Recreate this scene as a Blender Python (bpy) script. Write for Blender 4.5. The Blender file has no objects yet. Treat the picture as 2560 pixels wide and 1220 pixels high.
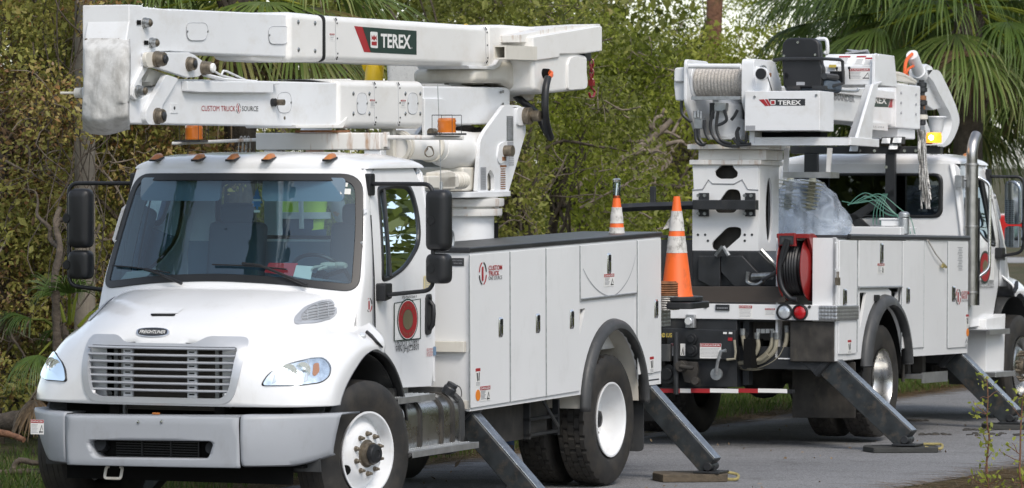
import bpy, bmesh, math, random
import numpy as np
from mathutils import Vector, Matrix, Euler
from mathutils.bvhtree import BVHTree
from mathutils.geometry import tessellate_polygon
V = Vector
R = math.radians
pi = math.pi
random.seed(7)
scene = bpy.context.scene
COL = scene.collection

# ------------------------------------------------------------------ camera, sky, sun, exposure
FPX, CX, YH, CAMH = 11500.0, 1280.0, 400.0, 2.6        # focal length and horizon in pixels of the 2560 wide photo
cam = bpy.data.cameras.new('camera'); camo = bpy.data.objects.new('camera', cam); COL.objects.link(camo)
camo.location = (0, 0, CAMH); camo.rotation_euler = (pi / 2, 0, 0)
cam.sensor_width = 36; cam.lens = 36 * FPX / 2560; cam.shift_y = -(610 - YH) / 2560
cam.clip_start = 0.5; cam.clip_end = 2000
cam.dof.use_dof = True; cam.dof.focus_distance = 36.0; cam.dof.aperture_fstop = 6.3
scene.camera = camo
SUN_EL, SUN_AZ = 46, 158          # azimuth measured clockwise from +Y: behind the camera, to the right
w = bpy.data.worlds.new('World'); scene.world = w; w.use_nodes = True
nt = w.node_tree
sky = nt.nodes.new('ShaderNodeTexSky'); sky.sky_type = 'NISHITA'; sky.sun_disc = False
sky.sun_elevation = R(SUN_EL); sky.sun_rotation = R(SUN_AZ); sky.air_density = 1.0; sky.dust_density = 1.0; sky.ozone_density = 1.0
bg = nt.nodes['Background']; bg.inputs['Strength'].default_value = 0.15
hs = nt.nodes.new('ShaderNodeHueSaturation'); hs.inputs['Saturation'].default_value = 0.5; nt.links.new(sky.outputs[0], hs.inputs['Color']); nt.links.new(hs.outputs[0], bg.inputs['Color'])
sun = bpy.data.lights.new('sun', 'SUN'); suno = bpy.data.objects.new('sun', sun); COL.objects.link(suno)
sun.energy = 1.35; sun.angle = R(20); sun.color = (1.0, 0.91, 0.80)
a, e = R(SUN_AZ), R(SUN_EL)
sd = V((math.sin(a) * math.cos(e), math.cos(a) * math.cos(e), math.sin(e)))
suno.rotation_euler = sd.to_track_quat('Z', 'Y').to_euler()
scene.view_settings.view_transform = 'Standard'; scene.view_settings.look = 'None'
scene.view_settings.exposure = 0.64; scene.view_settings.gamma = 1.0

# ------------------------------------------------------------------ materials
MATS = {}
def ramp(nt, fac, stops):
    r = nt.nodes.new('ShaderNodeValToRGB')
    while len(r.color_ramp.elements) < len(stops): r.color_ramp.elements.new(0.5)
    for el, (p, c) in zip(r.color_ramp.elements, stops):
        el.position = p; el.color = (*c, 1) if len(c) == 3 else c
    nt.links.new(fac, r.inputs[0]); return r
def pbr(name, col, rough=0.5, metal=0.0, var=0.06, scale=4.0, bump=0.0, bscale=60.0, dirt=None, dirtamt=0.5, dscale=(3, 3, 1.2), dpos=(0.55, 0.75), coat=0.0, emit=None, estr=0.0, spec=0.5, trans=0.0, rvar=0.08, alpha=1.0):
    m = bpy.data.materials.new(name); m.use_nodes = True; nt = m.node_tree; N = nt.nodes; L = nt.links
    b = N['Principled BSDF']
    tc = N.new('ShaderNodeTexCoord')
    n = N.new('ShaderNodeTexNoise'); n.inputs['Scale'].default_value = scale; n.inputs['Detail'].default_value = 6
    L.new(tc.outputs['Object'], n.inputs['Vector'])
    d = tuple(max(0, c * (1 - var)) for c in col); h = tuple(min(1, c * (1 + var)) for c in col)
    r = ramp(nt, n.outputs['Fac'], [(0.3, d), (0.7, h)])
    out = r.outputs[0]
    if dirt:
        mp = N.new('ShaderNodeMapping'); mp.inputs['Scale'].default_value = dscale
        L.new(tc.outputs['Object'], mp.inputs['Vector'])
        n2 = N.new('ShaderNodeTexNoise'); n2.inputs['Scale'].default_value = 2.2; n2.inputs['Detail'].default_value = 9; n2.inputs['Roughness'].default_value = 0.68
        L.new(mp.outputs[0], n2.inputs['Vector'])
        r2 = ramp(nt, n2.outputs['Fac'], [(dpos[0], (0, 0, 0)), (dpos[1], (dirtamt,) * 3)])
        mx = N.new('ShaderNodeMixRGB'); L.new(r2.outputs[0], mx.inputs[0]); L.new(out, mx.inputs[1]); mx.inputs[2].default_value = (*dirt, 1)
        out = mx.outputs[0]
    L.new(out, b.inputs['Base Color'])
    rr = N.new('ShaderNodeMapRange'); rr.inputs[3].default_value = max(0.02, rough - rvar); rr.inputs[4].default_value = min(1, rough + rvar)
    L.new(n.outputs['Fac'], rr.inputs[0]); L.new(rr.outputs[0], b.inputs['Roughness'])
    b.inputs['Metallic'].default_value = metal; b.inputs['Coat Weight'].default_value = coat; b.inputs['Coat Roughness'].default_value = 0.08
    b.inputs['Specular IOR Level'].default_value = spec; b.inputs['Transmission Weight'].default_value = trans
    if bump:
        n3 = N.new('ShaderNodeTexNoise'); n3.inputs['Scale'].default_value = bscale; n3.inputs['Detail'].default_value = 5
        L.new(tc.outputs['Object'], n3.inputs['Vector'])
        bp = N.new('ShaderNodeBump'); bp.inputs['Strength'].default_value = bump; bp.inputs['Distance'].default_value = 0.02
        L.new(n3.outputs['Fac'], bp.inputs['Height']); L.new(bp.outputs[0], b.inputs['Normal'])
    if emit: b.inputs['Emission Color'].default_value = (*emit, 1); b.inputs['Emission Strength'].default_value = estr
    MATS[name] = m
    return m
def glass(name, tint, ior=1.45, extra=0.0, rough=0.0):
    m = bpy.data.materials.new(name); m.use_nodes = True; nt = m.node_tree; N = nt.nodes; L = nt.links
    N.remove(N['Principled BSDF'])
    t = N.new('ShaderNodeBsdfTransparent'); t.inputs[0].default_value = (*tint, 1)
    g = N.new('ShaderNodeBsdfGlossy'); g.inputs['Roughness'].default_value = rough; g.inputs[0].default_value = (0.80, 0.92, 1, 1)
    f = N.new('ShaderNodeFresnel'); f.inputs[0].default_value = ior
    ad = N.new('ShaderNodeMath'); ad.operation = 'ADD'; ad.inputs[1].default_value = extra; ad.use_clamp = True
    L.new(f.outputs[0], ad.inputs[0])
    mx = N.new('ShaderNodeMixShader'); L.new(ad.outputs[0], mx.inputs[0]); L.new(t.outputs[0], mx.inputs[1]); L.new(g.outputs[0], mx.inputs[2])
    L.new(mx.outputs[0], N['Material Output'].inputs[0]); MATS[name] = m
    return m
pbr('white_paint', (0.78, 0.79, 0.80), 0.22, var=0.02, scale=1.5, coat=0.6, dirt=(0.52, 0.50, 0.46), dirtamt=0.35, dpos=(0.55, 0.85))
pbr('boom_white', (0.76, 0.775, 0.79), 0.36, var=0.03, scale=2, coat=0.15, dirt=(0.50, 0.46, 0.39), dirtamt=0.42, dpos=(0.5, 0.82), dscale=(2, 2, 3), bump=0.02, bscale=25)
pbr('fibre_white', (0.78, 0.775, 0.755), 0.38, var=0.03, scale=2, coat=0.1, dirt=(0.56, 0.50, 0.41), dirtamt=0.45, dpos=(0.5, 0.85), dscale=(1.5, 1.5, 2))
pbr('cream_paint', (0.66, 0.635, 0.57), 0.42, var=0.05, scale=3, dirt=(0.40, 0.32, 0.22), dirtamt=0.5, dpos=(0.52, 0.8))
pbr('rusty_white', (0.72, 0.71, 0.68), 0.45, var=0.05, scale=3, dirt=(0.34, 0.17, 0.06), dirtamt=0.85, dscale=(5, 5, 0.9), dpos=(0.55, 0.72))
pbr('body_white', (0.745, 0.755, 0.76), 0.34, var=0.025, scale=1.2, coat=0.15, dirt=(0.46, 0.46, 0.44), dirtamt=0.3, dpos=(0.55, 0.85), dscale=(2, 2, 1))
pbr('speckled_white', (0.62, 0.62, 0.60), 0.6, var=0.06, scale=60, dirt=(0.25, 0.24, 0.22), dirtamt=0.7, dscale=(14, 14, 14), dpos=(0.58, 0.68))
pbr('bumper_grey', (0.36, 0.38, 0.41), 0.42, var=0.03, scale=3, bump=0.05, bscale=400, spec=0.4, dirt=(0.22, 0.21, 0.2), dirtamt=0.3)
pbr('grille_silver', (0.48, 0.50, 0.53), 0.35, metal=0.35, var=0.04)
pbr('chrome', (0.80, 0.81, 0.82), 0.2, metal=1.0, var=0.05, rvar=0.05)
pbr('polished_steel', (0.55, 0.55, 0.54), 0.28, metal=1.0, var=0.12, scale=8)
pbr('galvanised', (0.45, 0.47, 0.48), 0.42, metal=0.8, var=0.15, scale=30, bump=0.1, bscale=120)
pbr('bolt_bronze', (0.20, 0.17, 0.13), 0.45, metal=0.7, var=0.3, scale=30)
pbr('bolt_steel', (0.35, 0.36, 0.36), 0.35, metal=0.9, var=0.3, scale=30)
pbr('black_plastic', (0.013, 0.014, 0.016), 0.42, var=0.2, bump=0.05, bscale=300)
pbr('black_steel', (0.025, 0.027, 0.03), 0.38, var=0.25, scale=6, dirt=(0.10, 0.09, 0.075), dirtamt=0.4)
pbr('near_black', (0.008, 0.008, 0.008), 0.8, var=0.2, spec=0.1)
pbr('grimy_dark', (0.035, 0.032, 0.028), 0.7, var=0.5, scale=8, dirt=(0.12, 0.10, 0.07), dirtamt=0.5)
pbr('gasket', (0.014, 0.015, 0.016), 0.35, var=0.2)
pbr('rubber', (0.022, 0.021, 0.02), 0.62, var=0.25, scale=5, dirt=(0.085, 0.072, 0.055), dirtamt=0.5, dscale=(3, 3, 3), dpos=(0.42, 0.75), bump=0.08, bscale=150)
pbr('grey_rubber', (0.048, 0.05, 0.052), 0.5, var=0.2, scale=6, dirt=(0.2, 0.19, 0.17), dirtamt=0.5)
pbr('outrigger_blue', (0.028, 0.033, 0.036), 0.42, metal=0.1, var=0.4, scale=9, dirt=(0.13, 0.10, 0.07), dirtamt=0.7, dscale=(3, 6, 6), dpos=(0.5, 0.8))
pbr('worn_edge', (0.19, 0.21, 0.23), 0.25, metal=0.8, var=0.4, scale=14, dirt=(0.045, 0.04, 0.035), dirtamt=0.8, dscale=(8, 20, 20))
pbr('aluminium', (0.50, 0.51, 0.52), 0.33, metal=0.75, var=0.12, scale=12, dirt=(0.2, 0.18, 0.15), dirtamt=0.4)
pbr('amber_lens', (0.62, 0.17, 0.02), 0.22, var=0.1, coat=0.6)
pbr('amber_dull', (0.45, 0.16, 0.04), 0.3, var=0.2, coat=0.3)
pbr('amber_lit', (0.8, 0.3, 0.03), 0.3, emit=(1.0, 0.28, 0.015), estr=1.3)
pbr('amber_core', (1.0, 0.8, 0.4), 0.3, emit=(1.0, 0.82, 0.42), estr=7)
pbr('red_lens', (0.42, 0.01, 0.015), 0.2, var=0.1, coat=0.6)
pbr('clear_lens', (0.75, 0.78, 0.8), 0.12, var=0.05, coat=0.6, metal=0.3)
pbr('reflector', (0.72, 0.76, 0.80), 0.15, metal=0.85, var=0.25, scale=18, rvar=0.1)
pbr('red_paint', (0.24, 0.016, 0.016), 0.3, var=0.1, coat=0.3)
pbr('car_red', (0.42, 0.012, 0.012), 0.25, coat=0.5)
pbr('decal_red', (0.36, 0.022, 0.028), 0.4)
pbr('decal_black', (0.03, 0.032, 0.036), 0.4)
pbr('decal_green', (0.02, 0.045, 0.038), 0.35)
pbr('decal_white', (0.78, 0.78, 0.76), 0.4)
pbr('decal_grey', (0.32, 0.33, 0.35), 0.5)
pbr('decal_blue', (0.16, 0.25, 0.36), 0.5)
pbr('decal_yellow', (0.62, 0.48, 0.10), 0.5)
pbr('decal_cream', (0.66, 0.58, 0.33), 0.5)
pbr('decal_orange', (0.72, 0.22, 0.02), 0.5)
pbr('bronze', (0.27, 0.23, 0.14), 0.4, metal=0.5)
pbr('tarp', (0.60, 0.60, 0.585), 0.6, var=0.1, scale=3, dirt=(0.25, 0.24, 0.22), dirtamt=0.75, dscale=(5, 5, 2), dpos=(0.45, 0.7), bump=0.9, bscale=6)
pbr('rust', (0.22, 0.10, 0.045), 0.8, var=0.4, scale=20)
pbr('cone_orange', (0.80, 0.13, 0.015), 0.5, var=0.08, dirt=(0.22, 0.08, 0.03), dirtamt=0.6, dscale=(6, 6, 3), dpos=(0.52, 0.72))
pbr('cone_collar', (0.62, 0.61, 0.58), 0.55, var=0.08, dirt=(0.2, 0.19, 0.17), dirtamt=0.9, dscale=(10, 10, 7), dpos=(0.5, 0.66))
pbr('wood', (0.10, 0.078, 0.052), 0.8, var=0.35, scale=9, dirt=(0.05, 0.042, 0.035), dirtamt=0.8, dscale=(1.5, 8, 12), bump=0.4, bscale=40)
pbr('dark_wood', (0.035, 0.036, 0.034), 0.75, var=0.3, scale=9, bump=0.3, bscale=40)
pbr('yellow_rope', (0.32, 0.27, 0.11), 0.8, var=0.3, scale=80, bump=0.5, bscale=150)
pbr('white_rope', (0.52, 0.49, 0.45), 0.85, var=0.25, scale=70, dirt=(0.16, 0.14, 0.13), dirtamt=0.8, dscale=(6, 14, 14), bump=0.6, bscale=150)
pbr('green_wire', (0.10, 0.25, 0.19), 0.4)
pbr('hose_tan', (0.27, 0.25, 0.19), 0.5, var=0.2, dirt=(0.1, 0.09, 0.07), dirtamt=0.5)
pbr('hose_orange', (0.75, 0.13, 0.03), 0.5)
pbr('yellow_plastic', (0.62, 0.42, 0.01), 0.4)
pbr('strap_tan', (0.14, 0.13, 0.10), 0.8, bump=0.3)
pbr('seat_grey', (0.10, 0.13, 0.165), 0.7)
pbr('trim_blue', (0.20, 0.27, 0.34), 0.6)
pbr('hi_vis', (0.55, 0.75, 0.04), 0.6, emit=None, var=0.1)
pbr('vest_tape', (0.55, 0.56, 0.55), 0.4)
pbr('denim', (0.03, 0.055, 0.11), 0.85, bump=0.2, bscale=200)
pbr('skin', (0.42, 0.24, 0.16), 0.5)
pbr('hard_hat', (0.75, 0.75, 0.74), 0.3)
pbr('boot_brown', (0.07, 0.045, 0.03), 0.7)
pbr('tree_blue', (0.02, 0.16, 0.36), 0.6)
pbr('paper', (0.68, 0.68, 0.64), 0.7)
pbr('folder_red', (0.50, 0.02, 0.03), 0.5)
pbr('glove_cloth', (0.42, 0.41, 0.35), 0.9, bump=0.4, bscale=120, dirt=(0.5, 0.12, 0.05), dirtamt=0.8, dscale=(9, 9, 9), dpos=(0.6, 0.66))
pbr('insulator', (0.50, 0.49, 0.38), 0.25, coat=0.3)
pbr('brown_panel', (0.055, 0.045, 0.038), 0.5)
pbr('mirror_glass', (0.6, 0.65, 0.7), 0.03, metal=1.0, var=0.01, rvar=0.01)
pbr('exhaust_chrome', (0.45, 0.44, 0.42), 0.33, metal=1.0, var=0.15, scale=10)
pbr('dark_window', (0.012, 0.015, 0.018), 0.05, coat=0.5)
pbr('wire_grey', (0.40, 0.39, 0.37), 0.45, metal=0.6, var=0.5, scale=60)
glass('windscreen_glass', (0.64, 0.84, 0.90), 1.5, 0.06)
glass('clear_glass', (0.82, 0.88, 0.88), 1.45, 0.0)
glass('side_glass', (0.35, 0.42, 0.42), 1.55, 0.18)
glass('rear_glass', (0.10, 0.12, 0.12), 1.5, 0.04)
glass('lens_glass', (0.88, 0.92, 0.95), 1.45, 0.03)
def film():
    m = bpy.data.materials.new('plastic_film'); m.use_nodes = True; nt = m.node_tree; N = nt.nodes; L = nt.links
    b = N['Principled BSDF']; b.inputs['Base Color'].default_value = (.78, .86, .95, 1); b.inputs['Roughness'].default_value = .22; b.inputs['Subsurface Weight'].default_value = .0
    tc = N.new('ShaderNodeTexCoord'); n = N.new('ShaderNodeTexNoise'); n.inputs['Scale'].default_value = 3.2; n.inputs['Detail'].default_value = 3; n.inputs['Distortion'].default_value = 2.2
    L.new(tc.outputs['Object'], n.inputs['Vector']); bp = N.new('ShaderNodeBump'); bp.inputs['Strength'].default_value = .5; bp.inputs['Distance'].default_value = .04
    L.new(n.outputs['Fac'], bp.inputs['Height']); L.new(bp.outputs[0], b.inputs['Normal'])
    r = ramp(nt, n.outputs['Fac'], [(.35, (.18, .18, .18)), (.72, (.55, .55, .55))])
    t = N.new('ShaderNodeBsdfTransparent'); t.inputs[0].default_value = (.88, .92, .98, 1); mx = N.new('ShaderNodeMixShader')
    L.new(r.outputs[0], mx.inputs[0]); L.new(t.outputs[0], mx.inputs[1]); L.new(b.outputs[0], mx.inputs[2]); L.new(mx.outputs[0], N['Material Output'].inputs[0]); MATS['plastic_film'] = m
film()

# diamond plate: raised pattern
def treadplate():
    m = pbr('tread_plate', (0.42, 0.43, 0.44), 0.32, metal=0.75, var=0.1, scale=10)
    N = m.node_tree.nodes; L = m.node_tree.links
    tc = N.new('ShaderNodeTexCoord'); v = N.new('ShaderNodeTexVoronoi'); v.inputs['Scale'].default_value = 32; v.inputs['Randomness'].default_value = 0.15
    L.new(tc.outputs['Object'], v.inputs['Vector'])
    bp = N.new('ShaderNodeBump'); bp.inputs['Strength'].default_value = 0.8; bp.inputs['Distance'].default_value = 0.008; bp.invert = True
    L.new(v.outputs['Distance'], bp.inputs['Height']); L.new(bp.outputs[0], N['Principled BSDF'].inputs['Normal'])
treadplate()

# ------------------------------------------------------------------ frames: a truck's own axes (x forward, y left, z up) and sight lines into them
class Frame:
    def __init__(s, yaw, pitch, hub, D, yl):
        cy, sy, cp, sp = math.cos(yaw), math.sin(yaw), math.cos(pitch), math.sin(pitch)
        s.X = V((cy * cp, sy * cp, sp)); s.Y = V((-sy, cy, 0)); s.Z = V((-cy * sp, -sy * sp, cp))
        s.o = V(((hub - CX) / FPX * D, D, 0)) - s.Y * yl; s.o.z = 0
        s.M = Matrix((s.X, s.Y, s.Z)).transposed()
    def world(s, p): return s.o + s.M @ V(p)
    def ray(s, x, y):
        mt = s.M.transposed()
        return mt @ (V((0, 0, CAMH)) - s.o), mt @ V(((x - CX) / FPX, 1, -(y - YH) / FPX))
    def hit(s, x, y, ax, v):
        c, d = s.ray(x, y); return c + d * ((v - c[ax]) / d[ax])
T1 = Frame(math.atan2(-math.cos(R(24)), -math.sin(R(24))), -0.0062, 926, 32.7, 1.18)
T2 = Frame(math.atan2(math.cos(R(23)), math.sin(R(23))), -0.02, 2553, 46.6, -1.18)
W0 = Frame(0, 0, CX, 0, 0)

ORG = {}
class MB:
    def __init__(s): s.v = []; s.f = []; s.mi = []; s.m = 0; s.sm = []; s.smooth = True
    def add(s, vs, fs):
        b = len(s.v); s.v += [tuple(p) for p in vs]
        for f in fs: s.f.append(tuple(i + b for i in f)); s.mi.append(s.m)
        return s
    def box(s, c, d, M=None):
        c = V(c); M = M or Matrix.Identity(3)
        vs = [c + M @ V((x * d[0] / 2, y * d[1] / 2, z * d[2] / 2)) for x in (-1, 1) for y in (-1, 1) for z in (-1, 1)]
        return s.add(vs, [(0, 1, 3, 2), (4, 6, 7, 5), (0, 4, 5, 1), (2, 3, 7, 6), (0, 2, 6, 4), (1, 5, 7, 3)])
    def bb(s, a, b):
        return s.box([(a[i] + b[i]) / 2 for i in range(3)], [abs(a[i] - b[i]) for i in range(3)])
    def prism(s, pts, vec):
        n = len(pts); vec = V(vec); vs = [V(p) for p in pts] + [V(p) + vec for p in pts]
        return s.add(vs, [tuple(range(n)), tuple(range(2 * n - 1, n - 1, -1))] + [(i, i + n, (i + 1) % n + n, (i + 1) % n) for i in range(n)])
    def prism_holes(s, outer, holes, vec):
        loops = [list(map(V, outer))] + [list(map(V, h)) for h in holes]; vec = V(vec)
        tris = tessellate_polygon(loops); flat = [p for l in loops for p in l]; n = len(flat)
        s.add(flat + [p + vec for p in flat], [tuple(t) for t in tris] + [tuple(i + n for i in reversed(t)) for t in tris])
        b = 0
        base = len(s.v) - 2 * n
        for l in loops:
            k = len(l)
            for i in range(k):
                j = (i + 1) % k
                s.f.append((base + b + i, base + b + j, base + b + j + n, base + b + i + n)); s.mi.append(s.m)
            b += k
        return s
    def tube(s, pts, r, seg=8, cap=True, closed=False):
        pts = [V(p) for p in pts]; n = len(pts); rs = r if isinstance(r, (list, tuple)) else [r] * n
        vs = []; up = None
        for i, p in enumerate(pts):
            if closed: t = (pts[(i + 1) % n] - pts[i - 1])
            else: t = (pts[min(i + 1, n - 1)] - pts[max(i - 1, 0)])
            t.normalize()
            if up is None:
                up = t.orthogonal().normalized()
            up = (up - t * up.dot(t))
            if up.length < 1e-6: up = t.orthogonal()
            up.normalize(); sd = t.cross(up)
            for k in range(seg):
                an = 2 * pi * k / seg + pi / seg
                vs.append(p + (up * math.cos(an) + sd * math.sin(an)) * rs[i])
        fs = []
        for i in range(n if closed else n - 1):
            for k in range(seg):
                a, b = i * seg + k, i * seg + (k + 1) % seg; c, d = ((i + 1) % n) * seg + (k + 1) % seg, ((i + 1) % n) * seg + k
                fs.append((a, b, c, d))
        if cap and not closed: fs += [tuple(range(seg))[::-1], tuple((n - 1) * seg + k for k in range(seg))]
        return s.add(vs, fs)
    def cyl(s, a, b, r, r2=None, seg=20): return s.tube([a, b], [r, r if r2 is None else r2], seg)
    def lathe(s, prof, c, ax, seg=32, closed=False, cap0=True):
        c = V(c); ax = V(ax).normalized(); u = ax.orthogonal().normalized(); w_ = ax.cross(u); vs = []
        for (r, h) in prof:
            for k in range(seg):
                an = 2 * pi * k / seg; vs.append(c + ax * h + (u * math.cos(an) + w_ * math.sin(an)) * r)
        fs = []; n = len(prof)
        for i in range(n if closed else n - 1):
            for k in range(seg):
                j = (i + 1) % n
                fs.append((i * seg + k, i * seg + (k + 1) % seg, j * seg + (k + 1) % seg, j * seg + k))
        if not closed:
            if cap0 and prof[0][0] > 1e-5: fs.append(tuple(range(seg))[::-1])
            if cap0 and prof[-1][0] > 1e-5: fs.append(tuple((n - 1) * seg + k for k in range(seg)))
        return s.add(vs, fs)
    def grid(s, rows, closed=False):
        n = len(rows); m = len(rows[0]); vs = [p for r in rows for p in r]; fs = []
        for i in range(n - 1):
            for j in range(m if closed else m - 1):
                fs.append((i * m + j, i * m + (j + 1) % m, (i + 1) * m + (j + 1) % m, (i + 1) * m + j))
        return s.add(vs, fs)
    def sphere(s, c, r, seg=16, rings=8, sc=(1, 1, 1)):
        rows = []
        for i in range(rings + 1):
            t = pi * i / rings
            rows.append([V(c) + V((math.sin(t) * math.cos(2 * pi * k / seg) * r * sc[0], math.sin(t) * math.sin(2 * pi * k / seg) * r * sc[1], math.cos(t) * r * sc[2])) for k in range(seg)])
        return s.grid(rows, True)
    def text(s, txt, o, u, v, w, h, off=0.0, bold=0.0, shear=0.0, thick=0.0008):
        c = bpy.data.curves.new('t', 'FONT'); c.body = txt; c.size = 1; c.offset = bold; c.shear = shear; c.resolution_u = 2
        ob = bpy.data.objects.new('t', c); me = bpy.data.meshes.new_from_object(ob)
        vs = [x.co.copy() for x in me.vertices]
        if vs:
            x0 = min(p.x for p in vs); x1 = max(p.x for p in vs); y0 = min(p.y for p in vs); y1 = max(p.y for p in vs)
            u = V(u).normalized(); v = V(v).normalized(); n = u.cross(v); o = V(o) + n * off
            s.add([o + u * ((p.x - x0) / (x1 - x0) * w) + v * ((p.y - y0) / max(1e-6, y1 - y0) * h) + n * thick for p in vs], [tuple(f.vertices) for f in me.polygons])
        bpy.data.objects.remove(ob); bpy.data.curves.remove(c); bpy.data.meshes.remove(me)
        return s
    def build(s, name, mats, parent=None, bevel=0.0, T=None, org=(0, 0, 0), solid=0.0, flat=False, recalc=True, sharp=38, seg=2):
        if isinstance(mats, str): mats = [mats]
        if parent is not None:
            org = ORG.get(parent.name, V((0, 0, 0)))
        org = V(org)
        me = bpy.data.meshes.new(name)
        me.from_pydata([tuple(V(p) - org) for p in s.v], [], s.f)
        for m in mats: me.materials.append(MATS[m])
        me.polygons.foreach_set('material_index', s.mi)
        if recalc:
            bm = bmesh.new(); bm.from_mesh(me); bmesh.ops.remove_doubles(bm, verts=bm.verts, dist=1e-5)
            bmesh.ops.recalc_face_normals(bm, faces=bm.faces); bm.to_mesh(me); bm.free()
        if not flat:
            me.shade_smooth(); me.set_sharp_from_angle(angle=R(sharp))
        ob = bpy.data.objects.new(name, me); COL.objects.link(ob)
        if parent is not None:
            ob.parent = parent; ORG[ob.name] = org
        elif T is not None:
            ob.location = T.world(org); ob.rotation_euler = T.M.to_euler(); ORG[ob.name] = org
        if solid:
            so = ob.modifiers.new('solid', 'SOLIDIFY'); so.thickness = abs(solid); so.offset = -1 if solid > 0 else 1
        if bevel:
            b = ob.modifiers.new('bevel', 'BEVEL'); b.width = bevel; b.segments = seg; b.limit_method = 'ANGLE'; b.angle_limit = R(35); b.harden_normals = True
        return ob
def tag(o, label=None, cat=None, group=None, kind=None):
    if label: o['label'] = label
    if cat: o['category'] = cat
    if group: o['group'] = group
    if kind: o['kind'] = kind
    return o
def thing(name, label, cat, T, org=(0, 0, 0), group=None, rot=None):
    o = bpy.data.objects.new(name, None); COL.objects.link(o); o.empty_display_size = 0.3
    o.location = T.world(org); o.rotation_euler = T.M.to_euler(); ORG[o.name] = V(org)
    return tag(o, label, cat, group)

class Pl:
    """a plane of a truck (ax 0: x = v, ax 1: y = v); __call__ finds where the sight line through a photo pixel meets it"""
    def __init__(s, T, ax, v):
        s.T, s.ax, s.v = T, ax, v
        if T is T1: s.n, s.u = (V((1, 0, 0)), V((0, 1, 0))) if ax == 0 else (V((0, 1, 0)), V((-1, 0, 0)))
        else: s.n, s.u = (V((-1, 0, 0)), V((0, -1, 0))) if ax == 0 else (V((0, -1, 0)), V((1, 0, 0)))
    def __call__(s, x, y, off=0.0): return s.T.hit(x, y, s.ax, s.v) + s.n * off
    def poly(s, pts, off=0.0): return [s(x, y, off) for x, y in pts]
    def plate(s, mb, pts, t, off=0.0): return mb.prism(s.poly(pts, off), -s.n * t)
    def rect(s, mb, x0, y0, x1, y1, t, off=0.0):
        a, b = s(x0, y0), s(x1, y1); c = s(x0, y1)
        w_ = (b - a).dot(s.u); h = a.z - (b.z + c.z) / 2
        o = V((a.x, a.y, a.z - h)) + s.n * off
        return mb.prism([o, o + s.u * w_, o + s.u * w_ + V((0, 0, h)), o + V((0, 0, h))], -s.n * t)
    def text(s, mb, txt, x0, y0, x1, y1, off=0.003, bold=0.0, shear=0.0):
        a, b = s(x0, y0), s(x1, y1); c = s(x0, y1)
        w_ = (b - a).dot(s.u); h = a.z - (b.z + c.z) / 2
        return mb.text(txt, V((a.x, a.y, a.z - h)), s.u, V((0, 0, 1)), w_, h, off, bold, shear)
    def bolt(s, mb, x, y, r, h=0.01, off=0.0, seg=14, dome=False):
        p = s(x, y, off)
        if dome: return mb.lathe([(r, 0), (r, h * 0.4), (r * 0.7, h * 0.85), (0.0001, h)], p, s.n, seg)
        return mb.cyl(p, p + s.n * h, r, seg=seg)
    def danger(s, mb, x0, y0, x1, y1, off=0.0, pict=False, head='DANGER'):
        """a warning label: white plate, red head, lines of small print (materials: white, red, grey, black)"""
        h = y1 - y0
        mb.m = 0; s.rect(mb, x0, y0, x1, y1, 0.001, off + 0.001)
        mb.m = 1; s.rect(mb, x0 + 0.5, y0 + 0.5, x1 - 0.5, y0 + h * 0.24, 0.001, off + 0.002)
        mb.m = 0; s.text(mb, head, x0 + 2, y0 + h * 0.06, x1 - 2, y0 + h * 0.19, off + 0.0025, 0.01)
        mb.m = 2
        n = max(2, int(h / 5)); xe = x0 + (x1 - x0) * (0.55 if pict else 0.92)
        for i in range(n):
            yy = y0 + h * 0.32 + (h * 0.62) * i / n
            s.rect(mb, x0 + 2, yy, xe - (i % 3) * 1.5, yy + 1.1, 0.0005, off + 0.0022)
        if pict:
            mb.m = 3
            xa = x0 + (x1 - x0) * 0.65; xb = x1 - 2
            s.plate(mb, [(xa, y1 - 3), (xa + 1.5, y1 - 3), (xb - 2, y0 + h * 0.4), (xb - 3, y0 + h * 0.35)], 0.0005, off + 0.0022)
            s.plate(mb, [(xb - 3, y0 + h * 0.35), (xb, y0 + h * 0.7), (xb - 1, y0 + h * 0.72)], 0.0005, off + 0.0022)
            s.rect(mb, xa, y1 - h * 0.2, xb, y1 - h * 0.12, 0.0005, off + 0.0022)
        mb.m = 0
        return mb
DM = ['decal_white', 'decal_red', 'decal_grey', 'decal_black']

def rpoly(pts, r, seg=5):
    """round the corners of a planar polygon of 2-tuples / Vectors"""
    out = []; n = len(pts)
    for i in range(n):
        p = V(pts[i]); a = V(pts[i - 1]); b = V(pts[(i + 1) % n]); ri = r[i] if isinstance(r, (list, tuple)) else r
        da, db = (a - p), (b - p); la, lb = da.length, db.length
        d = min(ri, la * 0.48, lb * 0.48)
        if d <= 1e-6: out.append(p); continue
        s0, s1 = p + da / la * d, p + db / lb * d
        for k in range(seg + 1):
            t = k / seg; out.append(s0 * (1 - t) ** 2 + p * 2 * t * (1 - t) + s1 * t * t)
    return out
def smooth(pts, k=6, closed=False):
    """Catmull-Rom through points"""
    pts = [V(p) for p in pts]; n = len(pts); out = []
    rng = n if closed else n - 1
    for i in range(rng):
        if closed: p0, p1, p2, p3 = pts[i - 1], pts[i], pts[(i + 1) % n], pts[(i + 2) % n]
        else: p0, p1, p2, p3 = pts[max(i - 1, 0)], pts[i], pts[i + 1], pts[min(i + 2, n - 1)]
        for j in range(k):
            t = j / k
            out.append(0.5 * ((2 * p1) + (p2 - p0) * t + (2 * p0 - 5 * p1 + 4 * p2 - p3) * t * t + (3 * p1 - p0 - 3 * p2 + p3) * t ** 3))
    if not closed: out.append(pts[-1])
    return out
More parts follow.
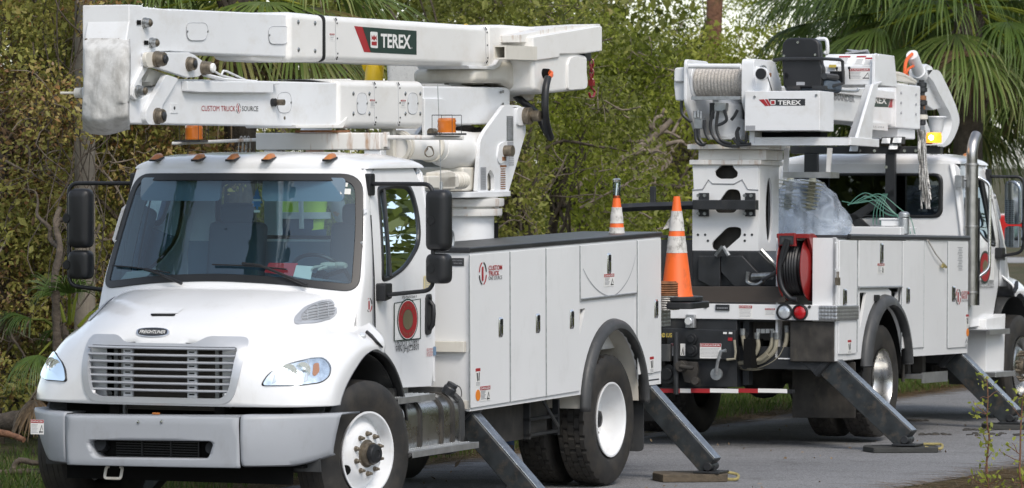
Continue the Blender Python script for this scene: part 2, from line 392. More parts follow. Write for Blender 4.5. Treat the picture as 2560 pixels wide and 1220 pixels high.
def at_angle(poly, c, an):
    d = (math.cos(an), math.sin(an)); best = 0; n = len(poly)
    for i in range(n):
        ax, ay = poly[i][0] - c[0], poly[i][1] - c[1]; bx, by = poly[(i + 1) % n][0] - c[0], poly[(i + 1) % n][1] - c[1]
        ex, ey = bx - ax, by - ay; den = d[0] * ey - d[1] * ex
        if abs(den) < 1e-12: continue
        t = (ax * ey - ay * ex) / den; s_ = (ax * d[1] - ay * d[0]) / den
        if t > best and -1e-9 <= s_ <= 1 + 1e-9: best = t
    return V((c[0] + d[0] * best, c[1] + d[1] * best))
def ringsurf(mb, outer, inner, c, fn, steps=6, n=140):
    """surface between two star-shaped outlines (2-D), mapped into space by fn"""
    rows = []
    angs = [2 * pi * k / n for k in range(n)]
    extra = []
    for p in list(outer) + list(inner):
        extra.append(math.atan2(p[1] - c[1], p[0] - c[0]) % (2 * pi))
    angs = sorted(set(round(x, 4) for x in angs + extra))
    O = [at_angle(outer, c, a_) for a_ in angs]; I = [at_angle(inner, c, a_) if inner != 0 else V(c) for a_ in angs]
    for k in range(steps + 1):
        t = k / steps
        rows.append([fn(*(o * (1 - t) + i * t)) for o, i in zip(O, I)])
    mb.grid(rows, True)
    return mb
# ------------------------------------------------------------------ parts both trucks share: hood, cab, wheels
def ncurve(tab, K):
    return [smooth([V(p) for p in row], K) for row in tab]
# hood control net: stations from the centre outwards, each running cowl -> nose bottom; points (x, y, z)
ST = [
 (0.00, [(-.14,1.72),(.15,1.685),(.45,1.61),(.72,1.51),(.90,1.40),(.975,1.20),(.985,.885)]),
 (0.32, [(-.15,1.72),(.14,1.682),(.44,1.605),(.71,1.50),(.89,1.385),(0.97,1.19),(.98,.885)]),
 (0.56, [(-.17,1.705),(.12,1.665),(.42,1.575),(.68,1.455),(.86,1.33),(.945,1.15),(.96,.885)]),
 (0.72, [(-.19,1.69),(.10,1.645),(.39,1.545),(.64,1.415),(.81,1.275),(.905,1.08),(.925,.885)]),
 (0.85, [(-.22,1.665),(.06,1.60),(.33,1.50),(.58,1.37),(.76,1.225),(.86,1.045),(.89,.885)]),
 (0.97, [(-.27,1.53),(.00,1.445),(.28,1.41),(.53,1.32),(.71,1.175),(.81,1.02),(.84,.885)]),
 (1.07, [(-.27,1.42),(-.06,1.39),(.21,1.375),(.46,1.28),(.64,1.13),(.74,.99),(.765,.885)]),
 (1.155,[(-.25,1.345),(-.12,1.33),(.15,1.31),(.40,1.21),(.57,1.08),(.655,.965),(.67,.885)]),
 (1.185,[(-.245,1.275),(-.13,1.28),(.13,1.265),(.37,1.15),(.52,1.03),(.585,.945),(.60,.885)]),
 (1.185,[(-.225,1.215),(-.09,1.25),(.08,1.215),(.24,1.125),(.37,1.03),(.45,.945),(.485,.885)]),
]
HK = 5
def hood_rows():
    cols = [[V((x, y, z)) for (x, z) in row] for y, row in ST]
    cols = [[V((p.x, -p.y, p.z)) for p in c] for c in reversed(cols[1:])] + cols
    cols = [smooth(c, HK) for c in cols]                       # along
    rows = []
    for j in range(len(cols[0])): rows.append(smooth([c[j] for c in cols], HK))   # across
    return rows
HROWS = hood_rows()
def grid_faces(n, m): return [(i * m + j, i * m + j + 1, (i + 1) * m + j + 1, (i + 1) * m + j) for i in range(n - 1) for j in range(m - 1)]
HV = [p for r in HROWS for p in r]; HF = grid_faces(len(HROWS), len(HROWS[0]))
HBVH = BVHTree.FromPolygons([tuple(p) for p in HV], HF)
def onhood_px(T, x, y, off=0.0):
    c, d = T.ray(x, y); loc, n, i, dist = HBVH.ray_cast(c, d.normalized())
    if loc is None:
        loc = T.hit(x, y, 0, 0.7); n = V((1, 0, 0))
    if n.dot(d) > 0: n = -n
    return loc + n * off
def onhood_yz(y, z, off=0.0):
    loc, n, i, d = HBVH.ray_cast(V((3, y, z)), V((-1, 0, 0)))
    if loc is None: loc = V((0.9, y, z))
    return V((loc.x + off, y, z))
def inpoly(x, y, poly):
    c = False; n = len(poly)
    for i in range(n):
        x1, y1 = poly[i][0], poly[i][1]; x2, y2 = poly[i - 1][0], poly[i - 1][1]
        if (y1 > y) != (y2 > y) and x < (x2 - x1) * (y - y1) / (y2 - y1) + x1: c = not c
    return c
# grille outlines in (y, z)
GO = rpoly([V(p) for p in [(-.645,1.37),(-.36,1.375),(-.27,1.32),(.27,1.32),(.36,1.375),(.645,1.37),(.635,1.12),(.58,.90),(-.58,.90),(-.635,1.12)]], [.07,.04,.04,.04,.04,.07,.15,.13,.13,.15], 6)
GI = rpoly([V(p) for p in [(-.585,1.30),(.585,1.30),(.575,1.10),(.535,.94),(-.535,.94),(-.575,1.10)]], [.03,.03,.12,.09,.09,.12], 6)
def mirror(mb):
    m = MB(); m.v = [(x, -y, z) for x, y, z in mb.v]; m.f = [tuple(reversed(f)) for f in mb.f]; m.mi = list(mb.mi); return m

def make_hood(truck, T):
    mb = MB(); mb.add(HV, [f for f in HF if not (lambda c: c.x > 0.8 and inpoly(c.y, c.z, [(p[0] * 1.03, 1.12 + (p[1] - 1.12) * 1.05) for p in GI]))(sum((HV[i] for i in f), V()) / 4)])
    h = mb.build('hood', 'white_paint', truck, solid=0.018, sharp=50)
    # grille
    g = MB(); ringsurf(g, GO, GI, (0, 1.12), lambda y, z: onhood_yz(y, z, 0.012), 4, 160)
    gr = g.build('grille', 'grille_silver', truck, solid=0.035, bevel=0.004, sharp=50)
    s = MB()
    for k in range(7):
        z = 1.296 - k * 0.0495 - 0.012; w_ = 0.585 - max(0, (1.16 - z)) * 0.17
        pts = [(1.0 - 0.06 * (t * t) * (w_ / .6) ** 2 * 1.0 - 0.004, w_ * t, z) for t in [-1 + 2 * i / 16 for i in range(17)]]
        rows = []
        for (dx, dz) in ((0, -.007), (.006, .001), (0, .009), (-.022, .011), (-.022, -.005)):
            rows.append([V((p[0] + dx - 0.012, p[1], p[2] + dz)) for p in pts])
        rows.append(rows[0]); s.grid(rows)
    s.build('grille_slats', 'grille_silver', gr, sharp=60)
    b = MB()
    for yy in (-.255, .255):
        for k in range(7):
            zc = 1.296 - 0.036 - k * 0.0495
            b.m = 0; b.bb((0.925, yy - .037, zc - .0235), (0.952, yy + .037, zc + .0235)); b.m = 1
            b.bb((0.94, yy - .022, zc - .005), (0.9535, yy + .022, zc + .006))
    b.m = 0
    for sg in (-1, 1): b.bb((0.875, sg * .46, .93), (0.885, sg * .60, 1.28))
    b.build('grille_bracket', ['grille_silver', 'near_black'], gr, bevel=0.003)
    r = MB(); r.bb((0.70, -.42, .84), (0.78, .42, 1.3))
    r.m = 1
    for k in range(26): r.bb((0.778, -.41, .85 + k * .0172), (0.788, .41, .856 + k * .0172))
    r.m = 2
    for sg in (-1, 1):
        r.bb((0.76, sg * .36, .80), (0.80, sg * .39, 1.3)); r.bb((0.74, sg * .43, .86), (0.78, sg * .46, 1.28))
        for z in (.95, 1.08, 1.2): r.cyl((.79, sg * .49, z), (.84, sg * .49, z), .02)
    r.build('radiator', ['brown_panel', 'grimy_dark', 'galvanised'], truck)
    ib = MB(); ib.bb((-.3, -.62, .80), (.68, .62, 1.42)); ib.build('engine_bay', 'near_black', truck)
    return h, gr

def ysd(z):  # half width of the cab side at height z
    if z < 1.75: return 1.045
    t = (z - 1.75) / 0.75
    return 1.045 - 0.115 * t ** 1.3
def xws(y, z):
    return 0.115 - (z - 1.7) * 0.43 - 0.245 * (abs(y) / 1.05) ** 2.3
WO = rpoly([V(p) for p in [(-1.045,1.655),(-.5,1.715),(0,1.735),(.5,1.715),(1.045,1.655),(1.0,2.1),(.93,2.50),(0,2.505),(-.93,2.50),(-1.0,2.1)]], [.11,.2,.2,.2,.11,.1,.15,.3,.15,.1], 6)
def shrink(poly, d, c=(0, 2.1)):
    out = []
    for p in poly:
        v = V((p[0] - c[0], p[1] - c[1])); out.append(V((c[0] + v.x * (1 - d / max(abs(v.x), .35) * (abs(v.x) > .3)), c[1] + v.y * (1 - d / max(abs(v.y), .3)))))
    return out
def inset(poly, d):
    out = []; n = len(poly)
    for i in range(n):
        a, p, b = poly[i - 1], poly[i], poly[(i + 1) % n]
        t = (V(b) - V(a)); t.normalize(); out.append(V(p) + V((-t.y, t.x)) * d)   # counter-clockwise: inwards is left
    return out
WI = inset(WO, 0.052)
CABOUT = rpoly([V(p) for p in [(-1.05,1.30),(1.05,1.30),(1.045,1.75),(.93,2.56),(.0,2.59),(-.93,2.56),(-1.045,1.75)]], [0,0,.1,.10,.3,.10,.1], 5)
SIDE = [V(p) for p in [(-.345,1.78),(-.36,1.34),(-.46,1.17),(-.55,1.0),(-.565,.945),(-1.32,.92),(-1.36,1.1),(-1.39,2.0),(-1.37,2.40),(-1.27,2.545),(-.66,2.56),(-.50,2.46),(-.42,2.2)]]
SWIN = rpoly([V(p) for p in [(-.60,2.40),(-.545,2.1),(-.47,1.715),(-.60,1.725),(-.90,1.80),(-1.20,1.98),(-1.245,2.2),(-1.19,2.42),(-.9,2.43)]], [.05,.1,.09,.05,.2,.14,.1,.10,.1], 5)
RWO = rpoly([V(p) for p in [(-.78,2.0),(.78,2.0),(.78,2.44),(-.78,2.44)]], .09, 5)
BACK = rpoly([V(p) for p in [(-1.04,.95),(1.04,.95),(1.045,1.8),(.94,2.54),(-.94,2.54),(-1.045,1.8)]], [0,0,.1,.08,.08,.1], 5)
def make_cab(truck, T, vis, rgl='side_glass'):
    """cab shell, roof, doors, glass and interior; vis = +1 / -1 is the side that shows"""
    mb = MB(); ringsurf(mb, CABOUT, WO, (0, 2.1), lambda y, z: V((xws(y, z) - 0.004, y, z)), 5)
    mb.build('windscreen_surround', 'white_paint', truck, solid=0.03, bevel=0.008)
    # A pillar sides: strip between front surface edge and the door front edge
    for sg in (-1, 1):
        p = MB(); rows = []
        for k in range(14):
            z = 1.32 + (2.555 - 1.32) * k / 13
            ye = 1.05 if z < 1.75 else 1.05 - .12 * ((z - 1.75) / .81)
            xf = xws(ye, max(z, 1.55)) - 0.004 if z > 1.55 else xws(ye, 1.55) - 0.004
            xd = at_side_x(z)
            rows.append([V((xf + (xd - xf) * t, sg * (ye * (1 - t) + ysd(z) * t + .008 * math.sin(pi * t)), z)) for t in [i / 5 for i in range(6)]])
        p.grid(rows); p.build('pillar', 'white_paint', truck, solid=0.03 * (1 if True else -1))
    # roof
    rf = MB(); rows = []
    NX, NY = 26, 34
    def f(u, n): return max(0.0, 1 - abs(u) ** n) ** (1 / n)
    for i in range(NX + 1):
        u = -math.cos(pi * i / NX); row = []
        for j in range(NY + 1):
            v = -math.cos(pi * j / NY)
            y = v * 0.955; xf = xws(y, 2.545) + 0.0; xb = -1.395
            x = (xf + xb) / 2 + u * (xf - xb) / 2
            z = 2.535 + 0.115 * f(u, 3.2) * f(v, 3.2) + 0.006 * f(u, 2) * (1 if abs(v) % 0.34 < 0.17 else 0)
            row.append(V((x, y, z)))
        rows.append(row)
    rf.grid(rows); rf.build('roof', 'white_paint', truck, sharp=60)
    # gasket, windscreen
    g = MB(); ringsurf(g, WO, WI, (0, 2.1), lambda y, z: V((xws(y, z) + 0.006, y, z)), 2)
    g.build('windscreen_gasket', 'gasket', truck, solid=0.02, bevel=0.004)
    g = MB(); ringsurf(g, WI, [V((p[0] * .01, 2.1 + (p[1] - 2.1) * .01)) for p in WI], (0, 2.1), lambda y, z: V((xws(y, z) - 0.002, y, z)), 10)
    g.build('windscreen', 'windscreen_glass', truck, recalc=False)
    # doors / sides
    for sg in (-1, 1):
        d = MB(); ringsurf(d, [V(p) for p in SIDE], SWIN, (-.9, 2.0), lambda x, z: V((x, sg * ysd(z), z)), 8, 120)
        dr = d.build('door', 'white_paint', truck, solid=0.03, bevel=0.006)
        win = inset(SWIN, -0.0)
        wi = [V((-.88 + (p[0] + .88) * .90, 2.05 + (p[1] - 2.05) * .90)) for p in SWIN]
        g = MB(); ringsurf(g, SWIN, wi, (-.88, 2.05), lambda x, z: V((x, sg * (ysd(z) + .004), z)), 2, 100)
        g.build('window_seal', 'gasket', dr, solid=0.02)
        g = MB(); ringsurf(g, wi, [V((-.88 + (p[0] + .88) * .01, 2.05 + (p[1] - 2.05) * .01)) for p in wi], (-.88, 2.05), lambda x, z: V((x, sg * (ysd(z) - .008), z)), 6, 100)
        g.build('window', 'side_glass', dr, recalc=False)
        b = MB(); b.tube([(-.70, sg * (ysd(2.38) + .004), 2.38), (-.62, sg * (ysd(1.75) + .004), 1.755)], .014, 6); b.build('window_bar', 'gasket', dr)
        b = MB(); b.m = 0
        hp = rpoly([V((-1.205, 1.30)), V((-1.215, 1.60)), V((-1.305, 1.61)), V((-1.30, 1.31))], .04)
        b.prism([V((p.x, sg * 1.062, p.y)) for p in hp], (0, -sg * .03, 0))
        b.tube([(-1.255, sg * 1.063, 1.345), (-1.25, sg * 1.092, 1.38), (-1.255, sg * 1.096, 1.46), (-1.26, sg * 1.09, 1.52), (-1.265, sg * 1.063, 1.55)], .018, 8)
        b.cyl((-1.265, sg * 1.06, 1.58), (-1.265, sg * 1.07, 1.58), .014)
        b.build('door_handle', 'black_plastic', dr, bevel=0.004)
        s = MB()   # dark shut lines round the door
        ln = [V((x, sg * (ysd(z) + .0015), z)) for x, z in [(p[0] - .006 if i < 5 else p[0], p[1]) for i, p in enumerate(SIDE)]]
        s.tube([ln[-1], ln[0], ln[1], ln[2], ln[3], ln[4]], .005, 5); s.build('shut_line', 'near_black', dr)
    # cab rear wall with window
    b = MB(); ringsurf(b, BACK, RWO, (0, 2.2), lambda y, z: V((-1.40, y, z)), 3, 100)
    b.build('rear_wall', 'white_paint', truck, solid=0.03, bevel=0.02)
    for sg in (-1, 1):   # rounded rear corners
        p = MB(); rows = []
        for k in range(12):
            z = .93 + (2.53 - .93) * k / 11; y0 = ysd(z); yb = y0 - .07
            rows.append([V((-1.335 - .085 * math.sin(a_), sg * (yb + .07 * math.cos(a_)), z)) for a_ in [pi / 2 * i / 6 for i in range(7)]])
        p.grid(rows); p.build('rear_corner', 'white_paint', truck, solid=0.02 * 1)
    g = MB(); ringsurf(g, RWO, [V((p[0] * .95, 2.22 + (p[1] - 2.22) * .88)) for p in RWO], (0, 2.22), lambda y, z: V((-1.412, y, z)), 2)
    rg = g.build('rear_window_seal', 'gasket', truck, solid=0.02)
    g = MB(); g.prism([V((-1.402, p[0] * .97, 2.22 + (p[1] - 2.22) * .92)) for p in RWO], (0.004, 0, 0)); g.build('rear_window', rgl, truck)
    fl = MB(); fl.bb((-1.38, -1.0, .98), (-.7, 1.0, 1.02)); fl.bb((-1.37, -1.0, 1.02), (-1.355, 1.0, 1.98)); fl.bb((-.42, -.98, 1.26), (-.38, .98, 1.6)); fl.bb((-.72, -.98, 1.02), (-.70, .98, 1.27)); fl.bb((-.72, -.98, 1.25), (-.40, .98, 1.27))
    fl.bb((-1.36, -.93, 2.49), (-.45, .93, 2.50))
    fl.build('cab_lining', 'trim_blue', truck)
    # interior
    d = MB(); rows = []
    for k in range(13):
        y = -.98 + 1.96 * k / 12; xf = xws(y, 1.69) - .04
        rows.append([V((xf, y, 1.69)), V((xf - .12, y, 1.70)), V((-.42, y, 1.71 + .04 * math.exp(-((y - .45) / .25) ** 2))), V((-.52, y, 1.64)), V((-.52, y, 1.3))])
    d.grid(rows); d.build('dashboard', 'trim_blue', truck, sharp=70, solid=.01)
    s = MB(); c = V((-.66, .47, 1.74)); ax = V((-.75, 0, .66)).normalized()
    u = V((0, 1, 0)); v = ax.cross(u)
    s.tube([c + u * .225 * math.cos(t) + v * .225 * math.sin(t) for t in [2 * pi * k / 36 for k in range(36)]], .015, 8, closed=True)
    for t in (R(200), R(340), R(90)): s.tube([c, c + u * .22 * math.cos(t) + v * .22 * math.sin(t)], .016, 6)
    s.cyl(c - ax * .02, c + ax * .03, .05); s.cyl(c, c - ax * .3, .035)
    s.build('steering_wheel', 'black_plastic', truck)
    for yy in (-.52, .50):
        st = MB(); st.box((-.98, yy, 1.44), (.48, .46, .14)); st.box((-1.22, yy, 1.80), (.13, .46, .66), Matrix.Rotation(R(-8), 3, 'Y')); st.box((-1.24, yy, 2.19), (.09, .28, .16))
        st.build('seat', 'seat_grey', truck, bevel=.05, seg=3)
    for yy in (-.5, .5):
        v = MB(); v.prism([V((xws(yy, 2.44) - .06 + .04 * (p.y - 2.42) * -3, p.x, p.y)) for p in rpoly([V((yy - .33, 2.30)), V((yy + .33, 2.30)), V((yy + .33, 2.47)), V((yy - .33, 2.47))], .04)], (-.02, 0, 0))
        v.build('sun_visor', 'trim_blue', truck)
def at_side_x(z):
    pts = [(.9, -.565), (1.0, -.55), (1.17, -.46), (1.34, -.36), (1.78, -.345), (2.2, -.42), (2.46, -.50), (2.56, -.66)]
    for (z0, x0), (z1, x1) in zip(pts, pts[1:]):
        if z <= z1: return x0 + (x1 - x0) * (z - z0) / (z1 - z0)
    return pts[-1][1]

def tyre_mesh(lug=False):
    mb = MB(); S = 168; wd = .138
    prof = [(.300, -.115), (.330, -.132), (.40, -.143), (.455, -.138), (.492, -.124), (.508, -.114)]
    rows = [[(r, h)] * S for r, h in prof]
    offs = [-.108, -.074, -.070, -.030, -.026, .026, .030, .070, .074, .108]
    for i, o in enumerate(offs):
        row = []
        band = (0 if i < 2 else 1 if i < 4 else 2 if i < 6 else 3 if i < 8 else 4)
        for k in range(S):
            r = .522 - .05 * o * o / .0116 * .1
            ph = (k + (3 if band % 2 else 0)) % 6
            if lug and ph < 1: r -= .016
            row.append((r, o))
        if i in (2, 4, 6, 8): rows.append([(.508, (offs[i - 1] + o) / 2)] * S)
        rows.append(row)
    rows += [[(r, -h)] * S for r, h in reversed(prof)]
    rows += [[(.28, .10)] * S, [(.28, -.10)] * S]
    vs = []; n = len(rows)
    for row in rows:
        for k, (r, h) in enumerate(row):
            an = 2 * pi * k / S; vs.append((r * math.cos(an), h, r * math.sin(an)))
    fs = [(i * S + k, i * S + (k + 1) % S, ((i + 1) % n) * S + (k + 1) % S, ((i + 1) % n) * S + k) for i in range(n) for k in range(S)]
    mb.add(vs, fs); return mb
TYR, TYL = tyre_mesh(False), tyre_mesh(True)
def shifted(src, d):
    m = MB(); d = V(d); m.v = [tuple(V(p) + d) for p in src.v]; m.f = src.f; m.mi = src.mi; return m
def axle_wheel(truck, x, sg, z, kind, rimmat, lug, steer=0.0):
    """kind 'front' (convex disc) or 'rear' (a dual pair with a dished disc)"""
    yc = sg * (1.045 if kind == 'front' else 1.05)
    w_ = shifted(TYL if lug else TYR, (x, yc, z))
    wh = w_.build('tyre', 'rubber', truck, sharp=28)
    if kind == 'rear':
        t2 = shifted(TYL if lug else TYR, (x, sg * .70, z)); t2.build('tyre', 'rubber', truck, sharp=28)
    r = MB(); ax = V((0, sg, 0)); c = V((x, yc, z))
    if kind == 'front':
        pr = [(.285, .11), (.300, .128), (.300, .137), (.287, .137), (.277, .120), (.272, .07), (.262, .045), (.245, .05), (.215, .085), (.185, .115), (.165, .125), (.10, .125), (.095, .10)]
    else:
        pr = [(.285, .11), (.300, .128), (.300, .137), (.287, .137), (.277, .120), (.270, .05), (.262, -.02), (.245, -.05), (.20, -.06), (.165, -.055), (.12, -.055), (.115, -.10)]
    r.lathe(pr, c, ax, 64, cap0=False)
    rim = r.build('rim', rimmat, wh, sharp=35)
    h = MB(); off = .125 if kind == 'front' else -.055
    for k in range(10):
        t = 2 * pi * k / 10 + .3; p = c + ax * off + V((math.cos(t) * .142, 0, math.sin(t) * .142))
        h.lathe([(.019, 0), (.019, .010), (.0145, .012), (.0145, .026), (.010, .03), (.010, .042), (.004, .046)], p, ax, 10)
    h.build('wheel_nut', 'bolt_bronze', rim); 
    hb = MB(); hb.m = 1; hb.lathe([(.10, -.01), (.10, .0), (.082, .004), (.080, .05)], c + ax * off, ax, 28); hb.m = 0
    hb.lathe([(.070, .03), (.070, .075), (.062, .088), (.03, .094), (.028, .09), (.0001, .09)], c + ax * off, ax, 28)
    hb.build('hub', ['black_plastic', 'bolt_bronze'], rim)
    if kind == 'front':
        hh = MB()
        for k in range(2):
            t = pi * k + R(209); p = c + V((math.cos(t) * .222 * -sg * 1, 0, math.sin(t) * .222))
            rows = []
            tn = V((-math.sin(t) * -sg, 0, math.cos(t))); rd = V((math.cos(t) * -sg, 0, math.sin(t)))
            ring = [p + tn * (.040 * math.cos(q)) + rd * (.026 * math.sin(q)) + ax * (.083 - .9 * (.026 * math.sin(q))) for q in [2 * pi * i / 18 for i in range(18)]]
            hh.prism(ring, ax * .002)
        hh.build('hand_hole', 'near_black', rim)
    if steer:
        wh.matrix_local = Matrix.Translation((x, yc, z)) @ Matrix.Rotation(steer, 4, 'Z') @ Matrix.Translation((-x, -yc, -z)) @ wh.matrix_local
    return wh
def chassis(truck, zr=.78):
    m = MB()
    for sg in (-1, 1): m.bb((-6.0, sg * .38, zr - .13), (.85, sg * .46, zr + .13))
    for x in (-.6, -1.6, -2.6, -3.4, -5.3): m.bb((x - .05, -.40, zr - .08), (x + .05, .40, zr + .08))
    m.bb((-.6, -.3, .45), (.6, .3, .80)); m.cyl((-2.2, 0, .62), (-4.3, 0, .52), .06)
    m.build('chassis', 'near_black', truck)
    a = MB(); a.tube([(-4.40, -1.0, .50), (-4.40, 1.0, .50)], .075, 14); a.sphere((-4.40, 0, .50), .22)
    a.tube([(0, -.95, .42), (0, .95, .42)], .06, 10)
    for sg in (-1, 1): a.bb((-5.0, sg * .45, .56), (-3.8, sg * .53, .62)); a.bb((-.6, sg * .42, .46), (.6, sg * .50, .52))
    a.build('axle', 'grimy_dark', truck)
def arch_strip(mb, cx, cz, r, y0, y1, a0, a1, t, n=30, rz=None):
    rz = rz or r
    for y, yy in ((y0, y1),):
        rows = []
        for k in range(n + 1):
            an = a0 + (a1 - a0) * k / n; c_, s_ = math.cos(an), math.sin(an)
            rows.append([V((cx + c_ * r, y0, cz + s_ * rz)), V((cx + c_ * r, y1, cz + s_ * rz)), V((cx + c_ * (r + t), y1, cz + s_ * (rz + t))), V((cx + c_ * (r + t), y0, cz + s_ * (rz + t)))])
        mb.grid(rows, True)
    return mb
def make_mirror(truck, T, sg, ym, yarm=1.49, dx0=0.0):
    m = MB(); ya = sg * yarm
    path = rpoly([V((-.45, sg * (ysd(2.38) + .03), 2.425)), V((-.40, ya, 2.425)), V((-.40, ya, 1.665)), V((-.42, sg * (1.09), 1.625))], [.0, .08, .08, 0], 6)
    m.tube(path, .0165, 10)
    m.prism(rpoly([V((-.41, sg * .985, 2.34)), V((-.42, sg * .985, 2.50)), V((-.50, sg * .985, 2.50)), V((-.50, sg * .985, 2.34))], .02), (0, -sg * .06, 0))
    m.prism(rpoly([V((-.38, sg * 1.12, 1.58)), V((-.38, sg * 1.12, 1.71)), V((-.50, sg * 1.12, 1.71)), V((-.50, sg * 1.12, 1.60))], .02), (0, -sg * .08, 0))
    m.build('mirror_arm', 'black_plastic', truck, bevel=.006)
    for (zc, hh, nm) in ((2.165, .22, 'mirror'), (1.82, .108, 'small_mirror')):
        h = MB(); yc = sg * ym; xc = -.41
        Rm = Matrix.Rotation(R(-6 * sg), 3, 'Z')
        rows = []
        for (dx, k) in ((-.045, .98), (-.04, 1.0), (-.005, 1.0), (.025, .94), (.045, .78), (.052, .35)):
            kz = 1 - (1 - k) * .4
            out = rpoly([V((-.092 * k, -hh * kz)), V((.092 * k, -hh * kz)), V((.092 * k, hh * kz)), V((-.092 * k, hh * kz))], .05 * k + .004, 5)
            rows.append([V((xc, yc, zc)) + Rm @ V((dx, p.x, p.y)) for p in out])
        h.grid(rows, True); h.add(list(rows[-1]), [tuple(range(len(rows[-1])))])
        h.cyl((-.38, ya, zc), (-.355, ya, zc), .030); h.box((-.40, ya, zc), (.05, .045, .07))
        ho = h.build(nm, 'black_plastic', truck, sharp=50)
        g = MB(); g.add([p + V((-.002, 0, 0)) for p in rows[0]], [tuple(range(len(rows[0])))]); g.build('mirror_glass', 'mirror_glass', ho, recalc=False)
# ------------------------------------------------------------------ the front truck: an articulated bucket truck, nose towards the viewer
BT = thing('bucket_truck', 'white bucket truck in front, nose towards the viewer, two folded booms over its cab', 'truck', T1)
make_hood(BT, T1)
make_cab(BT, T1, 1, 'clear_glass')
chassis(BT)
for sg, ym in ((1, 1.525), (-1, 1.40)): make_mirror(BT, T1, sg, ym)
for sg in (1, -1):
    axle_wheel(BT, 0, sg, .515, 'front', 'boom_white', False, R(-11.5))
    axle_wheel(BT, -4.42, sg, .50, 'rear', 'boom_white', True)
P = lambda ax, v: Pl(T1, ax, v)
def on_patch(poly, off, rings=5, T=T1):
    """fill a photo outline on the hood surface with a patch that follows it"""
    cx = sum(p[0] for p in poly) / len(poly); cy = sum(p[1] for p in poly) / len(poly); rows = []
    for k in range(rings + 1):
        t = 1 - k / rings * .98
        rows.append([onhood_px(T, cx + (p[0] - cx) * t, cy + (p[1] - cy) * t, off) for p in poly])
    return rows
def r2(pts, r, seg=4): return [tuple(p) for p in rpoly([V(p) for p in pts], r, seg)]
# headlights: traced on the near side, mirrored to the far side
HL = r2([(649, 966), (668, 935), (700, 915), (780, 894), (812, 893), (829, 915), (826, 940), (805, 958), (745, 966)], 14)
def scl(poly, s_, dx=0, dy=0):
    cx = sum(p[0] for p in poly) / len(poly); cy = sum(p[1] for p in poly) / len(poly)
    return [(cx + (p[0] - cx) * s_ + dx, cy + (p[1] - cy) * s_ + dy) for p in poly]
for mir in (False, True):
    fx = (lambda m: mirror(m)) if mir else (lambda m: m)
    m = MB(); a_ = on_patch(HL, .004, 1); b_ = on_patch(scl(HL, .955), .016, 1); m.grid([a_[0], b_[0]], True)
    rows = on_patch(scl(HL, .96), .006); m.m = 1; m.grid(rows, True)
    hl = fx(m).build('headlight', ['gasket', 'reflector'], BT, sharp=50)
    m = MB(); m.grid(on_patch(scl(HL, .955), .017), True); fx(m).build('lens', 'lens_glass', hl, recalc=False)
    m = MB()
    for (x, y, r_) in ((722, 932, .055), (757, 926, .05)):
        c = onhood_px(T1, x, y, .009); nn = V((.9, .3, .05)).normalized()
        m.lathe([(r_, .0), (r_ * .7, -.006), (.0001, -.012)], c, nn, 20); m.lathe([(.02, .004), (.012, .006), (.0001, .006)], c, nn, 12)
        m.lathe([(r_ + .004, -.001), (r_ + .004, .004), (r_ - .002, .004), (r_ - .002, -.001)], c, nn, 20, True)
    fx(m).build('bulb_reflector', 'chrome', hl)
    m = MB(); m.grid(on_patch(r2([(783, 910), (796, 908), (798, 930), (787, 942), (780, 938)], 5), .009, 3), True)
    fx(m).build('turn_signal', 'amber_dull', hl)
    m = MB(); m.grid(on_patch(r2([(688, 928), (694, 926), (690, 955), (680, 960)], 2), .010, 3), True); m.grid(on_patch(r2([(768, 900), (773, 899), (768, 952), (760, 955)], 2), .010, 3), True)
    fx(m).build('lamp_divider', 'grille_silver', hl)
    # side air intake
    m = MB(); IN = r2([(736, 812), (734, 795), (760, 768), (800, 752), (832, 748), (846, 762), (843, 782), (830, 797), (790, 808)], 12)
    oo = on_patch(IN, .006, 1)[0]; i1 = on_patch(scl(IN, .80, 3, 0), .012, 1)[0]; i2 = on_patch(scl(IN, .76, 3, 0), .002, 1)[0]
    m.grid([oo, i1, i2], True); it = fx(m).build('air_intake', 'grille_silver', BT, sharp=60)
    m = MB(); m.grid(on_patch(scl(IN, .78, 3, 0), .0035, 3), True); fx(m).build('intake_mesh', 'decal_grey', it)
    m = MB(); inn = scl(IN, .80, 3, 0)
    for k in range(8):
        y0 = 757 + k * 7; seg = []
        for x in range(738, 848, 6):
            yy = y0 - (x - 790) * .20
            if inpoly(x, yy, inn): seg.append(onhood_px(T1, x, yy, .009))
        if len(seg) > 1: m.tube(seg, .0045, 5)
    for x in (768, 793, 818):
        seg = [onhood_px(T1, x, y, .009) for y in range(752, 812, 5) if inpoly(x, y, inn)]
        if len(seg) > 1: m.tube(seg, .004, 5)
    fx(m).build('intake_louvre', 'grille_silver', it)
m = MB(); m.grid(on_patch(r2([(376, 786), (440, 786), (436, 791), (380, 791)], 2), .004, 2), True)
m.build('hood_vent', 'near_black', BT)
m = MB(); m.grid(on_patch([(378, 785), (444, 785), (462, 771), (392, 771)], .006, 2), True)
m.build('hood_scoop', 'white_paint', BT)
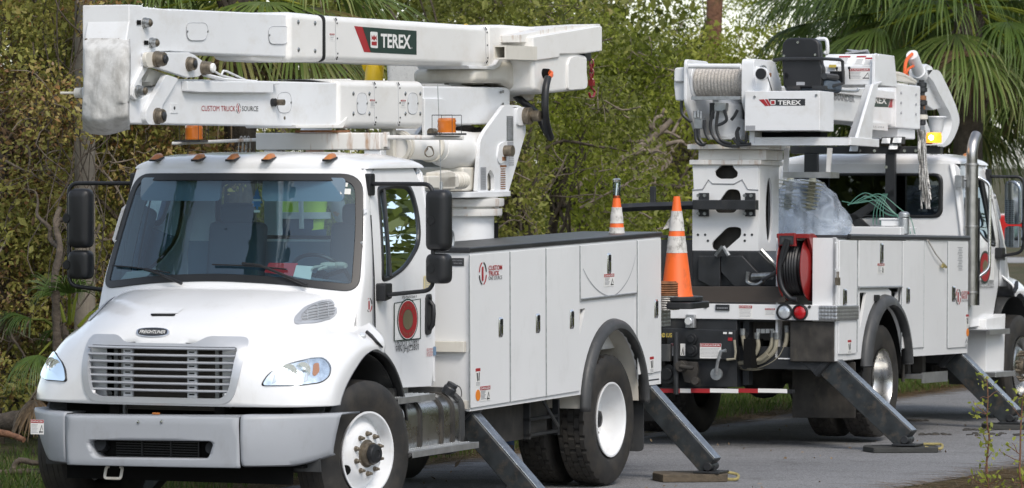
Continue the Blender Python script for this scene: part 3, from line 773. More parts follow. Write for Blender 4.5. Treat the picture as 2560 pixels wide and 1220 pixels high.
# maker's badge
m = MB(); BD = [(383 + 43 * math.cos(t) * (1 if abs(math.cos(t)) < .8 else .97), 832 + 11 * math.copysign(abs(math.sin(t)) ** .6, math.sin(t))) for t in [2 * pi * k / 28 for k in range(28)]]
m.grid([on_patch(BD, .002, 1)[0], on_patch(scl(BD, .97), .012, 1)[0], on_patch(scl(BD, .88), .012, 1)[0]], True); m.m = 1; m.grid(on_patch(scl(BD, .9), .010, 2), True)
bd = m.build('badge', ['chrome', 'decal_black'], BT)
c0 = onhood_px(T1, 383, 832, .013); m = MB(); m.text('FREIGHTLINER', c0 + V((0.002, -.102, -.013)), (0, 1, 0), (-.45, 0, .9), .204, .026, .003, .012, .25, .002)
m.build('badge_lettering', 'decal_white', bd)
m = MB(); c = onhood_px(T1, 905, 840, .0); m.lathe([(.028, 0), (.026, .014), (.02, .02), (.0001, .021)], c, V((.3, .4, .85)), 18); m.build('fender_lamp', 'clear_lens', BT)
m = MB(); m.tube([onhood_px(T1, x, y, .012) for x, y in ((914, 832), (925, 842), (938, 856), (952, 868))], [.012, .014, .012, .007], 8); m.build('hood_latch', 'black_plastic', BT)
# bumper
def bump_x(y): return 1.045 - .02 * (y / .7) ** 2 - (.90 * max(0, abs(y) - .68) ** 1.35 if abs(y) > .68 else 0)
def bumper_strip(mb, y0, y1, z0, z1, n=18, end=0):
    rows = []
    for k in range(n + 1):
        y = y0 + (y1 - y0) * k / n; x = bump_x(y)
        zz0, zz1 = z0, z1
        if end: zz0 = z0 + .12 * max(0, (abs(y) - .95) / .28) ** 1.5 * 0.55
        pr = [(0 - .30 if end else -.12, zz1 - .005), (-.03, zz1), (-.008, zz1 - .012), (0, zz1 - .035), (.004, (zz0 + zz1) / 2), (-.006, zz0 + .05), (-.02, zz0 + .012), (-.06, zz0)]
        kk = max(0, (abs(y) - .95) / .285) * .075 if end else 0
        rows.append([V((x + dx, y - math.copysign(kk * (1 - (z - zz0) / (zz1 - zz0)), y), z)) for dx, z in pr])
    mb.grid(rows); return mb
m = MB(); hole = rpoly([V(p) for p in [(-.52, .635), (.44, .65), (.47, .63), (.43, .52), (-.48, .505), (-.53, .60)]], [.03, .03, .03, .04, .04, .03], 5)
outl = [V(p) for p in [(-.71, .45), (.67, .465), (.66, .825), (-.73, .80)]]
ringsurf(m, outl, hole, (-.03, .58), lambda y, z: V((bump_x(y) + .003 - .03 * max(0, (.50 - z) / .05) ** 2 * .3 - .01 * max(0, (z - .775) / .04), y, z)), 8, 150)
hr = [[V((bump_x(p.x) + .003, p.x, p.y)) for p in hole], [V((bump_x(p.x) - .03, p.x * .985, .58 + (p.y - .58) * .93)) for p in hole], [V((bump_x(p.x) - .14, p.x * .97, .58 + (p.y - .58) * .9)) for p in hole]]
m.grid(hr, True)
m.prism([V((bump_x(y) - .006, y, .818 + .017 * y)) for y in (-.72, -.3, .3, .66)] + [V((bump_x(y) - .14, y, .818 + .017 * y)) for y in (.66, .3, -.3, -.72)], (0, 0, -.012))
bp = m.build('bumper', 'bumper_grey', BT, solid=.012, sharp=45)
m = MB(); bumper_strip(m, .675, 1.235, .47, .835, 22, 1); m.build('bumper_end', 'bumper_grey', bp, solid=.012, sharp=45)
m = MB(); bumper_strip(m, -1.235, -.735, .455, .82, 22, 1); m.build('bumper_end', 'bumper_grey', bp, solid=.012, sharp=45)
m = MB(); m.bb((.90, -.50, .47), (.905, .46, .68)); m.m = 1
for k in range(7): m.bb((.925, -.36, .515 + k * .018), (.935, .30, .522 + k * .018))
for y in (-.15, .08, .3): m.bb((.928, y - .006, .50), (.94, y + .006, .65))
for y in (-.46, .42): m.cyl((.92, y, .58), (.98, y, .60), .045)
m.build('lower_grille', ['near_black', 'black_plastic'], bp)
m = MB(); m.tube(rpoly([V((.93, -.44, .44)), V((.96, -.44, .36)), V((.96, -.31, .36)), V((.93, -.31, .44))], .02, 4), .011, 8); m.build('tow_loop', 'cream_paint', BT)
m = MB()
for x, y in ((347, 1055), (405, 1054)): m.lathe([(.014, 0), (.012, .008), (.0001, .01)], P(0, bump_x(0) + .003)(x, y), (1, 0, 0), 6)
m.build('bumper_bolt', 'chrome', bp)
m = MB(); m.bb((1.0, -.02, .822), (1.03, .03, .836)); m.build('bumper_marker', 'amber_dull', bp, bevel=.004)
pb = P(0, .985); m = MB(); pb.danger(m, 82, 1048, 115, 1085, .03, True); m.build('warning_label', DM, bp)
m = MB(); m.bb((-.9, -1.0, .45), (.72, 1.0, .47)); m.bb((.66, -.9, .33), (.68, .9, .88)); m.build('underbody_shade_sheet', 'near_black', BT)  # near-black sheets added as the shade below the bumper, hiding the far outrigger leg
# wheel arch liners
for sg in (1, -1):
    m = MB(); arch_strip(m, -.02, .56, .655, sg * .62, sg * 1.10, R(-12), R(200), .01); m.prism([V((-.64, sg * 1.12, .50)), V((-.56, sg * 1.12, .95)), V((-.50, sg * 1.12, .95)), V((-.60, sg * 1.12, .45))], (0, -sg * .4, 0))
    m.build('wheel_arch', 'grey_rubber', BT)
    m = MB(); rows = []
    for k in range(20):
        an = R(158 - 84 * 0) * 0 + R(92) + R(78) * k / 19
        c_, s_ = math.cos(an), math.sin(an)
        rows.append([V((-.02 + c_ * .60, sg * 1.19, .60 + s_ * .64)), V((-.02 + c_ * .655, sg * 1.165, .60 + s_ * .675)), V((-.02 + c_ * .655, sg * 1.05, .60 + s_ * .675))])
    m.grid(rows); m.build('arch_flare', 'grey_rubber', BT, solid=.012)
# roof marker lamps, wipers, windscreen stickers
for y in (-.735, -.34, -.05, .24, .69):
    m = MB(); x = xws(y, 2.545) - .03; m.m = 1; m.prism(rpoly([V((x + .075, y - .038, 2.588)), V((x + .075, y + .038, 2.588)), V((x - .05, y + .038, 2.61)), V((x - .05, y - .038, 2.61))], .02, 3), (0, 0, .014)); m.m = 0
    rows = []
    for i in range(9):
        u = i / 8; row = []
        for j in range(9):
            t = pi * j / 8; row.append(V((x + .07 - .11 * u, y - .031 * math.cos(t), 2.60 + .006 * u + math.sin(t) * .042 * math.sin(min(1, u * 1.6) * pi / 2) ** .8)))
        rows.append(row)
    m.grid(rows); m.add(list(rows[-1]), [tuple(range(9))])
    m.build('marker_light', ['amber_dull', 'black_plastic'], BT, sharp=60)
def onws(x, y, off=0.0):
    c, d = T1.ray(x, y); v = .0
    for _ in range(12):
        p = c + d * ((v - c.x) / d.x); v = xws(p.y, p.z)
    return V((v + off, p.y, p.z))
for pts, arm in (([(286, 664), (335, 668), (395, 676), (428, 682)], [(370, 673), (405, 683), (440, 698), (462, 708)]), ([(535, 661), (600, 663), (660, 667), (720, 673)], [(615, 658), (655, 662), (700, 680), (775, 712)])):
    m = MB(); m.tube([onws(x, y, .028) for x, y in pts], .006, 6); m.tube([onws(x, y, .016) for x, y in pts], .004, 5)
    m.tube([onws(x, y, .05) for x, y in arm], [.008, .010, .010, .013], 8); m.cyl(onws(*arm[0], .015), onws(*arm[0], .05), .01)
    m.build('wiper', 'black_plastic', BT)
for i, q in enumerate((r2([(843, 456), (871, 457), (869, 467), (842, 466)], 1), r2([(852, 471), (878, 472), (877, 486), (851, 485)], 1))):
    m = MB(); m.add([onws(x, y, .004) for x, y in q], [tuple(range(len(q)))]); m.build('windscreen_sticker', 'paper', BT, recalc=False)
# door lettering
pd = P(1, 1.049)
m = MB(); m.m = 0; pd.plate(m, [(985, 757), (1050, 746), (1050, 846), (985, 852)], .001, .002)
m.m = 1
def frame_px(pl, mb, q, wpx, off):
    cx = sum(p[0] for p in q) / 4; cy = sum(p[1] for p in q) / 4
    o = pl.poly(q, off); i = pl.poly([(x + wpx * (1 if x < cx else -1), y + wpx * (1 if y < cy else -1)) for x, y in q], off)
    for k in range(4): mb.add([o[k], o[(k + 1) % 4], i[(k + 1) % 4], i[k]], [(0, 1, 2, 3)])
frame_px(pd, m, [(984, 757), (1051, 746), (1051, 847), (984, 853)], 2.0, .004)
cz = pd(1018, 799, .005); nn = V((0, 1, 0))
def disc(mb, c, r0, r1, off, zs=1.0, ax=None, seg=40):
    c = V(c) + V((0, off, 0)); rows = [[c + V((math.cos(t) * r_ , 0, math.sin(t) * r_ * zs)) for t in [2 * pi * k / seg for k in range(seg)]] for r_ in (r0, max(r1, .0005))]
    mb.grid(rows, True)
m.m = 2; disc(m, cz, .165, 0, 0, .86); m.m = 1; disc(m, cz, .178, .165, 0, .86); m.m = 0; disc(m, cz, .165, .160, .0005, .86); m.m = 3; disc(m, cz, .084, 0, .001, .86); m.m = 1; disc(m, cz, .088, .084, .001, .86)
m.m = 3
def arc_text(mb, txt, c, r, a0, a1, hgt, zs=1, flip=False, off=.0015):
    for i, ch in enumerate(txt):
        if ch == ' ': continue
        t = a0 + (a1 - a0) * i / (len(txt) - 1); rd = V((-math.cos(t), 0, math.sin(t) * zs)); tn = V((-math.sin(t), 0, -math.cos(t)))
        if flip: u, v = -tn, -rd
        else: u, v = tn, rd
        wd = hgt * (.25 if ch == 'I' else .7)
        mb.text(ch, V(c) + rd * r - u * wd / 2, u, v, wd, hgt, off, .01)
arc_text(m, 'PIKE BROS CO', cz, .112, R(155), R(25), .022, .86); arc_text(m, 'SINCE 1945', cz, .138, R(228), R(312), .020, .86, True)
# text baselines: u runs to -x
m.build('door_emblem', ['decal_white', 'decal_green', 'decal_red', 'bronze', 'decal_cream'], BT, recalc=False)
m = MB(); pd.text(m, 'USDOT 127892', 988, 851, 1046, 865, .003, .006); pd.text(m, 'VIN JHJZ2801', 988, 867, 1046, 881, .003, .006); pd.text(m, '7J765561', 1004, 740, 1040, 747, .003, .006)
m.build('door_lettering', 'decal_black', BT, recalc=False)
def logo_one(pl, mb, x0, y0, x1, y1, off=.003, m_dark=0, m_red=1):
    """a bracketed numeral one: two arcs round a stroke"""
    a, b = pl(x0, y0, off), pl(x1, y1, off); c = (a + b) / 2; rx = abs((b - a).dot(pl.u)) / 2; rz = abs(a.z - b.z) / 2
    for k0, k1, mm in ((100, 172, m_red), (188, 260, m_dark), (8, 80, m_dark), (280, 352, m_red)):
        pts = [(math.cos(R(k0 + (k1 - k0) * i / 8)), math.sin(R(k0 + (k1 - k0) * i / 8))) for i in range(9)]
        mb.m = mm
        mb.grid([[c + pl.u * q[0] * rx + V((0, 0, q[1] * rz)) for q in pts], [c + pl.u * q[0] * rx * .74 + V((0, 0, q[1] * rz * .88)) for q in pts]])
    mb.m = m_red; mb.text('1', c - pl.u * rx * .28 - V((0, 0, rz * .62)), pl.u, (0, 0, 1), rx * .42, rz * 1.2, 0, .01)
ps = P(1, 1.052); m = MB(); logo_one(ps, m, 914, 745, 930, 780); m.build('cab_side_logo', ['decal_black', 'decal_red'], BT, recalc=False)
m = MB(); m.m = 0; pd.plate(m, [(1059, 690), (1076, 688), (1076, 727), (1059, 730)], .001, .002); m.m = 1
for k in range(7): pd.rect(m, 1062, 694 + k * 5, 1074, 695.5 + k * 5, .0005, .003)
m.build('notice_label', ['decal_cream', 'decal_grey'], BT)
m = MB(); m.m = 0; pd.text(m, 'USE 3 POINTS', 1066, 871, 1081, 877, .003, .01); pd.text(m, 'CAUTION', 1066, 879, 1081, 884, .003, .01); pd.text(m, 'OF CONTACT', 1066, 886, 1081, 891, .003, .01); m.m = 1; pd.plate(m, r2([(1083, 866), (1090, 866), (1090, 889), (1083, 889)], 3), .001, .002)
m.build('door_sticker', ['decal_red', 'decal_blue'], BT, recalc=False)
# steps, fuel tank
for (x0, x1, z, yo) in ((-.42, -1.05, .885, 1.20), (-.45, -1.60, .500, 1.30)):
    m = MB(); m.bb((x0, .98, z - .012), (x1, yo, z)); m.bb((x0, yo - .004, z - .045), (x1, yo + .004, z + .002)); m.bb((x0, .975, z), (x1, .985, z + .05))
    m.m = 1
    for i in range(int((x0 - x1) / .035)):
        for j in range(4): m.cyl((x0 - .02 - i * .035, 1.02 + j * (yo - 1.04) / 3.6, z), (x0 - .02 - i * .035, 1.02 + j * (yo - 1.04) / 3.6, z + .006), .010, .006, 8)
    m.build('cab_step', ['aluminium', 'galvanised'], BT, bevel=.003)
m = MB(); prof = rpoly([V((.55, .42)), V((1.10, .42)), V((1.16, .50)), V((1.16, .78)), V((1.08, .86)), V((.55, .86))], .06, 5)
m.prism([V((-.62, p.x, p.y)) for p in prof], (-.95, 0, 0)); tk = m.build('fuel_tank', 'polished_steel', BT, bevel=.012)
for xx in (-.85, -1.22, -1.42):
    m = MB(); pr = rpoly([V((.54, .41)), V((1.11, .41)), V((1.172, .495)), V((1.172, .785)), V((1.085, .872)), V((.54, .872))], .06, 5)
    m.prism([V((xx, p.x, p.y)) for p in pr], (-.045, 0, 0)); m.build('tank_strap', 'grimy_dark', tk)
m = MB(); m.lathe([(.05, 0), (.05, .05), (.042, .06), (.042, .085), (.03, .09), (.0001, .09)], V((-1.48, 1.10, .86)), V((-.1, .5, .85)), 16)
m.tube(smooth([(-1.50, 1.15, .93), (-1.56, 1.17, .90), (-1.60, 1.16, .84), (-1.55, 1.15, .80), (-1.5, 1.14, .83)], 5), .004, 5); m.build('fuel_cap', 'black_steel', tk)
m = MB(); m.prism([V((-1.57, p.x, p.y)) for p in rpoly([V((.6, .40)), V((1.10, .40)), V((1.17, .5)), V((1.17, .8)), V((1.05, .9)), V((.6, .9))], .06, 5)], (-.07, 0, 0)); m.build('tank_guard', 'grey_rubber', tk)
# service body: shell with openings, doors, latches, black deck edge
YB = 1.20
XF, XR = -1.67, -5.43
m = MB(); AC = (-4.42, .60)
arch = [V((AC[0] + math.cos(t) * .60, AC[1] + math.sin(t) * .63)) for t in [pi * k / 20 for k in range(21)]]
arch = [V((AC[0] + .60, .735))] + [p for p in arch if p.y > .745] + [V((AC[0] - .60, .735))]
outer = [V((XF, .72)), V((XF, 1.905)), V((XR, 1.945)), V((XR, .735))] + [V((p.x, p.y)) for p in reversed(arch)]
pok1 = rpoly([V((-3.66, 1.40)), V((-3.86, 1.41)), V((-3.70, 1.13)), V((-3.655, 1.10))], .02, 3)
pok2 = rpoly([V((-4.92, 1.44)), V((-5.16, 1.445)), V((-5.15, 1.16)), V((-5.11, 1.15))], .02, 3)
m.prism_holes([V((p.x, YB, p.y)) for p in outer], [[V((p.x, YB, p.y)) for p in pok1], [V((p.x, YB, p.y)) for p in pok2]], (0, -.03, 0))
m.bb((XF - .001, .55, .724), (XF - .03, YB - .002, 1.90)); m.bb((XR, .55, .74), (XR + .03, YB - .002, 1.94))
m.bb((XF - .03, .55, .76), (AC[0] + .6, YB - .03, .74)); m.bb((XF - .03, .55, 1.88), (XR + .03, .57, .8))
m.bb((-3.60, .6, .8), (-3.63, 1.17, 1.85)); m.bb((-5.2, .6, .8), (-5.23, 1.17, 1.85)); m.bb((-3.55, 1.02, 1.05), (-5.2, 1.03, 1.5))
sb = m.build('service_body', 'body_white', BT)
m = MB(); m.m = 0; m.bb((XF, .55, .735), (XF + .012, YB, .80)); pq = P(0, XF + .03)
m.prism([V((XF + .002, .66, 1.24)), V((XF + .002, 1.17, 1.24)), V((XF + .002, 1.17, 1.16)), V((XF + .002, .66, 1.16))], (.05, 0, 0))
m.build('body_bracket', 'cream_paint', sb, bevel=.004)
def zt(x): return 1.895 + (x + 1.67) * (-.0105)
m = MB(); m.prism([V((XF + .02, YB + .012, zt(XF) + .045)), V((XF + .02, .50, zt(XF) + .045)), V((XR - .03, .50, zt(XR) + .045)), V((XR - .03, YB + .012, zt(XR) + .045))], (0, 0, -.042))
m.build('deck_cover', 'black_steel', sb, bevel=.012)
m = MB(); m.bb((XF, -.55, 1.0), (XR, .55, 1.06)); m.bb((XF, -.56, 1.0), (XR, -1.17, 1.02)); m.bb((XF, -1.20, .75), (XR, -1.17, 1.90)); m.bb((XF, -.56, 1.0), (XR, -.59, 1.9)); m.bb((XF, -1.19, .75), (XF - .03, -.56, 1.9)); m.bb((XF, -1.2, 1.88), (XR, -.56, 1.93)); m.bb((XR, -1.19, .75), (XR + .03, -.56, 1.9))
m.build('deck', 'body_white', BT)
pS = P(1, YB)
def door_body(name_x0, x1, ztop, zbot, latch=None, horiz=False):
    m = MB(); a_ = name_x0 - .012; b_ = x1 + .012; dz = lambda x, z: z + (x + 1.67) * (-.0105)
    m.prism(rpoly([V((a_, YB + .014, dz(a_, zbot))), V((b_, YB + .014, dz(b_, zbot))), V((b_, YB + .014, dz(b_, ztop))), V((a_, YB + .014, dz(a_, ztop)))], .008, 2), (0, -.012, 0))
    d = m.build('compartment_door', 'body_white', sb, bevel=.004)
    if latch:
        x, y = latch; c = pS(x, y, .016); m = MB(); h_, w_ = (.075, .038)
        if horiz: h_ = .085
        q = lambda s1, s2: rpoly([c + V((s1, 0, -s2)), c + V((-s1, 0, -s2)), c + V((-s1, 0, s2)), c + V((s1, 0, s2))], .012, 3)
        o_, i_ = q(w_, h_), q(w_ * .74, h_ * .84)
        m.m = 0; m.grid([[p for p in o_], [p + V((0, .008, 0)) for p in i_], [p + V((0, .0, 0)) for p in i_]], True)
        m.m = 1; m.prism([p - V((0, .001, 0)) for p in i_], (0, -.002, 0)); m.m = 0
        m.bb(c + V((-w_ * .45, -.002, -h_ * .6)), c + V((w_ * .35, .012, h_ * .15))); m.m = 1; m.cyl(c + V((0, .0, h_ * .45)), c + V((0, .01, h_ * .45)), .012, seg=10)
        m.build('latch', ['chrome', 'gasket'], d)
    return d
XD = [S_.x for S_ in [pS(1170, 830), pS(1272, 830), pS(1362, 830), pS(1447, 800)]]
door_body(XD[0] - .01, XD[1], 1.885, .745, (1247, 818)); door_body(XD[1], XD[2], 1.885, .745, (1340, 808)); door_body(XD[2], XD[3], 1.885, .745, (1425, 798))
XE = [S_.x for S_ in [pS(1447, 700), pS(1590, 700)]]
door_body(XE[0], XE[1], 1.885, 1.435 + .03, (1518, 659), True)
door_body(XE[1] - .005, XR + .01, 1.885, .80, (1636, 772))
m = MB()
for x in XD[1:3] + [XD[0] - .004, XE[0], XE[1]]: m.tube([(x, YB + .012, .75 if x > XE[0] + .01 else (1.46 if x == XE[0] else .80)), (x, YB + .012, zt(x) - .012)], .006, 6)
m.tube([(XE[0] - .02, YB + .012, 1.482), (XE[1] + .02, YB + .012, 1.495)], .010, 8)
m.build('hinge', 'galvanised', sb)
# wheel arch flare of the body
m = MB(); rows = []
for k in range(37):
    t = R(-2) + R(184) * k / 36; c_, s_ = math.cos(t), math.sin(t)
    if AC[1] + s_ * .7 < .60: pass
    rows.append([V((AC[0] + c_ * r_ * .60 / .60, yy, AC[1] + s_ * r_ * 1.05)) for r_, yy in ((.60, YB - .02), (.59, YB + .045), (.60, YB + .062), (.63, YB + .06), (.665, YB + .035), (.675, YB + .0))])
for row in rows:
    for p in row: p.z = max(p.z, .60 + 0.0)
m.grid(rows); m.build('arch_moulding', 'grey_rubber', sb, solid=.01, sharp=60)
m = MB(); arch_strip(m, AC[0], AC[1] + .02, .595, .6, YB - .03, R(0), R(180), .012, rz=.62); m.bb((AC[0] + .59, .6, .62), (AC[0] + .605, YB - .03, 1.9)); m.build('arch_liner', 'cream_paint', sb)
m = MB(); m.prism(rpoly([V((-5.10, 1.18, .76)), V((-5.13, .66, .76)), V((-5.13, .66, .20)), V((-5.10, 1.18, .20))], .05, 4), (-.012, 0, 0)); m.build('mud_flap', 'grey_rubber', BT)
m = MB(); m.bb((-5.9, -1.18, 1.19), (XR - .004, 1.10, 1.335)); m.build('tail_shelf', 'tread_plate', BT, bevel=.006)
m = MB(); m.bb((-5.9, -1.1, .40), (-5.85, 1.1, .50)); m.bb((-5.88, .3, .4), (-5.5, .38, 1.0)); m.bb((-5.88, -.38, .4), (-5.5, -.3, 1.0)); m.build('tail_frame', 'black_steel', BT)
# labels on the body
m = MB(); logo_one(pS, m, 1192, 655, 1212, 712, .018); m.m = 1; pS.text(m, 'CUSTOM', 1216, 664, 1250, 675, .018, .02); pS.text(m, 'TRUCK', 1216, 678, 1243, 689, .018, .02); m.m = 0; pS.text(m, 'ONE SOURCE', 1216, 691, 1250, 699, .018, .0)
m.build('body_lettering', ['decal_black', 'decal_red'], sb, recalc=False)
def pict_label(pl, m, x0, y0, x1, y1, off):
    h = y1 - y0; m.m = 0; pl.rect(m, x0, y0, x1, y1, .001, off); m.m = 1; pl.rect(m, x0, y0, x1, y0 + h * .16, .001, off + .001)
    m.m = 3; w_ = x1 - x0; pl.plate(m, [(x0 + w_ * .2, y0 + h * .25), (x0 + w_ * .45, y0 + h * .25), (x0 + w_ * .55, y0 + h * .7), (x0 + w_ * .35, y0 + h * .72)], .0005, off + .001)
    pl.plate(m, [(x0 + w_ * .65, y0 + h * .22), (x0 + w_ * .85, y0 + h * .22), (x0 + w_ * .8, y0 + h * .7), (x0 + w_ * .62, y0 + h * .65)], .0005, off + .001)
    m.m = 2
    for k in range(3): pl.rect(m, x0 + 1, y0 + h * (.78 + .07 * k), x1 - 1, y0 + h * (.80 + .07 * k), .0005, off + .001)
m = MB(); pict_label(pS, m, 1184, 921, 1196, 966, .016); m.build('pinch_label', DM, sb)
m = MB(); pict_label(pS, m, 1620, 892, 1630, 932, .016); m.build('pinch_label', DM, sb)
m = MB(); pS.danger(m, 1505, 685, 1531, 716, .016, True); m.build('warning_label', DM, sb)
m = MB(); pS.danger(m, 1195, 966, 1221, 1002, .016, True); m.m = 4; c = pS(1190, 988, .018); m.cyl(c, c - V((0, .002, 0)), .042, seg=24); m.build('warning_label', DM + ['decal_orange'], sb)
pf = P(0, XF + .004); m = MB(); pf.rect(m, 1130, 645, 1160, 665, .002, .001); m.m = 1; pf.text(m, 'BODY WORKS', 1132, 649, 1157, 653, .003); pf.text(m, 'SERIAL 0456', 1134, 656, 1155, 660, .003); m.build('maker_plate', ['decal_black', 'decal_grey'], sb)
# chain scuff on the door above the wheel (a worn arc)
m = MB(); pts = [(1453, 672), (1468, 700), (1488, 724), (1510, 738), (1530, 739), (1550, 722), (1568, 694), (1580, 660), (1584, 636)]
pp = smooth([pS(x, y, .0165) for x, y in pts], 5); m.grid([[p + V((0, 0, .005)) for p in pp], [p - V((0, 0, .005)) for p in pp]]); m.build('scuff_mark', 'decal_grey', sb, recalc=False)
m = MB(); m.tube(rpoly([V((-1.78, .95, 1.93)), V((-1.78, .95, 2.06)), V((-1.92, .95, 2.06)), V((-1.92, .95, 1.93))], .06, 6), .011, 8); m.tube(smooth([(-1.80, .95, 2.0), (-1.65, 1.0, 1.98), (-1.5, 1.0, 1.93), (-1.3, 1.0, 1.90)], 4), .005, 5); m.build('tie_loop', 'galvanised', sb)
m = MB(); m.tube(rpoly([V((XR - .02, 1.15, 1.83)), V((XR - .08, 1.15, 1.83)), V((XR - .08, 1.15, 1.62)), V((XR - .02, 1.15, 1.62))], .02, 4), .009, 8); m.build('grab_handle', 'boom_white', sb)
# under the body: box, step rack
m = MB(); m.bb((-1.85, .5, .42), (-3.55, 1.0, .70)); m.build('under_box', 'grimy_dark', BT)
m = MB()
for z in (.44, .56): m.bb((-3.10, 1.0, z), (-3.68, 1.05, z + .022))
m.bb((-3.10, 1.0, .42), (-3.13, 1.05, .70)); m.bb((-3.66, 1.0, .42), (-3.69, 1.05, .70)); m.tube([(-3.2, 1.12, .72), (-3.45, 1.14, .50)], .014, 8)
m.build('step_rack', 'black_steel', BT)
# outriggers: swing legs in the cross plane, ending in feet on the ground pads
def outrigger(truck, x, sg, top, foot, th=.165, wx=.15, mat='outrigger_blue', hood_len=.22):
    a_, b_ = V((x, sg * top[0], top[1])), V((x, sg * foot[0], foot[1])); d = (b_ - a_).normalized(); n = V((1, 0, 0)).cross(d).normalized()
    if n.z < 0: n = -n
    M = Matrix((V((1, 0, 0)), n, d)).transposed(); c = (a_ + b_) / 2; L_ = (b_ - a_).length
    m = MB(); m.box(c, (wx, th, L_), M); o = m.build('outrigger', mat, truck, bevel=.008)
    m = MB(); m.box(c + n * (th / 2 + .004), (wx * .86, .01, L_ * .99), M); m.build('wear_strip', 'worn_edge', o, bevel=.003)
    m = MB(); cc = a_ + d * (hood_len / 2 - .05); m.box(cc, (wx + .05, th + .05, hood_len), M); m.box(cc + d * (hood_len * .35) + n * .01, (wx + .07, th + .075, .05), M); m.build('outrigger_housing', 'black_steel', o, bevel=.006)
    m = MB(); m.cyl(b_ + V((-wx * .6, 0, .0)), b_ + V((wx * .6, 0, .0)), .035, seg=14); m.prism([b_ + V((-.12, -.11, -.055)), b_ + V((.12, -.11, -.055)), b_ + V((.12, .11, -.055)), b_ + V((-.12, .11, -.055))], (0, 0, .018))
    m.box(b_ + V((0, 0, -.02)), (.05, .08, .06)); m.build('outrigger_foot', 'black_steel', o, bevel=.004)
    return o
for sg in (1, -1):
    outrigger(BT, -1.86, sg, (.98, .76), (1.66, .055)); outrigger(BT, -5.28, sg, (1.0, .80), (1.70, .085))
m = MB(); m.bb((-1.76, -1.0, .62), (-1.96, 1.0, .82)); m.bb((-5.2, -1.05, .66), (-5.36, 1.05, .86)); m.build('outrigger_beam', 'black_steel', BT)
# ---- boom rest over the cab roof, with its rod and two beacons
m = MB(); m.bb((-1.50, -.50, 2.665), (-1.68, .545, 2.795)); br = m.build('boom_rest', 'rusty_white', BT, bevel=.012)
m = MB(); m.bb((-1.52, -.44, 1.0), (-1.62, -.33, 2.664)); m.bb((-1.52, .40, 1.0), (-1.62, .54, 2.664)); m.build('boom_rest_post', 'boom_white', br, bevel=.008)
m = MB(); m.bb((-1.49, -.16, 2.797), (-1.7, .20, 2.815)); m.build('rest_pad', 'rust', br)
def beacon(y, z0, ck, x=-1.55):
    m = MB(); m.m = 0; m.lathe([(.068, 0), (.070, .01), (.066, .035), (.070, .045), (.066, .075), (.070, .085), (.064, .108), (.0001, .112)], (x, y, z0), (0, 0, 1), 28)
    b = m.build('beacon', ['amber_lens'], BT, sharp=50)
    m = MB(); m.bb((x - .11, y - .11, z0 - .018), (x + .11, y + .11, z0 - .004))
    for sx, sy in ((-1, -1), (-1, 1), (1, -1), (1, 1)):
        m.tube([(x + sx * .082, y + sy * .082, z0 - .01), (x + sx * .082, y + sy * .082, z0 + .13), (x, y + sy * .082, z0 + .13)], .0025, 5); m.tube([(x + sx * .082, y + sy * .082, z0 + .13), (x + sx * .082, y, z0 + .13)], .0035, 5)
    m.build('beacon_guard', 'black_steel', b)
PR = P(0, -1.55)
pL = PR(485, 352); pR_ = PR(1117, 335)
beacon(pL.y, pL.z + .01, 0); beacon(pR_.y, pR_.z + .01, 0)
m = MB(); m.tube([(-1.58, -1.25, pL.z - .02), (-1.58, -.5, 2.745)], .014, 8); m.tube([(-1.58, .545, 2.76), (-1.58, pR_.y + .12, 2.755)], .018, 8)
m.bb((-1.56, .545, 2.69), (-1.60, .575, 2.80)); m.build('beacon_rod', 'rusty_white', br)
m = MB()
for i in range(3):
    y = -.70 + i * .03; m.tube(smooth([(-1.6, y, 2.60), (-1.6, y + .01, 2.72), (-1.6, y + .03, 2.77), (-1.6, y + .045, 2.72), (-1.6, y + .04, 2.60)], 4), .005, 5)
m.build('wire_coil', 'wire_grey', BT)
# ---- pedestal, rotation and turret
PC = V((-4.05, 0, 0))
m = MB(); m.lathe([(.30, 1.0), (.30, 2.155)], PC, (0, 0, 1), 40); m.m = 1; m.bb((-4.05 - .10, .255, 1.86), (-4.05 - .18, .285, 2.07)); ped = m.build('pedestal', ['boom_white', 'near_black'], BT)
m = MB(); m.lathe([(.30, 2.13), (.36, 2.13), (.365, 2.145), (.365, 2.185), (.34, 2.19), (.34, 2.205), (.375, 2.205), (.38, 2.22), (.38, 2.265), (.33, 2.27), (.33, 2.28)], PC, (0, 0, 1), 48); m.build('slew_ring', 'rusty_white', BT)
m = MB(); m.prism(rpoly([V((-3.50, -.34, 2.28)), V((-3.50, .34, 2.28)), V((-4.42, .34, 2.28)), V((-4.42, -.34, 2.28))], .1, 4), (0, 0, .045)); m.build('turret_base', 'boom_white', BT, bevel=.006)
PLT = [(1262, 262), (1300, 263), (1312, 275), (1315, 330), (1271, 482), (1193, 482), (1201, 352), (1212, 330)]
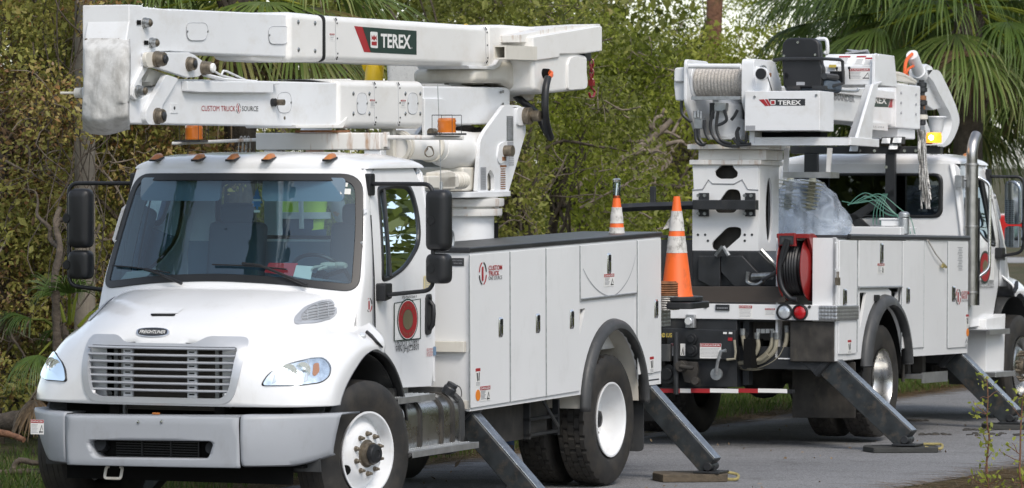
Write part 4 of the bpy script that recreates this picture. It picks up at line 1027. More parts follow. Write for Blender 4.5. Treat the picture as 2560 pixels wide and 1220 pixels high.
for yy, nm in ((.30, 0), (-.28, 1)):
    pp = P(1, .30)
    q = [V((p.x, yy, p.z)) for p in pp.poly(r2(PLT, 8))]
    hole = [V((p.x, yy, p.z)) for p in pp.poly(r2([(1219, 481.5 - 4), (1218, 440), (1226, 422), (1236, 440), (1237, 477)], 6))]
    m = MB(); m.prism_holes(q, [hole], (0, -.035, 0))
    tp = m.build('turret_plate', 'boom_white', BT, bevel=.005)
    if nm == 0:
        m = MB(); pp2 = P(1, .30); pp2.plate(m, r2([(1287, 268), (1312, 268), (1314, 310), (1290, 316)], 9), .03, .02); m.m = 1; pp2.bolt(m, 1307, 290, .07, .05, .02, 24); pp2.bolt(m, 1311, 290, .045, .09, .05, 16)
        m.m = 0; pp2.plate(m, r2([(1245, 360), (1262, 352), (1270, 375), (1262, 400), (1248, 412), (1240, 395)], 8), .02, .012); m.m = 1; pp2.bolt(m, 1259, 377, .045, .07, .012, 20); m.m = 2; pp2.rect(m, 1252, 392, 1262, 402, .002, .013)
        m.build('turret_pin', ['boom_white', 'bolt_bronze', 'rust'], tp, bevel=.003)
        m = MB(); pp2.rect(m, 1266, 290, 1283, 352, .001, .002); m.m = 1
        for k in range(12): pp2.rect(m, 1268, 293 + k * 4.8, 1281 - (k * 5 % 7), 295 + k * 4.8, .0005, .003)
        m.m = 1; pp2.rect(m, 1268, 354, 1283, 368, .001, .002)
        for k in range(9): pp2.rect(m, 1271, 371 + k * 5, 1284, 373.5 + k * 5, .0005, .003)
        m.m = 1; pp2.rect(m, 1201, 418, 1215, 475, .001, .002); m.m = 0
        for k in range(9): pp2.rect(m, 1203, 421 + k * 6, 1213, 422.5 + k * 6, .0005, .003)
        m.m = 2; pp2.rect(m, 1250, 413, 1266, 418, .001, .002)
        for k in range(10): pp2.rect(m, 1251, 421 + k * 5.5, 1263, 423.5 + k * 5.5, .0005, .003)
        m.build('turret_label', ['galvanised', 'decal_grey', 'rust'], tp)
m = MB(); m.bb((-3.65, -.24, 2.33), (-4.35, .24, 2.52)); m.build('turret_core', 'cream_paint', BT, bevel=.02)
# slew gearbox and the big hydraulic cylinder
G = P(1, .42)
m = MB(); a_, b_ = G(1070, 440), G(1148, 470); m.bb((a_.x, .10, b_.z), (b_.x, .42, a_.z)); c_, d_ = G(1100, 430), G(1170, 474)
m.prism([G(x, y) for x, y in ((1098, 431), (1128, 426), (1140, 432), (1140, 474), (1098, 474))], (0, -.12, 0)); m.build('slew_gearbox', 'cream_paint', BT, bevel=.012)
m = MB(); e_ = G(1145, 452); f_ = G(1192, 452); ax = V((-1, 0, 0)); L_ = abs(f_.x - e_.x)
pr = [(.05, 0), (.085, .01), (.085, .03)]
for k in range(6): pr += [(.07, .03 + L_ * (.15 + k * .13)), (.052, .03 + L_ * (.18 + k * .13)), (.052, .03 + L_ * (.22 + k * .13)), (.068, .03 + L_ * (.25 + k * .13))]
pr += [(.03, L_)]
m.lathe(pr, (e_.x, .30, e_.z), ax, 20)
m.build('gearbox_motor', 'cream_paint', BT)
m = MB(); H1 = P(1, .12)
pts = [H1(994, 365), H1(1050, 368), H1(1095, 370)]; m.tube(pts, [.098, .098, .104], 28)
m.tube(smooth([H1(1092, 371), H1(1120, 373), H1(1150, 376), H1(1185, 376), H1(1230, 372)], 5), [.11, .118, .13, .140, .145, .15, .152, .155, .156, .156, .156, .155, .153, .15, .148, .146, .145, .143, .142, .140, .14][:21], 28)
hc = m.build('lift_cylinder', 'fibre_white', BT, sharp=30)
m = MB()
for x in (992, 1000, 1075): m.lathe([(.10, -.012), (.125, -.012), (.125, .012), (.10, .012)], H1(x, 366), (1, 0, 0), 28, True)
m.m = 1; m.bb(H1(982, 322), H1(990, 405) - V((0, .10, 0))); m.build('cylinder_band', ['cream_paint', 'cream_paint'], hc)
m = MB(); m.bb((-3.1, -.45, 1.5), (-3.9, -.10, 2.92)); m.build('valve_cabinet', 'decal_blue', BT, bevel=.01) if False else None
m = MB(); q = P(0, -5.0); a_, b_ = q(965, 322), q(1045, 470); m.bb((-5.0, a_.y, b_.z), (-5.4, b_.y, a_.z)); m.build('side_locker', 'boom_white', BT, bevel=.01)
# ---- lower boom
YF = .185
S0 = P(1, YF); S1 = P(1, YF + .03)
def slab(name, pts, yf, depth, mat, parent=None, bevel=.012, seg=2, r=0):
    pp = P(1, yf); q = pp.poly(r2(pts, r)) if r else pp.poly(pts)
    m = MB(); m.prism(q, (0, -depth, 0)); return m.build(name, mat, parent or BT, bevel=bevel, seg=seg)
lb = slab('lower_boom', [(306, 216), (314, 298), (328, 309), (860, 318), (860, 207), (440, 197), (420, 205), (372, 236), (350, 246)], YF, .325, 'boom_white')
slab('boom_tray', [(468, 203), (686, 204), (700, 206), (700, 211), (684, 212), (684, 232), (500, 231), (470, 228)], YF + .05, .05, 'boom_white', lb, .008)
slab('boom_sleeve', [(846, 199), (1062, 203), (1062, 322), (846, 320)], YF + .022, .415, 'fibre_white', lb, .055, 4)
slab('boom_collar', [(775, 198), (880, 197), (880, 206), (838, 209)], YF - .05, .3, 'fibre_white', lb, .01)
slab('boom_butt', [(1058, 215), (1268, 218), (1276, 224), (1276, 300), (1240, 311), (1058, 312)], YF - .01, .35, 'boom_white', lb, .015)
slab('boom_hanger', [(1062, 246), (1105, 246), (1115, 250), (1115, 280), (1104, 322), (1104, 356), (1066, 356), (1062, 320)], YF + .012, .03, 'boom_white', lb, .006)
slab('boom_skid', [(738, 312), (845, 312), (862, 300), (868, 292), (872, 294), (858, 320), (742, 320)], YF + .03, .42, 'rusty_white', lb, .005)
def hatch(pp, q, parent, off=.003, bolts=True):
    m = MB(); m.prism(pp.poly(r2(q, 12), off), -pp.n * .003); o = m.build('hatch_cover', 'boom_white', parent, bevel=.002)
    cx = sum(p[0] for p in q) / len(q); x0 = min(p[0] for p in q); x1 = max(p[0] for p in q); cy = sum(p[1] for p in q) / len(q)
    m = MB(); qq = pp.poly(r2(q, 12), off + .0005); m.tube(qq, .0018, 4, closed=True); m.build('hatch_seam', 'decal_grey', o)
    m = MB(); pp.bolt(m, x0 + 2, cy, .008, .006, off); pp.bolt(m, x1 - 2, cy, .008, .006, off); m.build('hatch_screw', 'bolt_steel', o)
hatch(S0, [(695, 231), (725, 231), (728, 256), (725, 282), (695, 282), (692, 256)], lb)
S2 = P(1, YF + .022)
for x in (904, 1031): hatch(S2, [(x - 10, 232), (x + 10, 232), (x + 14, 258), (x + 10, 285), (x - 10, 285), (x - 14, 258)], lb)
m = MB()
for x0 in (883, 923, 1013, 1050):
    for y in (234, 284): S2.bolt(m, x0, y, .016, .008, 0, 12, True)
m.build('boom_screw', 'bolt_steel', lb)
def seam(pp, pts, parent, n=7, name='rivet_seam'):
    m = MB(); qq = [pp(x, y, .001) for x, y in pts]; m.tube(qq, .002, 4)
    o = m.build(name, 'decal_grey', parent); m = MB()
    for k in range(n):
        t = (k + .5) / n * (len(pts) - 1); i = int(t); f_ = t - i; x = pts[i][0] * (1 - f_) + pts[i + 1][0] * f_; y = pts[i][1] * (1 - f_) + pts[i + 1][1] * f_
        pp.bolt(m, x + 4, y, .007, .005, 0, 8)
    m.build('rivet', 'decal_black', o)
seam(S2, [(930, 205), (935, 212), (936, 300), (932, 315)], lb); seam(S2, [(990, 206), (995, 214), (996, 300), (992, 316)], lb)
m = MB(); S0.text(m, 'CUSTOM TRUCK', 503, 264, 588, 278, .002, .0); lt = m.build('boom_lettering', 'decal_red', lb, recalc=False)
m = MB(); S0.text(m, 'SOURCE', 604, 265, 645, 278, .002, .0); logo_one(S0, m, 590, 258, 601, 284, .002); m.build('boom_lettering', ['decal_black', 'decal_red'], lb, recalc=False)
for pp, q in ((S2, (924, 248, 937, 268)), (S2, (1001, 249, 1014, 268))):
    m = MB(); pp.danger(m, *q, .001); m.build('warning_label', DM, lb)
m = MB(); S0.rect(m, 426, 258, 444, 283, .006, .006); m.m = 1; S0.bolt(m, 434, 270, .012, .004, .005); m.build('switch_plate', ['boom_white', 'decal_black'], lb, bevel=.002)
m = MB(); S0.bolt(m, 680, 256, .03, .03, 0, 18); m.m = 1; S0.bolt(m, 686, 256, .022, .07, .01, 12); m.m = 0; m.build('cable_plug', ['black_plastic', 'bolt_bronze'], lb)
m = MB(); S0.bolt(m, 711, 295, .012, .004, 0); m.build('drain_plug', 'bolt_bronze', lb)
q = rpoly([S1(1078, 262), S1(1120, 262), S1(1120, 285), S1(1078, 285)], .02, 4)
m = MB(); m.prism([p - V((0, .025, 0)) for p in q], (0, .002, 0)); m.build('boom_slot', 'cream_paint', lb)
m = MB()
for x, y in ((1257, 229), (1251, 230), (1257, 260)): S0.bolt(m, x, y, .012, .006, 0)
m.build('boom_screw', 'bolt_steel', lb)
# ---- elbow: front box with the canvas flap, links and pins
EX = P(1, YF + .01)
eb = slab('elbow', [(330, 14), (345, 16), (430, 24), (430, 128), (372, 132), (371, 168), (356, 190), (356, 235), (344, 250), (330, 246), (318, 222), (311, 182), (312, 120)], YF + .006, .33, 'boom_white', BT, .010)
E0 = EX(328, 16); xe = E0.x
m = MB(); yC = P(0, xe + .02)(206, 50).y
m.prism_holes([V((xe + .02, yC, 3.675)), V((xe + .02, .19, 3.675)), V((xe + .02, .19, 3.30)), V((xe + .02, yC, 3.30))], [], (-.20, 0, 0)); m.build('elbow_cap', 'boom_white', eb, bevel=.008)
FL = P(0, xe + .05)
a_, b_ = FL(207, 94), FL(312, 92); ztp = (a_.z + b_.z) / 2; zbt = FL(260, 338).z
y0, y1 = a_.y, b_.y
m = MB(); rows = []
NR = 34
for i in range(NR + 1):
    t = i / NR; row = []
    for j in range(25):
        s_ = j / 24; y = y0 + (y1 - y0) * s_
        z = ztp - (ztp - zbt) * t * (1 - .10 * (1 - math.sin(pi * (.15 + .7 * s_)))) if t > .7 else ztp - (ztp - zbt) * t
        xx = xe + .05 + .11 * min(1, t / .12) + .04 * min(1, t * 2) + .03 * math.sin(pi * min(1, t * 1.1)) + .012 * math.sin(9 * s_ + 5 * t) * t + .005 * math.sin(21 * s_ * t + 3) + .0015 * math.sin(31 * t - 14 * s_)
        if t > .84: xx -= .30 * ((t - .84) / .16) ** 1.7
        y = P(0, xx)(202, 200).y; y = y + (P(0, xx)(314, 200).y - y) * s_; ed = 1 - abs(2 * s_ - 1) ** 6
        row.append(V((xx - .03 * (1 - ed), y + .006 * math.sin(6 * t) , z)))
    rows.append(row)
m.grid(rows)
sd_ = []
for i in range(NR + 1):
    p = rows[i][-1]; sd_.append([p, p + V((-.03, .002, 0))])
m.grid(sd_)
sd_ = []
for i in range(NR + 1):
    p = rows[i][0]; sd_.append([p, p + V((-.3, .02, 0))])
m.grid(sd_)
fl = m.build('canvas_flap', 'tarp', eb, solid=.004, sharp=80)
m = MB()
for x in (218, 258, 299):
    p = FL(x, 101); m.lathe([(.016, 0), (.012, .01), (.0001, .012)], V((xe + .06, p.y, p.z)), (1, 0, 0), 8)
p = FL(276, 79); m.lathe([(.013, 0), (.01, .008), (.0001, .01)], V((xe + .021, p.y, p.z)), (1, 0, 0), 8)
m.build('flap_bolt', 'bolt_bronze', fl)
m = MB(); m.tube([V((xe + .0, -.23, FL(200, 232).z)), V((xe, -.36, FL(180, 232).z))], .009, 6); m.cyl((xe, -.24, FL(200, 232).z), (xe, -.19, FL(200, 232).z), .035); m.build('flap_rod', 'cream_paint', eb)
# ---- upper boom
ub = slab('upper_boom', [(425, 22), (726, 36), (726, 143), (425, 130)], YF - .004, .36, 'boom_white', BT, .012)
slab('boom_collar', [(634, 33), (730, 30), (812, 38), (812, 155), (730, 156), (650, 153), (630, 148)], YF - .03, .33, 'fibre_white', ub, .04, 3)
slab('boom_collar', [(724, 30), (812, 38), (812, 155), (724, 156)], YF + .028, .43, 'fibre_white', ub, .05, 4)
m = MB(); pp = P(1, YF + .03); 
fb = slab('boom_sleeve', [(808, 38), (1225, 65), (1228, 168), (808, 154)], YF + .020, .41, 'fibre_white', ub, .05, 4)
m = MB(); S3 = P(1, YF + .020)
pz0, pz1 = S3(809, 36), S3(809, 155); m.prism(rpoly([V((pz0.x, -.215, pz1.z)), V((pz0.x, .221, pz1.z)), V((pz0.x, .221, pz0.z)), V((pz0.x, -.215, pz0.z))], .05, 4), (.014, 0, 0)); m.build('boom_gasket', 'gasket', ub)
seam(S3, [(834, 45), (838, 52), (840, 140), (836, 150)], ub); seam(S3, [(1208, 68), (1213, 76), (1215, 150), (1211, 158)], ub)
hatch(S0, [(466, 57), (515, 57), (520, 78), (513, 101), (470, 101), (465, 78)], ub); hatch(S0, [(672, 66), (720, 66), (722, 88), (718, 110), (674, 110), (670, 88)], ub)
m = MB()
for x, y in ((745, 55), (787, 58), (746, 124), (787, 127)): Pl(T1, 1, YF + .028).bolt(m, x, y, .017, .009, 0, 12, True)
m.build('boom_screw', 'bolt_steel', ub)
m = MB(); S3.danger(m, 823, 83, 836, 102, .001); m.build('warning_label', DM, ub)
m = MB(); m.m = 0; S3.plate(m, [(905, 67), (1041, 77), (1041, 137), (926, 131)], .001, .002); m.m = 1; S3.plate(m, [(885, 65), (906, 67), (927, 131), (910, 130)], .001, .002)
m.m = 2; S3.plate(m, r2([(925, 79), (943, 80), (944, 121), (926, 119)], 3), .001, .003); m.m = 1
S3.plate(m, [(928, 87), (931, 93), (934, 87), (937, 93), (940, 88), (941, 102), (938, 97), (934, 102), (931, 97), (928, 101)], .0005, .004); S3.plate(m, [(928, 104), (941, 104), (941, 114), (928, 113)], .0005, .004)
m.m = 2; a_ = S3(951, 119, .003); b_ = S3(1026, 122, .003); t_ = S3(951, 84, .003); m.text('TEREX', a_, (b_ - a_), (0, 0, 1), (b_ - a_).length, t_.z - a_.z, 0, .028); S3.text(m, 'o', 1027, 118, 1030, 122, .003)
m.build('boom_emblem', ['decal_green', 'decal_red', 'decal_white'], ub, recalc=False)
def pin(x, y, r, h, yf, mat=('bolt_bronze', 'black_steel'), parent=None, cap=.6):
    pp = P(1, yf); m = MB(); p = pp(x, y); n = V((0, 1, 0)); m.m = 0
    m.lathe([(r * 1.15, 0), (r * 1.15, h * .3), (r, h * .35), (r, h * .8), (r * .9, h)], p, n, 24); m.m = 1; m.lathe([(r * cap, h * .95), (r * cap, h * 1.15), (r * cap * .7, h * 1.25), (.0001, h * 1.25)], p, n, 18)
    return m.build('pin', list(mat), parent or eb)
lk = slab('upper_link', [(366, 132), (388, 131), (473, 131), (488, 138), (520, 162), (518, 178), (497, 192), (470, 194), (392, 170), (368, 170)], YF + .05, .04, 'boom_white', eb, .006)
slab('link_lug', r2([(366, 130), (392, 130), (398, 150), (390, 168), (370, 170), (364, 150)], 8), YF + .075, .03, 'cream_paint', eb, .004)
slab('drag_link', r2([(416, 186), (447, 196), (404, 268), (416, 296), (404, 311), (372, 312), (365, 300), (365, 278)], 6), YF + .04, .04, 'boom_white', eb, .006)
slab('curved_link', r2([(364, 136), (371, 170), (348, 206), (358, 232), (356, 246), (340, 250), (330, 240), (336, 212), (356, 170)], 5), YF + .035, .03, 'boom_white', eb, .006)
slab('link_web', [(378, 172), (440, 195), (380, 215), (376, 205), (362, 205)], YF - .05, .2, 'cream_paint', eb, .004)
for a_ in ((390, 148, .05, .07, YF + .075), (472, 160, .045, .05, YF + .05), (392, 290, .05, .055, YF + .04)): pin(*a_)
pin(505, 170, .045, .08, YF + .04, ('bolt_bronze', 'decal_white'), None, .75)
for a_ in ((360, 57, .032, .05, YF + .006), (377, 107, .032, .05, YF + .006), (343, 227, .035, .06, YF + .035)): pin(*a_, ('bolt_steel', 'bolt_bronze'), None, .7)
m = MB(); EX.rect(m, 342, 50, 352, 62, .002, .003); EX.rect(m, 360, 101, 370, 112, .002, .003); m.build('adjuster_slot', 'near_black', eb)
m = MB(); m.tube([S1(520, 168), S1(552, 188), S1(606, 203)], .008, 6); m.tube([S1(552, 190), S1(558, 177), S1(566, 178), S1(620, 203)], .008, 6); m.tube([S1(508, 186), S1(560, 199), S1(640, 205)], .014, 6); m.build('boom_tie_rod', 'boom_white', lb)
# ---- platform end: knuckle, mount, pod, hose, jib hook, bucket
TB = P(1, .24)
kn = slab('boom_tip', [(1222, 62), (1260, 62), (1350, 68), (1358, 76), (1358, 158), (1250, 168), (1222, 168)], .20, .40, 'fibre_white', BT, .03, 3)
slab('tip_shoe', [(1168, 163), (1230, 165), (1240, 160), (1252, 141), (1262, 142), (1250, 166), (1235, 174), (1175, 172)], .235, .45, 'boom_white', kn, .006)
slab('lower_pod', [(1186, 172), (1262, 152), (1340, 152), (1342, 250), (1330, 252), (1262, 208), (1186, 208)], .22, .55, 'cream_paint', kn, .05, 4)
slab('pod', [(1330, 130), (1400, 116), (1470, 140), (1470, 224), (1352, 236), (1336, 226)], .40, .55, 'fibre_white', kn, .035, 4)
slab('pod_cap', r2([(1421, 226), (1421, 158), (1428, 143), (1441, 138), (1456, 145), (1466, 168), (1470, 205), (1468, 222)], 8), .42, .03, 'fibre_white', kn, .006)
bk = slab('tip_bracket', [(1333, 92), (1500, 64), (1506, 66), (1506, 128), (1464, 134), (1400, 136), (1400, 144), (1340, 152), (1334, 150)], .42, .35, 'fibre_white', kn, .012)
slab('tip_cover', [(1296, 88), (1400, 66), (1500, 60), (1502, 66), (1334, 92), (1334, 150), (1326, 150), (1325, 105), (1297, 106)], .36, .28, 'rusty_white', kn, .004)
m = MB(); a_ = P(1, .42)(1262, 120).x
pa = P(1, .42)(1262, 112); pb_ = P(1, .42)(1287, 150)
q0 = [V((pa.x, .42, pa.z)), V((pa.x, .33, pa.z)), V((pa.x, .33, pb_.z)), V((pa.x, .42, pb_.z))]
cc = (q0[0] + q0[2]) / 2; hw = .055
def sqr(s, x): return [V((x, cc.y + s * a, cc.z + s * b)) for a, b in ((1, 1), (-1, 1), (-1, -1), (1, -1))]
m.grid([sqr(hw, pa.x), sqr(hw * .78, pa.x), sqr(hw * .78, pa.x - .5)], True); m.grid([sqr(hw, pa.x), sqr(hw, pa.x - .62)], True); m.add(sqr(hw * .78, pa.x - .3), [(0, 1, 2, 3)])
m.build('square_socket', 'cream_paint', kn)
m = MB(); pp = P(1, .403); m.prism([p for p in pp.poly(r2([(1356, 171), (1374, 172), (1379, 180), (1376, 194), (1358, 196), (1354, 184)], 5), .002)], (0, -.003, 0)); m.build('hose_port', 'near_black', kn)
m = MB()
for k in range(4): m.tube(smooth([pp(1374 - k, 178 + k * 2, .0), pp(1366, 183 + k * 2, .05), pp(1352, 195 + k, .06)], 4), .012, 6)
m.build('orange_hoses', 'hose_orange', kn)
m = MB(); m.tube(smooth([pp(1353, 194, .06), pp(1344, 225, .07), pp(1343, 280, .07), pp(1352, 320, .06), pp(1368, 344, .03), pp(1378, 325, -.05), pp(1376, 285, -.12), pp(1364, 255, -.2), pp(1372, 238, -.3)], 6), .030, 12); m.build('hose_loop', 'black_plastic', kn)
# jib chain and hook, red
m = MB(); px_ = P(1, .25)
m.bb(px_(1462, 128), px_(1478, 152) - V((0, .12, 0))); m.build('jib_sheave', 'black_steel', kn)
m = MB()
for k in range(5):
    c = px_(1479, 158 + k * 12); A = V((1, 0, 0)) if k % 2 else V((0, 1, 0)); q = [c + A * .018 * math.cos(t) + V((0, 0, .034 * math.sin(t))) for t in [2 * pi * i / 14 for i in range(14)]]; m.tube(q, .007, 6, closed=True)
m.tube(smooth([px_(1479, 212), px_(1479, 220), px_(1486, 228), px_(1484, 240), px_(1476, 242), px_(1473, 232)], 4), .011, 8); m.box(px_(1479, 207), (.05, .04, .05)); m.build('hook_chain', 'red_paint', kn)
# bucket behind the booms, on the far side
bx0 = P(1, -1.1)(960, 180).x; bx1 = P(1, -.45)(1190, 180).x - .25
m = MB()
q = rpoly([V((bx0, -.45, 0)), V((bx1 + .25, -.45, 0)), V((bx1 + .25, -1.1, 0)), V((bx0, -1.1, 0))], .07, 5)
cx_, cy_ = (bx0 + bx1 + .25) / 2, -.775
rows = [[V((cx_ + (p.x - cx_) * k, cy_ + (p.y - cy_) * k, z)) for p in q] for k, z in ((.86, 2.62), (.93, 2.62), (1.0, 3.50), (1.05, 3.51), (1.05, 3.55), (.98, 3.55), (.9, 2.7))]
m.grid(rows, True); m.add(rows[0], [tuple(range(len(q)))]); bu = m.build('bucket', 'speckled_white', BT, sharp=45)
m = MB(); m.tube([p + V((0, 0, .02)) for p in rows[4]], .018, 8, closed=True); m.build('bucket_rim', 'yellow_plastic', bu)
m = MB(); c = P(1, -.75)(1165, 70); m.lathe([(.05, -.1), (.06, 0), (.05, .015), (.0001, .02)], c, (0, 0, 1), 24); m.m = 1; m.tube([c + V((.075 * math.cos(t), 0, -.03 + .06 * math.sin(t))) for t in [pi * k / 10 for k in range(11)]], .008, 6); m.build('bucket_cover', ['black_plastic', 'yellow_plastic'], bu)
m = MB(); y_ = P(1, -.5); m.tube([y_(938, 158), y_(934, 205)], [.075, .075], 20); m.tube([y_(938, 158), y_(930, 162)], [.075, .09], 20); m.build('line_guard', 'yellow_plastic', BT)
m = MB(); st = P(1, -.3)
for pts in ([(1135, 160), (1122, 175), (1118, 212)], [(1140, 160), (1155, 180), (1170, 212)]): 
    q = [st(x, y) for x, y in pts]; m.grid([[p + V((.06, 0, 0)) for p in q], [p + V((0, .02, 0)) for p in q], [p - V((.05, 0, 0)) for p in q]])
m.build('harness_strap', 'strap_tan', bu)
slab('step_post', [(1183, 172), (1210, 172), (1210, 212), (1183, 212)], .05, .1, 'cream_paint', kn, .004)
# hose clutter behind the butt of the boom, small lamp, aerial
m = MB(); cl = P(1, .05)
for k in range(5): m.tube(smooth([cl(1140 + k * 5, 322 + k * 3), cl(1165 + k * 4, 318), cl(1185, 326 + k * 2), cl(1200, 330 - k * 2)], 4), .016, 6)
m.bb(cl(1110, 318), cl(1200, 342) - V((0, .2, 0))); m.build('hydraulic_hoses', 'grimy_dark', BT)
m = MB(); h_ = P(1, .32)
for k in range(3): m.tube(smooth([h_(1070, 366 + k * 3), h_(1062, 380 + k * 2), h_(1070, 392), h_(1084, 386), h_(1080, 372 - k * 2), h_(1072, 366)], 5), .004, 5)
m.cyl(h_(1076, 330), h_(1086, 330), .03); m.build('work_lamp', 'bolt_bronze', BT)
m = MB(); an = P(1, 1.0); m.tube([an(1103, 470), an(1099, 330), an(1094, 210)], .0035, 5); m.tube([an(1103, 478), an(1103, 455)], .011, 8); m.build('aerial', 'galvanised', BT)
# ---- things lying in the cab and on the truck
def rest(name, label, cat, T, parts, org, mats, group=None, **k):
    o = parts.build(name, mats, None, T=T, org=org, **k); return tag(o, label, cat, group)
def dash_sheet(pts, off, name, lab, cat, mat):
    q = [onws(x, y, off) for x, y in pts]; m = MB(); m.prism(q, (-.004, 0, -.002)); rest(name, lab, cat, T1, m, q[0], mat)
dash_sheet([(640, 682), (652, 658), (724, 659), (716, 692)], -.13, 'folder', 'red folder propped on the dashboard behind the windscreen', 'folder', 'folder_red')
dash_sheet([(722, 664), (764, 667), (757, 700), (714, 692)], -.12, 'paper_sheets', 'white papers on the dashboard between red folder and gloves', 'papers', 'paper')
dash_sheet([(283, 702), (300, 681), (374, 672), (350, 692)], -.10, 'paper_sheets', 'loose white paper at the far left end of the dashboard', 'papers', 'paper')
m = MB()
for dx, dy, rz in ((0, 0, .2), (-.06, .07, -.3)):
    c = onws(798 + dy * 350, 672, -.14) + V((dx * .5, 0, 0)); Rm = Matrix.Rotation(rz, 3, 'Z')
    rows = []
    for k in range(7):
        t = k / 6; rr = .045 * math.sin(pi * (.25 + .5 * t)); rows.append([c + Rm @ V((.0 + math.cos(a) * rr * .7, -.05 + .11 * t, math.sin(a) * rr * .6 + .02)) for a in [2 * pi * i / 10 for i in range(10)]])
    m.grid(rows, True); m.add(rows[0], [tuple(range(10))]); m.add(rows[-1], [tuple(range(10))])
    for f_ in range(4): m.tube([c + Rm @ V((.02 - f_ * .018, -.04, .015)), c + Rm @ V((.035 - f_ * .024, -.09, .01)), c + Rm @ V((.045 - f_ * .03, -.125 + abs(f_ - 1.5) * .01, -.01))], [.011, .010, .007], 6)
    m.tube([c + Rm @ V((.03, .0, .01)), c + Rm @ V((.06, -.03, .0)), c + Rm @ V((.075, -.055, -.01))], [.012, .011, .008], 6)
rest('work_gloves', 'pair of worn cloth gloves on the dashboard by the steering wheel', 'gloves', T1, m, onws(798, 690, -.14), 'glove_cloth')
m = MB(); af = P(0, -.36); q = af.poly([(643, 470), (648, 484), (646, 486), (652, 494), (649, 497), (656, 506), (650, 510), (652, 518), (645, 516), (645, 524), (640, 524), (640, 516), (632, 517), (635, 510), (629, 506), (636, 497), (632, 494), (639, 485), (637, 483)])
m.prism(q, (-.003, 0, 0)); m.m = 1; m.prism(af.poly([(633, 498), (653, 498), (653, 503), (633, 503)], .002), (-.001, 0, 0)); m.prism(af.poly([(635, 525), (650, 525), (650, 531), (635, 531)], .002), (-.001, 0, 0)); m.tube([af(643, 470), af(645, 445)], .002, 4)
rest('air_freshener', 'blue tree-shaped air freshener hanging inside the windscreen', 'air freshener', T1, m, q[0], ['tree_blue', 'paper'])
# traffic cones
def cone(T, base, H, label, grp='traffic cones on the tail of the front truck', tilt=0, torn=False):
    t = thing('traffic_cone', label, 'traffic cone', T, base, grp); r0 = H * .15; r1 = .028
    bz = .035; rad = lambda z: r0 + (r1 - r0) * ((z - bz) / (H - bz))
    c = V(base)
    def band(z0, z1, o=0): return [(rad(z0) + o, z0), (rad(z1) + o, z1)]
    m = MB(); m.lathe([(rad(bz) + .01, bz), (rad(bz), bz + .02), (rad(H) + .0, H - .01), (r1 * .9, H), (r1 * .6, H), (r1 * .6, H - .05)], c, (0, 0, 1), 40); m.build('cone_body', 'cone_orange', t, sharp=60)
    for z0, z1 in ((.46, .62), (.67, .86)):
        m = MB(); zz = [z0 * H + (z1 - z0) * H * k / 8 for k in range(9)]; m.lathe([(rad(z) + .003 + .0015 * math.sin(k * 5.), z) for k, z in enumerate(zz)], c, (0, 0, 1), 40)
        if torn and z1 > .8: m.add([c + V((-.0, -rad(.70 * H), .70 * H)), c + V((.03, -rad(.7 * H) - .055, .68 * H)), c + V((.0, -rad(.8 * H) - .012, .80 * H)), c + V((.03, -rad(.76 * H), .78 * H))], [(0, 1, 2), (1, 2, 3)])
        m.build('reflective_collar', 'cone_collar', t, sharp=60)
    m = MB(); w_ = H * .235; q = rpoly([V((w_, w_ * .45)), V((w_ * .45, w_)), V((-w_ * .45, w_)), V((-w_, w_ * .45)), V((-w_, -w_ * .45)), V((-w_ * .45, -w_)), V((w_ * .45, -w_)), V((w_, -w_ * .45))], .03, 3)
    m.prism([c + V((p.x, p.y, 0)) for p in q], (0, 0, .038)); m.build('cone_base', 'black_plastic', t, bevel=.008)
    return t
cx_ = T1.hit(1690, 752, 0, -5.70)
cone(T1, (-5.72, cx_.y, 1.405), .86, 'orange cone with torn white collars on the tail shelf, beside the wire spools', torn=True)
m = MB(); c = V((-5.72, cx_.y, 1.345)); w_ = .22
m.prism(rpoly([c + V((w_, w_, 0)), c + V((-w_, w_, 0)), c + V((-w_, -w_, 0)), c + V((w_, -w_, 0))], .07, 4), (0, 0, .055)); rest('spare_cone_base', 'black rubber cone base lying under the torn orange cone', 'cone base', T1, m, c, 'black_plastic', bevel=.01)
c2 = T1.hit(1536, 594, 0, -5.0)
cone(T1, (-5.05, c2.y, 1.60), .68, 'cleaner orange and white cone standing behind the far edge of the service body')
m = MB(); c = V((-5.05, c2.y, 2.28)); m.lathe([(.03, -.02), (.032, .10), (.030, .11)], c, (0, 0, 1), 16); m.m = 1; m.lathe([(.033, .11), (.034, .13), (.02, .14), (.0001, .14)], c, (0, 0, 1), 16); m.tube([c + V((.01, 0, 0)), c + V((.0, 0.005, .1))], .006, 5)
rest('cone_lamp', 'clear tube lamp stuck in the top of the cleaner cone', 'lamp', T1, m, c, ['lens_glass', 'chrome'])
for i, (dy, z, mat, lab) in enumerate(((0, 1.335, 'wire_grey', 'reel of bright bare wire on the tail shelf, under the rusty coil'), (0, 1.455, 'rust', 'rusty brown wire coil stacked on the bright wire reel'))):
    q = T1.hit(1662, 770, 0, -5.60); m = MB(); c = V((-5.60, q.y, z))
    m.lathe([(.03, 0), (.12, 0), (.12, .008), (.10, .012)], c, (0, 0, 1), 28)
    for k in range(5): m.lathe([(.105 + .011 * math.cos(t), .02 + k * .019 + .009 * math.sin(t)) for t in [2 * pi * j / 8 for j in range(8)]], c, (0, 0, 1), 28, True)
    m.lathe([(.10, .105), (.12 - i * .02, .108), (.12 - i * .02, .114), (.03, .114)], c, (0, 0, 1), 28)
    rest('wire_reel', lab, 'wire reel', T1, m, c, mat, sharp=45)
